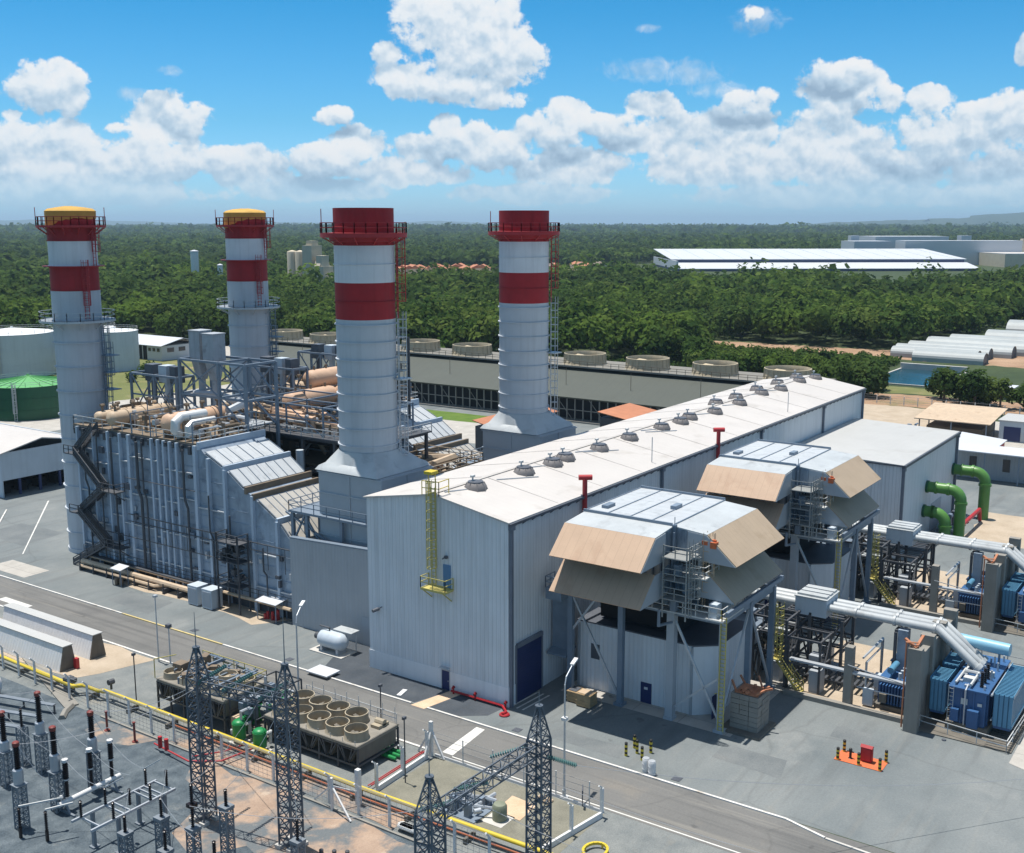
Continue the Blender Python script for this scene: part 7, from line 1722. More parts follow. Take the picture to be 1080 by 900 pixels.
# lower row of pedestals
for (x, y, zp, zt, lb) in ((47.7, 69.0, 2.1, 3.7, 'short lattice pedestal with dark insulator under the steel frame table'), (49.4, 66.8, 3.3, 5.1, 'lattice pedestal with dark insulator right of the steel frame table'), (50.3, 64.3, 2.8, 6.6, 'pedestal with two stacked dark insulators beside the left mast foot'), (52.2, 62.7, 4.2, 5.8, 'pedestal with dark insulator on the sandy patch between the two masts'), (48.4, 65.2, 1.6, 3.4, 'low pedestal with dark insulator at the bottom edge below the left mast'), (54.0, 57.0, 2.4, 4.4, 'pedestal with grey box and dark insulator at the foot of the middle mast'), (49.5, 61.0, 1.9, 3.4, 'dark insulator at the bottom edge between the two masts')):
    t = thing('post_insulator', lb, 'insulator', (x, y, 0), 'insulator pedestals of the near row')
    mb = MB(); mb.lattice(x, y, 0, zp, .75, .7, .55, .09, .05); mb.box(x - .45, x + .45, y - .45, y + .45, zp, zp + .25); part('pedestal', mb, K['lat'], t)
    mb = MB(); sheds(mb, x, y, zp + .25, zt if zt - zp < 3 else (zp + zt) / 2, .08, .15, 10); part('insulator', mb, K['ins_dark'], t)
    if zt - zp > 3:
        mb = MB(); sheds(mb, x, y, (zp + zt) / 2 + .3, zt, .08, .15, 10); mb.box(x - .3, x + .3, y - .3, y + .3, (zp + zt) / 2, (zp + zt) / 2 + .3); part('insulator', mb, K['ins_dark'], t)
t = thing('earthing_switch', 'pair of short dark posts joined by a pale bar in the bottom left corner', 'switch', (45.5, 77, 0))
for x, y in ((44.9, 78.6), (45.8, 76.4)):
    mb = MB(); sheds(mb, x, y, .9, 2.6, .08, .15, 9); mb.beam((x, y, 0), (x, y, .9), .2); part('post', mb, K['ins_dark'], t)
mb = MB(); mb.beam((44.9, 78.6, 2.7), (47.6, 77.0, 2.7), .12); mb.beam((45.8, 76.4, 2.7), (47.6, 75.4, 2.8), .12); mb.lathe(47.6, 77.0, [(.14, 2.6), (.18, 2.75), (.1, 2.9)], 8); part('bar', mb, K['rail'], t)
for x, y, h, lb in ((60.6, 89.4, 1.9, 'dark red stake in the sandy patch by the fence'), (60.6, 85.2, 1.9, 'dark red stake right of the other one by the fence')):
    mb = MB(); mb.cyl((x, y, 0), (x, y, h), .11, 8); mb.cyl((x, y, h), (x, y, h + .1), .16, 8); mb.lathe(x, y, [(.3, 0), (.26, .12)], 10); solo('marker_post', mb, K['ins_red'], lb, 'post', (x, y, 0), 'red stakes by the fence')
t = thing('hose_ring', 'white ring shaped fitting at the left edge of the gravel', 'fitting', (59.6, 106.6, 0)); mb = MB(); n = 16
mb.tube([(59.6, 106.6 + 1.0 * math.cos(2 * PI * j / n), 1.1 + 1.0 * math.sin(2 * PI * j / n)) for j in range(n + 1)], .12, 6); part('ring', mb, K['white_paint'], t)
mb = MB(); mb.beam((59.6, 106.6, 0), (59.6, 106.6, .2), .6); part('foot', mb, K['conc'], t)
# low cable trays in the far left gravel
for i, (a, b_, lb) in enumerate((((57, 108), (60, 97), 'dark cable tray on the gravel nearest the fence at the left'), ((54.5, 106), (57.6, 96), 'dark cable tray on the gravel, second from the fence'), ((52, 104), (55.4, 95), 'dark cable tray on the gravel, farthest from the fence'))):
    t = thing('cable_tray', lb, 'tray', (*a, 0), 'cable trays on the gravel')
    mb = MB(); mb.beam((*a, .9), (*b_, .9), .5, .12); part('tray', mb, K['lat'], t)
    mb = MB()
    for k in range(4): s_ = k / 3; mb.beam((a[0] + (b_[0] - a[0]) * s_, a[1] + (b_[1] - a[1]) * s_, 0), (a[0] + (b_[0] - a[0]) * s_, a[1] + (b_[1] - a[1]) * s_, .85), .14)
    part('stand', mb, K['steel_dark'], t)
for i in range(3):
    x, y = 56.8 + i * .5, 57.4 - i * .9; mb = MB(); mb.lathe(x, y, [(.16, 0), (.18, .3), (.05, .4)], 8); solo('dark_bucket', mb, K['steel_dark'], ['leftmost', 'middle', 'rightmost'][i] + ' of three tiny dark buckets on the sandy ground', 'bucket', (x, y, 0), 'dark buckets on the sand')
# ================================================================== background: tanks, cooling tower, sheds
def bigtank(x, y, r, h, label, body, top, cone, ribs=0, grp='storage tanks at the left'):
    t = thing('storage_tank', label, 'tank', (x, y, 0), grp)
    mb = MB(); mb.lathe(x, y, [(r, 0), (r, h)], 48); [mb.lathe(x, y, [(r + .003, z), (r + .08, z), (r + .08, z + .12), (r + .003, z + .12)], 48) for z in (h * .3, h * .65, h - .15)]; part('shell', mb, body, t)
    mb = MB(); mb.lathe(x, y, [(r + .1, h), (r * .5, h + cone * .5), (.4, h + cone), (.4, h + cone + .4)], 36, False)
    for k in range(ribs): a = 2 * PI * k / ribs; mb.beam((x + r * math.cos(a), y + r * math.sin(a), h + .08), (x, y, h + cone + .08), .14)
    part('roof', mb, top, t)
    mb = MB(); a = math.radians(-140); mb.ladder(x + (r + .3) * math.cos(a), y + (r + .3) * math.sin(a), 0, h + .6, -math.sin(a) * .6, math.cos(a) * .6, .1, (math.cos(a), math.sin(a)), .6)
    P = [(x + (r - .1) * math.cos(2 * PI * i / 20), y + (r - .1) * math.sin(2 * PI * i / 20), h + .1) for i in range(20)]; mb.rail(P, 1.1, .07, 9, True); part('ladder_and_rail', mb, K['rail'], t)
    return t
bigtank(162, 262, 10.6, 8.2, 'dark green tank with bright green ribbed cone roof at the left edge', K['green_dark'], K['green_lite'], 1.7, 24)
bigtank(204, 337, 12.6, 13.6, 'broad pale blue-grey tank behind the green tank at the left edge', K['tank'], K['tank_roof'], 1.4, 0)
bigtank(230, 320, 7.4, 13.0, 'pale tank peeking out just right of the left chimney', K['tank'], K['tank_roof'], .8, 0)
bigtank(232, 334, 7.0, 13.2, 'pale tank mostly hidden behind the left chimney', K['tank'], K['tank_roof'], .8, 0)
t = thing('workshop_shed', 'grey shed with beige roof and open dark bays at the left edge', 'shed', (118, 195, 0))
mb = MB(); x0, x1, y0, y1 = 107.5, 124, 184.5, 215
mb.prism([(x0, 0), (x0 + .3, 0), (x0 + .3, 7.8), (x0, 7.8)], y0, y1, 'y'); mb.box(x0 + .3, x1, y0, y0 + .3, 3.0, 8.0); mb.box(x1 - .3, x1, y0 + .3, y1, 0, 8.4); mb.box(x0 + .3, x1 - .3, y1 - .3, y1, 0, 8); mb.box(x1 - 1.6, x1, y0, y0 + .3, 0, 3.0); part('wall', mb, K['tank'], t)
mb = MB(); mb.prism([(x0 - .6, 7.8), (x0 + 8, 9.6), (x1 + .6, 7.9), (x1 + .6, 8.1), (x0 + 8, 9.8), (x0 - .6, 8.0)], y0 - .6, y1, 'y'); part('roof', mb, K['roof'], t)
mb = MB(); [mb.box(x - .2, x + .2, y0 + .05, y0 + .4, 0, 3.0) for x in (111, 115, 119)]; part('post', mb, K['navy'], t)
mb = MB(); mb.box(x0 + .4, x1 - 2, y0 + 6, y0 + 6.2, 0, 3.2); [mb.box(x, x + 1.6, y0 + 2.5, y0 + 4.5, 0, 1.6) for x in (109, 112.4, 116, 119.5)]; part('bay_shade_and_contents', mb, K['black'], t)  # black back sheet and boxes; the darkness of the bays is in the colour
# white-roofed open building behind the tanks
t = thing('white_depot', 'white building with long bright roof over a dark open side, near the forest', 'building', (264, 346, 0))
mb = MB(); mb.prism([(252, 5.2), (262, 7.4), (272, 5.2), (272, 5.4), (262, 7.6), (252, 5.4)], 325, 361, 'y'); part('roof', mb, K['factory'], t)
mb = MB(); mb.box(253, 271, 326, 334, 0, 5.2); mb.box(253.4, 271, 334.0, 360, 0, 5.15); part('wall', mb, K['factory_wall'], t)
mb = MB(); mb.box(252.9, 253.39, 334.2, 360, .2, 5.0); part('opening_shade_panel', mb, K['black'], t)  # black panel on the wall, painting the shaded interior of the open side
for k in range(3):
    mb = MB(); mb.box(255.5 + k * 5, 258.4 + k * 5, 325.9, 325.997, 2.9, 4.4); part('window', mb, K['glass'], t)
for k in range(3):
    mb = MB(); mb.box(252.9, 252.997, 327 + k * 2.4, 328.4 + k * 2.4, 3.2, 4.4); part('window', mb, K['glass'], t)
for k in range(5):
    mb = MB(); mb.box(252.7, 252.95, 336 + k * 5.4, 336.3 + k * 5.4, 0, 5.1); part('post', mb, K['factory_wall'], t)
# induced-draught cooling tower
ct = thing('cooling_tower', 'very long olive-grey cooling tower with beige fan cylinders along its top', 'cooling tower', (246, 178, 0))
X0, X1, Y0, Y1 = 236, 257, 86, 269
mb = MB(); mb.prism([(230.2, 6.1), (243.6, 10.9), (X1, 11.6), (X1, 4.8), (230.6, 5.7)], Y0, Y1, 'y'); part('casing', mb, K['ct'], ct)
mb = MB(); mb.box(243.2, X1 + .3, Y0 - .3, Y1 + .3, 11.6, 12.0); part('deck', mb, K['fan_in'], ct)
mb = MB(); mb.box(233.5, X1 - .5, Y0 + .5, Y1 - .5, .4, 5.6); part('louvre_shade_block', mb, K['black'], ct)  # solid black block; the shade behind the louvres is in its colour
mb = MB(); y = Y0 + .2
while y < Y1: mb.box(231, 231.3, y, y + .22, .4, 5.75); y += 2.3
y = Y0 + 1.3
while y < Y1 - 6: mb.beam((231.5, y, .5), (231.5, y + 4.6, 5.7), .14); y += 9.2
mb.beam((231.2, Y0, 2.9), (231.2, Y1, 2.9), .18); part('louvre_post', mb, K['conc'], ct)
mb = MB(); mb.box(229.8, X1 + 1, Y0 - 1, Y1 + 1, 0, .4); part('basin', mb, K['conc'], ct)
mb = MB(); mb.rail([(243.4, Y0, 12.0), (243.4, Y1, 12.0)], 1.2, .1, 2.3); part('deck_rail', mb, K['brown'], ct)
mb = MB(); y = Y0 + 6
while y < Y1: mb.cyl((236, y, 8), (236, y, 12.4), .07, 5); y += 18.4
part('pipe_riser', mb, K['brown'], ct)
for k in range(10):
    y = 94.7 + 18.4 * k; x = 249.6; r = 5.2
    mb = MB(); mb.lathe(x, y, [(r + .5, 12.0), (r + .15, 12.8), (r, 14.0), (r + .25, 14.7), (r + .1, 14.75), (r - .12, 14.0), (r, 12.8), (r + .2, 12.1)], 40)
    for j in range(20):
        a = 2 * PI * j / 20; mb.beam((x + (r + .35) * math.cos(a), y + (r + .35) * math.sin(a), 12.2), (x + (r + .2) * math.cos(a), y + (r + .2) * math.sin(a), 14.6), .16)
    fcyl = part('fan_cylinder', mb, K['fan'], ct)
    mb = MB(); mb.lathe(x, y, [(r - .25, 12.9), (1.0, 13.1), (.9, 13.5), (.1, 13.6)], 24, False); part('fan_disc', mb, K['fan_in'], fcyl)
    mb = MB()
    for j in range(6): a = 2 * PI * j / 6; c, s_ = math.cos(a), math.sin(a); mb.face([(x + c - s_ * .3, y + s_ + c * .3, 13.8), (x + c * (r - .4) - s_ * .5, y + s_ * (r - .4) + c * .5, 13.7), (x + c * (r - .4) + s_ * .5, y + s_ * (r - .4) - c * .5, 14.0), (x + c + s_ * .3, y + s_ - c * .3, 14.1)])
    part('fan_blades', mb, K['fan'], fcyl)
# greenhouses in a row
gh = [(404, 412, 84, 108), (412.5, 420, 88, 118), (421, 429, 86, 119), (430, 439, 80, 117), (440, 452, 74, 113), (454, 466, 60, 108), (474, 488, 40, 99), (520, 536, 40, 100)]
lbs = ['arched pale greenhouse nearest the pond', 'second arched greenhouse counted from the pond', 'third arched greenhouse counted from the pond', 'fourth arched greenhouse counted from the pond', 'fifth arched greenhouse with dark end opening', 'sixth arched greenhouse with dark end opening', 'long arched greenhouse at the right edge', 'farthest greenhouse at the right edge before the forest']
for (x0, x1, y0, y1), lb in zip(gh, lbs):
    t = thing('greenhouse', lb, 'greenhouse', ((x0 + x1) / 2, (y0 + y1) / 2, 0), 'arched greenhouses behind the pond'); xm = (x0 + x1) / 2; w = (x1 - x0) / 2
    arc = [(xm + w * math.cos(PI * i / 10), 1.4 + (w * .62) * math.sin(PI * i / 10)) for i in range(11)]
    mb = MB(); n = len(arc)
    for i in range(n - 1): mb.face([(arc[i][0], y0, arc[i][1]), (arc[i + 1][0], y0, arc[i + 1][1]), (arc[i + 1][0], y1, arc[i + 1][1]), (arc[i][0], y1, arc[i][1])], True)
    mb.face([(x0, y0, 0), (x0, y0, 1.4), (x0, y1, 1.4), (x0, y1, 0)]); mb.face([(x1, y0, 0), (x1, y0, 1.4), (x1, y1, 1.4), (x1, y1, 0)]); part('cover', mb, K['poly'], t)
    mb = MB(); mb.prism([(x0 + .2, 0)] + [(x1 - .2, 0)] + [(xm + (w - .2) * math.cos(PI * i / 10), 1.4 + (w * .6) * math.sin(PI * i / 10)) for i in range(11)], y0 + .3, y0 + .5, 'y'); mb.prism([(x0 + .2, 0)] + [(x1 - .2, 0)] + [(xm + (w - .2) * math.cos(PI * i / 10), 1.4 + (w * .6) * math.sin(PI * i / 10)) for i in range(11)], y1 - .5, y1 - .3, 'y'); part('end_wall', mb, K['gutter'], t)
# silo works, water towers, village, factory
t = thing('silo_works', 'beige concrete silo tower complex rising from the forest', 'silo', (541, 545, 0))
for i in range(3):
    mb = MB(); mb.lathe(546 + i, 560 - i * 6.6, [(3.5, 0), (3.5, 28.5), (3.2, 29.2), (.4, 30)], 20); part('silo', mb, K['silo'], t)
mb = MB(); mb.box(538, 548, 534, 542.5, 0, 33.5); mb.box(540, 546, 535.5, 540.5, 33.5, 36.5); [mb.box(537.9, 537.995, 535, 541.6, z, z + .5) for z in (8, 16, 24, 30)]; part('head_tower', mb, K['silo'], t)
mb = MB(); mb.box(538, 548, 524, 533.5, 0, 20); mb.box(540, 547, 518, 524, 0, 13); mb.prism([(538, 20), (548, 20), (546, 24), (540, 24)], 527, 532, 'y'); part('annex_block', mb, K['silo'], t)
mb = MB(); mb.box(539, 546, 526, 531, 20, 27); part('head_tower', mb, K['silo'], t)
mb = MB(); mb.box(538, 550, 555, 572, 0, 9); part('store_block', mb, K['silo'], t)
for x, y, r, h, lb in ((517, 625, 2.7, 28.5, 'taller of two slender white towers rising from the forest at the left'), (527, 611, 1.8, 19, 'shorter slender white tower next to the ochre capped rear chimney')):
    t = thing('water_tower', lb, 'water tower', (x, y, 0), 'slender white towers in the forest')
    mb = MB(); mb.lathe(x, y, [(r * .92, 0), (r * .92, h * .3), (r, h * .32), (r, h)], 20); part('shaft', mb, K['tank_roof'], t)
    mb = MB(); mb.lathe(x, y, [(r + .3, h), (r + .3, h + .6), (.3, h + 1.4)], 20); part('cap', mb, K['factory_wall'], t)
r2 = random.Random(5)
def house(x, y, lx, ly, h, a, label, roof, wall, grp):
    t = thing('house', label, 'house', (x, y, 0), grp)
    mb = MB(); mb.rbox(x, y, 0, h, lx, ly, a); part('wall', mb, wall, t)
    c, s_ = math.cos(a), math.sin(a); mb = MB()
    def P(u_, v_, z): return (x + u_ * c - v_ * s_, y + u_ * s_ + v_ * c, z)
    X, Y = lx / 2 + .7, ly / 2 + .7
    mb.face([P(-X, -Y, h - .2), P(X, -Y, h - .2), P(X, 0, h + ly * .24), P(-X, 0, h + ly * .24)]); mb.face([P(X, Y, h - .2), P(-X, Y, h - .2), P(-X, 0, h + ly * .24), P(X, 0, h + ly * .24)])
    for k in (-1, 1): mb.face([P(k * X * .97, -Y * .9, h - .2), P(k * X * .97, 0, h + ly * .22), P(k * X * .97, Y * .9, h - .2)])
    part('roof', mb, roof, t)
vill = []
k = 0
for i in range(20):
    x = 800 + (i % 7) * 9 + (i // 7) * 22 + r2.uniform(-5, 5); y = 672 - (i % 7) * 9 + (i // 7) * 14 + r2.uniform(-6, 6); vill.append((x, y))
    house(x, y, r2.uniform(14, 24), r2.uniform(9, 13), r2.uniform(5, 7.5), r2.uniform(.4, 1.0), 'terracotta roofed house of the village beyond the forest between the two near chimneys', K['terracotta'], K['silo'], 'terracotta roofed village houses')
for i in range(7):
    x = 935 + i * 15 + r2.uniform(-6, 6); y = 592 + (i % 3) * 12 + r2.uniform(-8, 8); vill.append((x, y))
    house(x, y, r2.uniform(16, 26), 11, 6, r2.uniform(.4, 1.0), 'brown roofed house of the village right of the rightmost chimney', K['terracotta'] if i % 2 else K['brown'], K['silo'], 'village houses right of the rightmost chimney')
hs = [(452, 700, 'grey roofed barn in the trees at the far left', 'roof_grey'), (470, 668, 'orange roofed house beside the left chimney', 'terracotta'), (600, 660, 'pale roofed house in the forest between the left chimneys', 'tank_roof'), (430, 724, 'small pale house in the trees at the left edge', 'tank_roof')]
for x, y, lb, k in hs: house(x, y, 20, 11, 6, .7, lb, K[k], K['silo'], 'houses scattered in the left forest'); vill.append((x, y))
t = thing('factory', 'huge low factory with bright white stepped roofs beyond the forest', 'factory', (1190, 430, 0))
def slab_between(a, b_, depth, z0, z1, name, mat, par):
    a = Vector((*a, 0)); b_ = Vector((*b_, 0)); d = (b_ - a).normalized(); nrm = Vector((d.y, -d.x, 0))
    if nrm.x < 0: nrm = -nrm
    P = [a, b_, b_ + nrm * depth, a + nrm * depth]; mb = MB(); mb.prism([(p.x, p.y) for p in P], z0, z1, 'z'); return part(name, mb, mat, par)
A, B = (1029, 512), (1214, 262)
def slope_between(a, b_, d0, z0, d1, z1, name, mat, par, th=.5):
    a = Vector((*a, 0)); b_ = Vector((*b_, 0)); d = (b_ - a).normalized(); n = Vector((d.y, -d.x, 0)); n = -n if n.x < 0 else n; mb = MB()
    P = [a + n * d0 + Vector((0, 0, z0)), b_ + n * d0 + Vector((0, 0, z0)), b_ + n * d1 + Vector((0, 0, z1)), a + n * d1 + Vector((0, 0, z1))]; Q = [p - Vector((0, 0, th)) for p in P]
    mb.face(P); mb.face(list(reversed(Q)))
    for i in range(4): mb.face([Q[i], Q[(i + 1) % 4], P[(i + 1) % 4], P[i]])
    return part(name, mb, mat, par)
slab_between(A, B, 150, 0, 2.4, 'wall', K['navy'], t); slope_between(A, B, -1, 2.8, 34, 7.9, 'roof', K['factory'], t)
slope_between((A[0] + 2, A[1] - 2), (B[0] - 2, B[1] + 2), 33.5, 10.9, 33.8, 7.6, 'clerestory', K['navy'], t); slope_between(A, B, 33, 11.2, 150, 19.2, 'roof', K['factory'], t)
slab_between(A, (A[0] + .6 * (B[0] - A[0]) * .01, A[1] + .6 * (B[1] - A[1]) * .01), 150, 2.4, 10.5, 'end_wall', K['factory_wall'], t)
for k in range(14):
    f = (k + .5) / 14; a_ = (A[0] + (B[0] - A[0]) * f, A[1] + (B[1] - A[1]) * f); slope_between(a_, (a_[0] + .6, a_[1] - .8), 34, 11.4, 150, 19.45, 'roof_light', K['tank'], t, .3)
slab_between((1395, 425), (1450, 352), 60, 0, 31, 'plant_block', K['factory_wall'], t); slab_between((1395, 425), (1450, 352), 61, 31, 32, 'plant_roof', K['factory'], t)
slab_between((1330, 430), (1360, 395), 40, 0, 27, 'plant_block', K['factory_wall'], t); slab_between((1335, 372), (1420, 262), 30, 0, 28, 'plant_block', K['factory'], t)
for p, q in (((1385, 452), (1391, 444)), ((1462, 340), (1470, 330))): slab_between(p, q, 12, 0, 33, 'stair_tower', K['factory_wall'], t)
t = thing('factory_annex', 'beige low factory blocks at the right edge beyond the forest', 'factory', (1450, 230, 0))
slab_between((1330, 262), (1380, 190), 80, 0, 14, 'wall', K['silo'], t); slab_between((1330, 262), (1380, 190), 82, 14, 15, 'roof', K['roof'], t); slab_between((1420, 262), (1425, 252), 10, 0, 30, 'chimney', K['silo'], t); slab_between((1480, 300), (1640, 150), 80, 0, 20, 'wall', K['insul'], t)
# sheds under the right-hand trees and boundary fences
for i, (x, y, lb) in enumerate(((330, 62, 'small white roofed shelter among the right trees, left one'), (332, 53, 'small white roofed shelter among the right trees, right one'))):
    t = thing('open_shelter', lb, 'shelter', (x, y, 0), 'shelters among the right trees')
    mb = MB(); mb.box(x - 3, x + 3, y - 2.6, y + 2.6, 3.4, 3.6); part('roof', mb, K['factory'], t)
    for a in (-1, 1):
        for b_ in (-1, 1): mb = MB(); mb.beam((x + a * 2.7, y + b_ * 2.3, 0), (x + a * 2.7, y + b_ * 2.3, 3.4), .2); part('post', mb, K['white_paint'], t)
t = thing('boundary_fence', 'thin post fence along the red earth road behind the plant', 'fence', (300, 70, 0))
for i in range(18):
    mb = MB(); y = 100 - i * 3.6; mb.beam((302, y, 0), (302, y, 2.4), .2); part('post', mb, K['white_paint'], t)
mb = MB(); [mb.beam((302, 100, z), (302, 38, z), .05) for z in (.5, 1.1, 1.7, 2.3)]; part('wire', mb, K['wire'], t)

# ================================================================== trees
rng = np.random.default_rng(4)
def leaf_cloud(cx, cy, cz, R, H, n, size, lobes=7, seed=None, flat=1.0):
    """leaf clumps spread over overlapping lobes: arrays of quads. cx.. arrays of crowns"""
    m = len(cx)
    lo = rng.normal(0, 1, (m, lobes, 3)); lo[..., 2] = np.abs(lo[..., 2]) * .75; lo /= np.linalg.norm(lo, axis=2, keepdims=True)
    lo *= rng.uniform(.30, .72, (m, lobes, 1)); lr = rng.uniform(.32, .64, (m, lobes))
    li = rng.integers(0, lobes, (m, n)); ar = np.arange(m)[:, None]
    d = rng.normal(0, 1, (m, n, 3)); d[..., 2] = d[..., 2] * .9 + .25; d /= np.linalg.norm(d, axis=2, keepdims=True)
    p = lo[ar, li] + d * (lr[ar, li] * rng.uniform(.82, 1.06, (m, n)))[..., None]
    c = np.empty((m, n, 3)); c[..., 0] = cx[:, None] + p[..., 0] * R[:, None]; c[..., 1] = cy[:, None] + p[..., 1] * R[:, None]; c[..., 2] = cz[:, None] + p[..., 2] * H[:, None]
    nr = d + rng.normal(0, .38, (m, n, 3)); nr[..., 2] += .35; nr /= np.linalg.norm(nr, axis=2, keepdims=True)
    t = np.cross(nr, rng.normal(0, 1, (m, n, 3))); t /= np.linalg.norm(t, axis=2, keepdims=True); b_ = np.cross(nr, t)
    s = size[:, None] * rng.uniform(.6, 1.35, (m, n)); t *= s[..., None]; b_ *= (s * rng.uniform(.55, 1, (m, n)))[..., None]
    q = np.stack([c - t - b_ * .6, c + t * .8 - b_, c + t + b_ * .7, c - t * .7 + b_], 2)
    return q.reshape(-1, 3)
def cloud_mesh(name, V, mat, org=(0, 0, 0)):
    V = V - np.array(org); nq = len(V) // 4; me = bpy.data.meshes.new(name)
    me.vertices.add(len(V)); me.vertices.foreach_set('co', V.astype(np.float32).ravel())
    me.loops.add(nq * 4); me.loops.foreach_set('vertex_index', np.arange(nq * 4, dtype=np.int32))
    me.polygons.add(nq); me.polygons.foreach_set('loop_start', np.arange(0, nq * 4, 4, dtype=np.int32)); me.polygons.foreach_set('loop_total', np.full(nq, 4, dtype=np.int32))
    me.materials.append(mat); me.update(calc_edges=True); return me
def scatter(dmin, dmax, spacing, amin, amax):
    """jittered grid of points inside a sector seen from the plant"""
    n = int(dmax / spacing) + 2; g = np.arange(-n, n + 1) * spacing; X, Y = np.meshgrid(g, g); P = np.stack([X.ravel(), Y.ravel()], 1).astype(float); P += rng.uniform(-.42, .42, P.shape) * spacing
    r = np.hypot(P[:, 0], P[:, 1]); a = np.degrees(np.arctan2(P[:, 1], P[:, 0])); k = (r > dmin) & (r < dmax) & (a > amin) & (a < amax); return P[k]
def in_poly(P, poly):
    x, y = P[:, 0], P[:, 1]; c = np.zeros(len(P), bool); n = len(poly)
    for i in range(n):
        (x1, y1), (x2, y2) = poly[i], poly[(i + 1) % n]; k = (y1 > y) != (y2 > y); c ^= k & (x < (x2 - x1) * (y - y1) / ((y2 - y1) if y2 != y1 else 1e-9) + x1)
    return c
WOOD = [(300, 60000), (300, 480), (300, 300), (306, 262), (312, 226), (332, 200), (345, 168), (372, 172), (412, 196), (430, 202), (432, 150), (436, 124), (470, 118), (560, 108), (585, 60), (600, -900), (60000, -9000), (60000, 60000)]
WOOD2 = [(150, 480), (300, 400), (300, 60000), (150, 60000)]
def woods(P, clear=True):
    k = in_poly(P, WOOD) | in_poly(P, WOOD2)
    for x, y, r in [(541, 545, 26), (515, 622, 9), (525, 609, 8), (500, 503, 12)] + [(x, y, 20) for x, y in vill]: k &= np.hypot(P[:, 0] - x, P[:, 1] - y) > r
    k &= ~in_poly(P, [(740, 395), (800, 190), (880, 170), (1212, 200), (1350, 140), (1740, 120), (1740, 420), (1560, 480), (1280, 640), (1100, 650)])
    k &= ~in_poly(P, [(612, 530), (655, 478), (735, 452), (790, 440), (1040, 580), (1050, 660), (900, 720), (860, 760), (800, 740)])
    r = np.hypot(P[:, 0], P[:, 1]); g = np.sin(P[:, 0] * .013 + 1.3 * np.sin(P[:, 1] * .007)) * np.sin(P[:, 1] * .017 + 1.7 * np.sin(P[:, 0] * .009 + 2)); k &= ~((g > .86) & (r > 640))
    return P[k]
AM, AX = 3, 66
def forest(dmin, dmax, sp, n, leaf, R, H, zf, mat, lobes):
    P = woods(scatter(dmin, dmax, sp, AM, AX)); m = len(P); r = rng.uniform(*R, m); big = rng.random(m) < .12; r[big] *= 1.35
    h = r * rng.uniform(*H, m) + np.where(big, 2.0, 0); cz = r * .25 + rng.uniform(*zf, m)
    # low undulation of the canopy
    cz += 2.0 * np.sin(P[:, 0] * .021 + np.sin(P[:, 1] * .013) * 2) * np.cos(P[:, 1] * .027) + 1.2 * np.sin(P[:, 0] * .063) * np.sin(P[:, 1] * .051)
    return leaf_cloud(P[:, 0], P[:, 1], cz, r, h, n, np.full(m, leaf), lobes)
V = np.concatenate([forest(290, 560, 8.6, 250, .82, (5.0, 10.6), (.75, 1.1), (2.0, 6.4), K['leaf'], 7), forest(560, 950, 10.2, 95, 1.45, (5.6, 11.4), (.7, 1.05), (2.2, 6.4), K['leaf'], 6)])
o = bpy.data.objects.new('forest', cloud_mesh('forest', V, K['leaf'])); COL.objects.link(o); o['kind'] = 'stuff'
V = np.concatenate([forest(950, 1900, 12.0, 30, 2.6, (7.5, 11.5), (.65, .95), (2.5, 5.5), K['leaf_far'], 6), forest(1900, 4200, 30, 16, 4.6, (14, 24), (.42, .6), (2, 4), K['leaf_far'], 5), forest(4200, 9500, 85, 12, 11, (40, 70), (.16, .26), (2, 5), K['leaf_far'], 5)])
o = bpy.data.objects.new('distant_forest', cloud_mesh('distant_forest', V, K['leaf_far'])); COL.objects.link(o); o['kind'] = 'stuff'
P = scatter(300, 520, 2.9, AM, AX); P = P[in_poly(P, [(338, 112), (384, 108), (402, 112), (403, 200), (345, 196), (330, 168)]) | in_poly(P, [(300, 262), (330, 200), (345, 168), (338, 150), (312, 200), (290, 262)])]; m = len(P); r = rng.uniform(1.3, 2.9, m)
o = bpy.data.objects.new('undergrowth', cloud_mesh('undergrowth', leaf_cloud(P[:, 0], P[:, 1], np.full(m, .5), r, r * .9, 46, np.full(m, .42), 4), K['leaf'])); COL.objects.link(o); o['kind'] = 'stuff'
for x, y in ((83.0, 40), (83.0, 57), (83.2, 88), (83.2, 104), (74.2, 70), (74.2, 110)):
    mb = MB(); mb.box(x - .4, x + .4, y - .4, y + .4, .03, .05); [mb.box(x - .34 + k * .14, x - .27 + k * .14, y - .35, y + .35, .05, .06) for k in range(5)]; solo('drain_cover', mb, K['gutter'], 'square iron drain cover set in the paving beside the kerb', 'drain cover', (x, y, 0), 'drain covers along the kerbs')
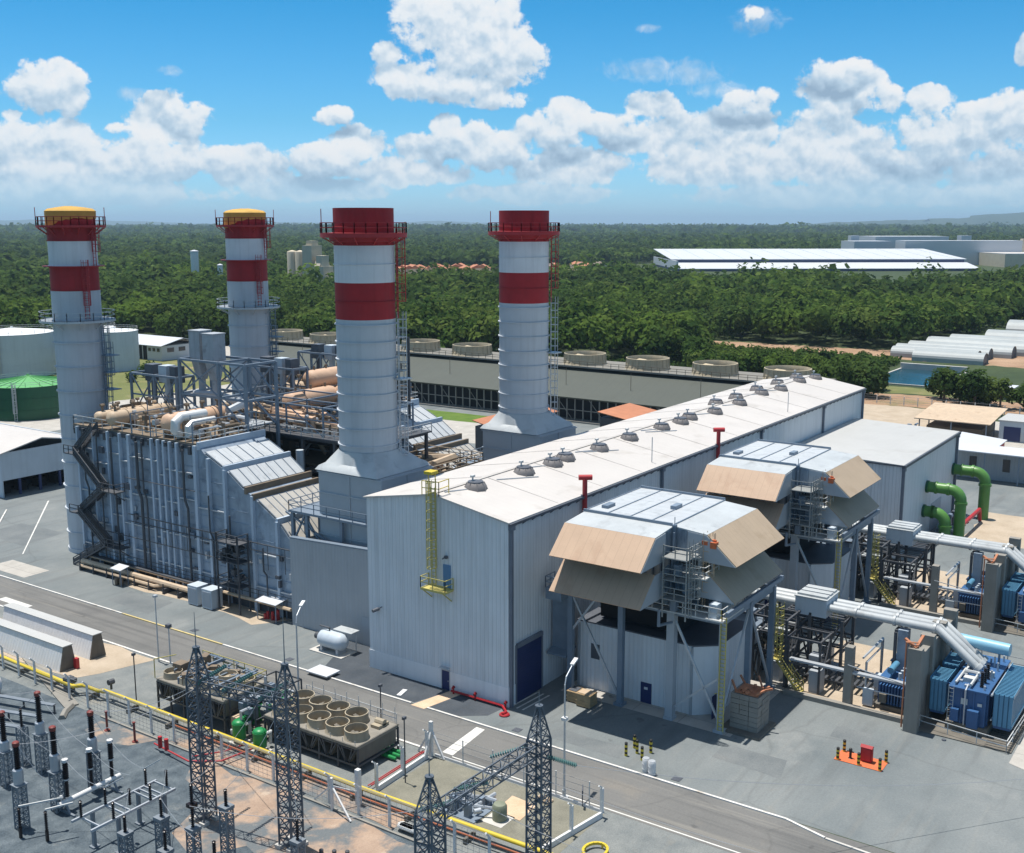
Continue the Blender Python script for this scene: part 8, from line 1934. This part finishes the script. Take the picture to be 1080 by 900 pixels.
# single trees one can tell apart
def treeparts(R, H, trunk, n, leaf):
    V = leaf_cloud(np.array([0.]), np.array([0.]), np.array([trunk]), np.array([R]), np.array([H]), n, np.array([leaf]), 9)
    mb = MB(); mb.tube([(0, 0, 0), (.1, .05, trunk * .6), (-.05, .1, trunk * 1.1)], .2 + R * .03, 7)
    for k in range(5): a = 2 * PI * k / 5 + .4; mb.cyl((0, 0, trunk * .75), (R * .5 * math.cos(a), R * .5 * math.sin(a), trunk + H * .45), .12, 6, .05)
    return cloud_mesh('crown', V, K['leaf']), _mesh('trunk', mb, K['bark'], (0, 0, 0))
KINDS = [treeparts(4.6, 5.6, 3.4, 900, .42), treeparts(3.4, 5.2, 4.2, 700, .36), treeparts(5.6, 6.2, 3.0, 1100, .48), treeparts(2.6, 3.6, 1.6, 420, .32)]
def tree(x, y, kind, sc, label, grp):
    t = thing('tree', label, 'tree', (x, y, 0), grp); t.rotation_euler = (0, 0, random.uniform(0, 6.28)); t.scale = (sc, sc, sc * random.uniform(.9, 1.1))
    for nm, me in zip(('crown', 'trunk'), KINDS[kind]):
        o = bpy.data.objects.new(nm, me); COL.objects.link(o); o.parent = t
    return t
RT = [(318, 100.5, 1, .95, 'small tree beside the left end of the right tree row'), (309.5, 73.6, 1, 1.1, 'slim trunked tree directly below the pond corner, leftmost of the roadside trees'), (312, 70, 0, .95, 'dense roadside tree just right of the pond corner tree'), (309.2, 65.8, 1, 1.15, 'tall roadside tree with bare trunk, in the middle of the right row'), (314, 63, 0, 1.0, 'dense roadside tree behind the middle of the right row'), (309.9, 59.4, 1, .95, 'light green narrow tree near the white shelters'), (313, 54, 0, 1.0, 'dense tree at the right edge beside the shelters'), (320, 77, 0, 1.0, 'round tree close to the pond at the end of the row'), (318, 67, 2, .85, 'broad tree behind the right row'), (310, 50, 1, 1.0, 'tree cut by the right edge')]
for x, y, k, s_, lb in RT: tree(x, y, k, s_, lb, 'trees along the red earth road')
names = ['large dark bush tree against the far end of the hall', 'round tree just left of the dark end-of-hall tree', 'tree behind the rightmost fan cylinder', 'bushy tree between the last two fan cylinders', 'low tree by the dirt strip', 'leafy tree above the hall roof end', 'dark tree left of the pond', 'broad tree left of the pond water', 'bushy tree behind the row near the dirt strip', 'tree beside the white box above the hall roof', 'small tree near the pond edge', 'dense tree at the forest corner', 'second dense tree at the forest corner', 'low spreading tree behind the cooling tower end', 'tree right of the low spreading tree', 'young tree before the dirt clearing', 'dark round tree between hall and pond', 'tree hiding the left side of the pond']
pos = [(308, 104, 2, 1.25), (318, 112, 0, 1.15), (322, 124, 2, .95), (326, 134, 0, 1.1), (346, 138, 2, .9), (334, 122, 2, 1.0), (334, 106, 2, 1.1), (326, 100, 2, 1.1), (352, 126, 0, 1.0), (350, 114, 0, .9), (364, 112, 0, .8), (338, 158, 2, 1.1), (326, 152, 2, 1.0), (312, 142, 2, .9), (318, 138, 0, 1.0), (372, 128, 3, 1.3), (312, 96, 2, 1.1), (322, 106, 0, 1.0)]
for (x, y, k, s_), lb in zip(pos, names): tree(x, y, k, s_, lb, 'trees between the hall and the dirt clearing')
bs = [(224, 296, 3, 1.0, 'small bush on the verge behind the left chimney'), (214, 290, 3, .8, 'low bush beside the green tank'), (218, 282, 3, .7, 'little bush near the left chimney shaft'), (303, 352, 2, 1.1, 'dark tree behind the white depot at its right end'), (298, 376, 2, 1.2, 'dark tree behind the white depot at its left end')]
for x, y, k, s_, lb in bs: tree(x, y, k, s_, lb, 'bushes near the storage tanks')
build_haze(7.0e-5)
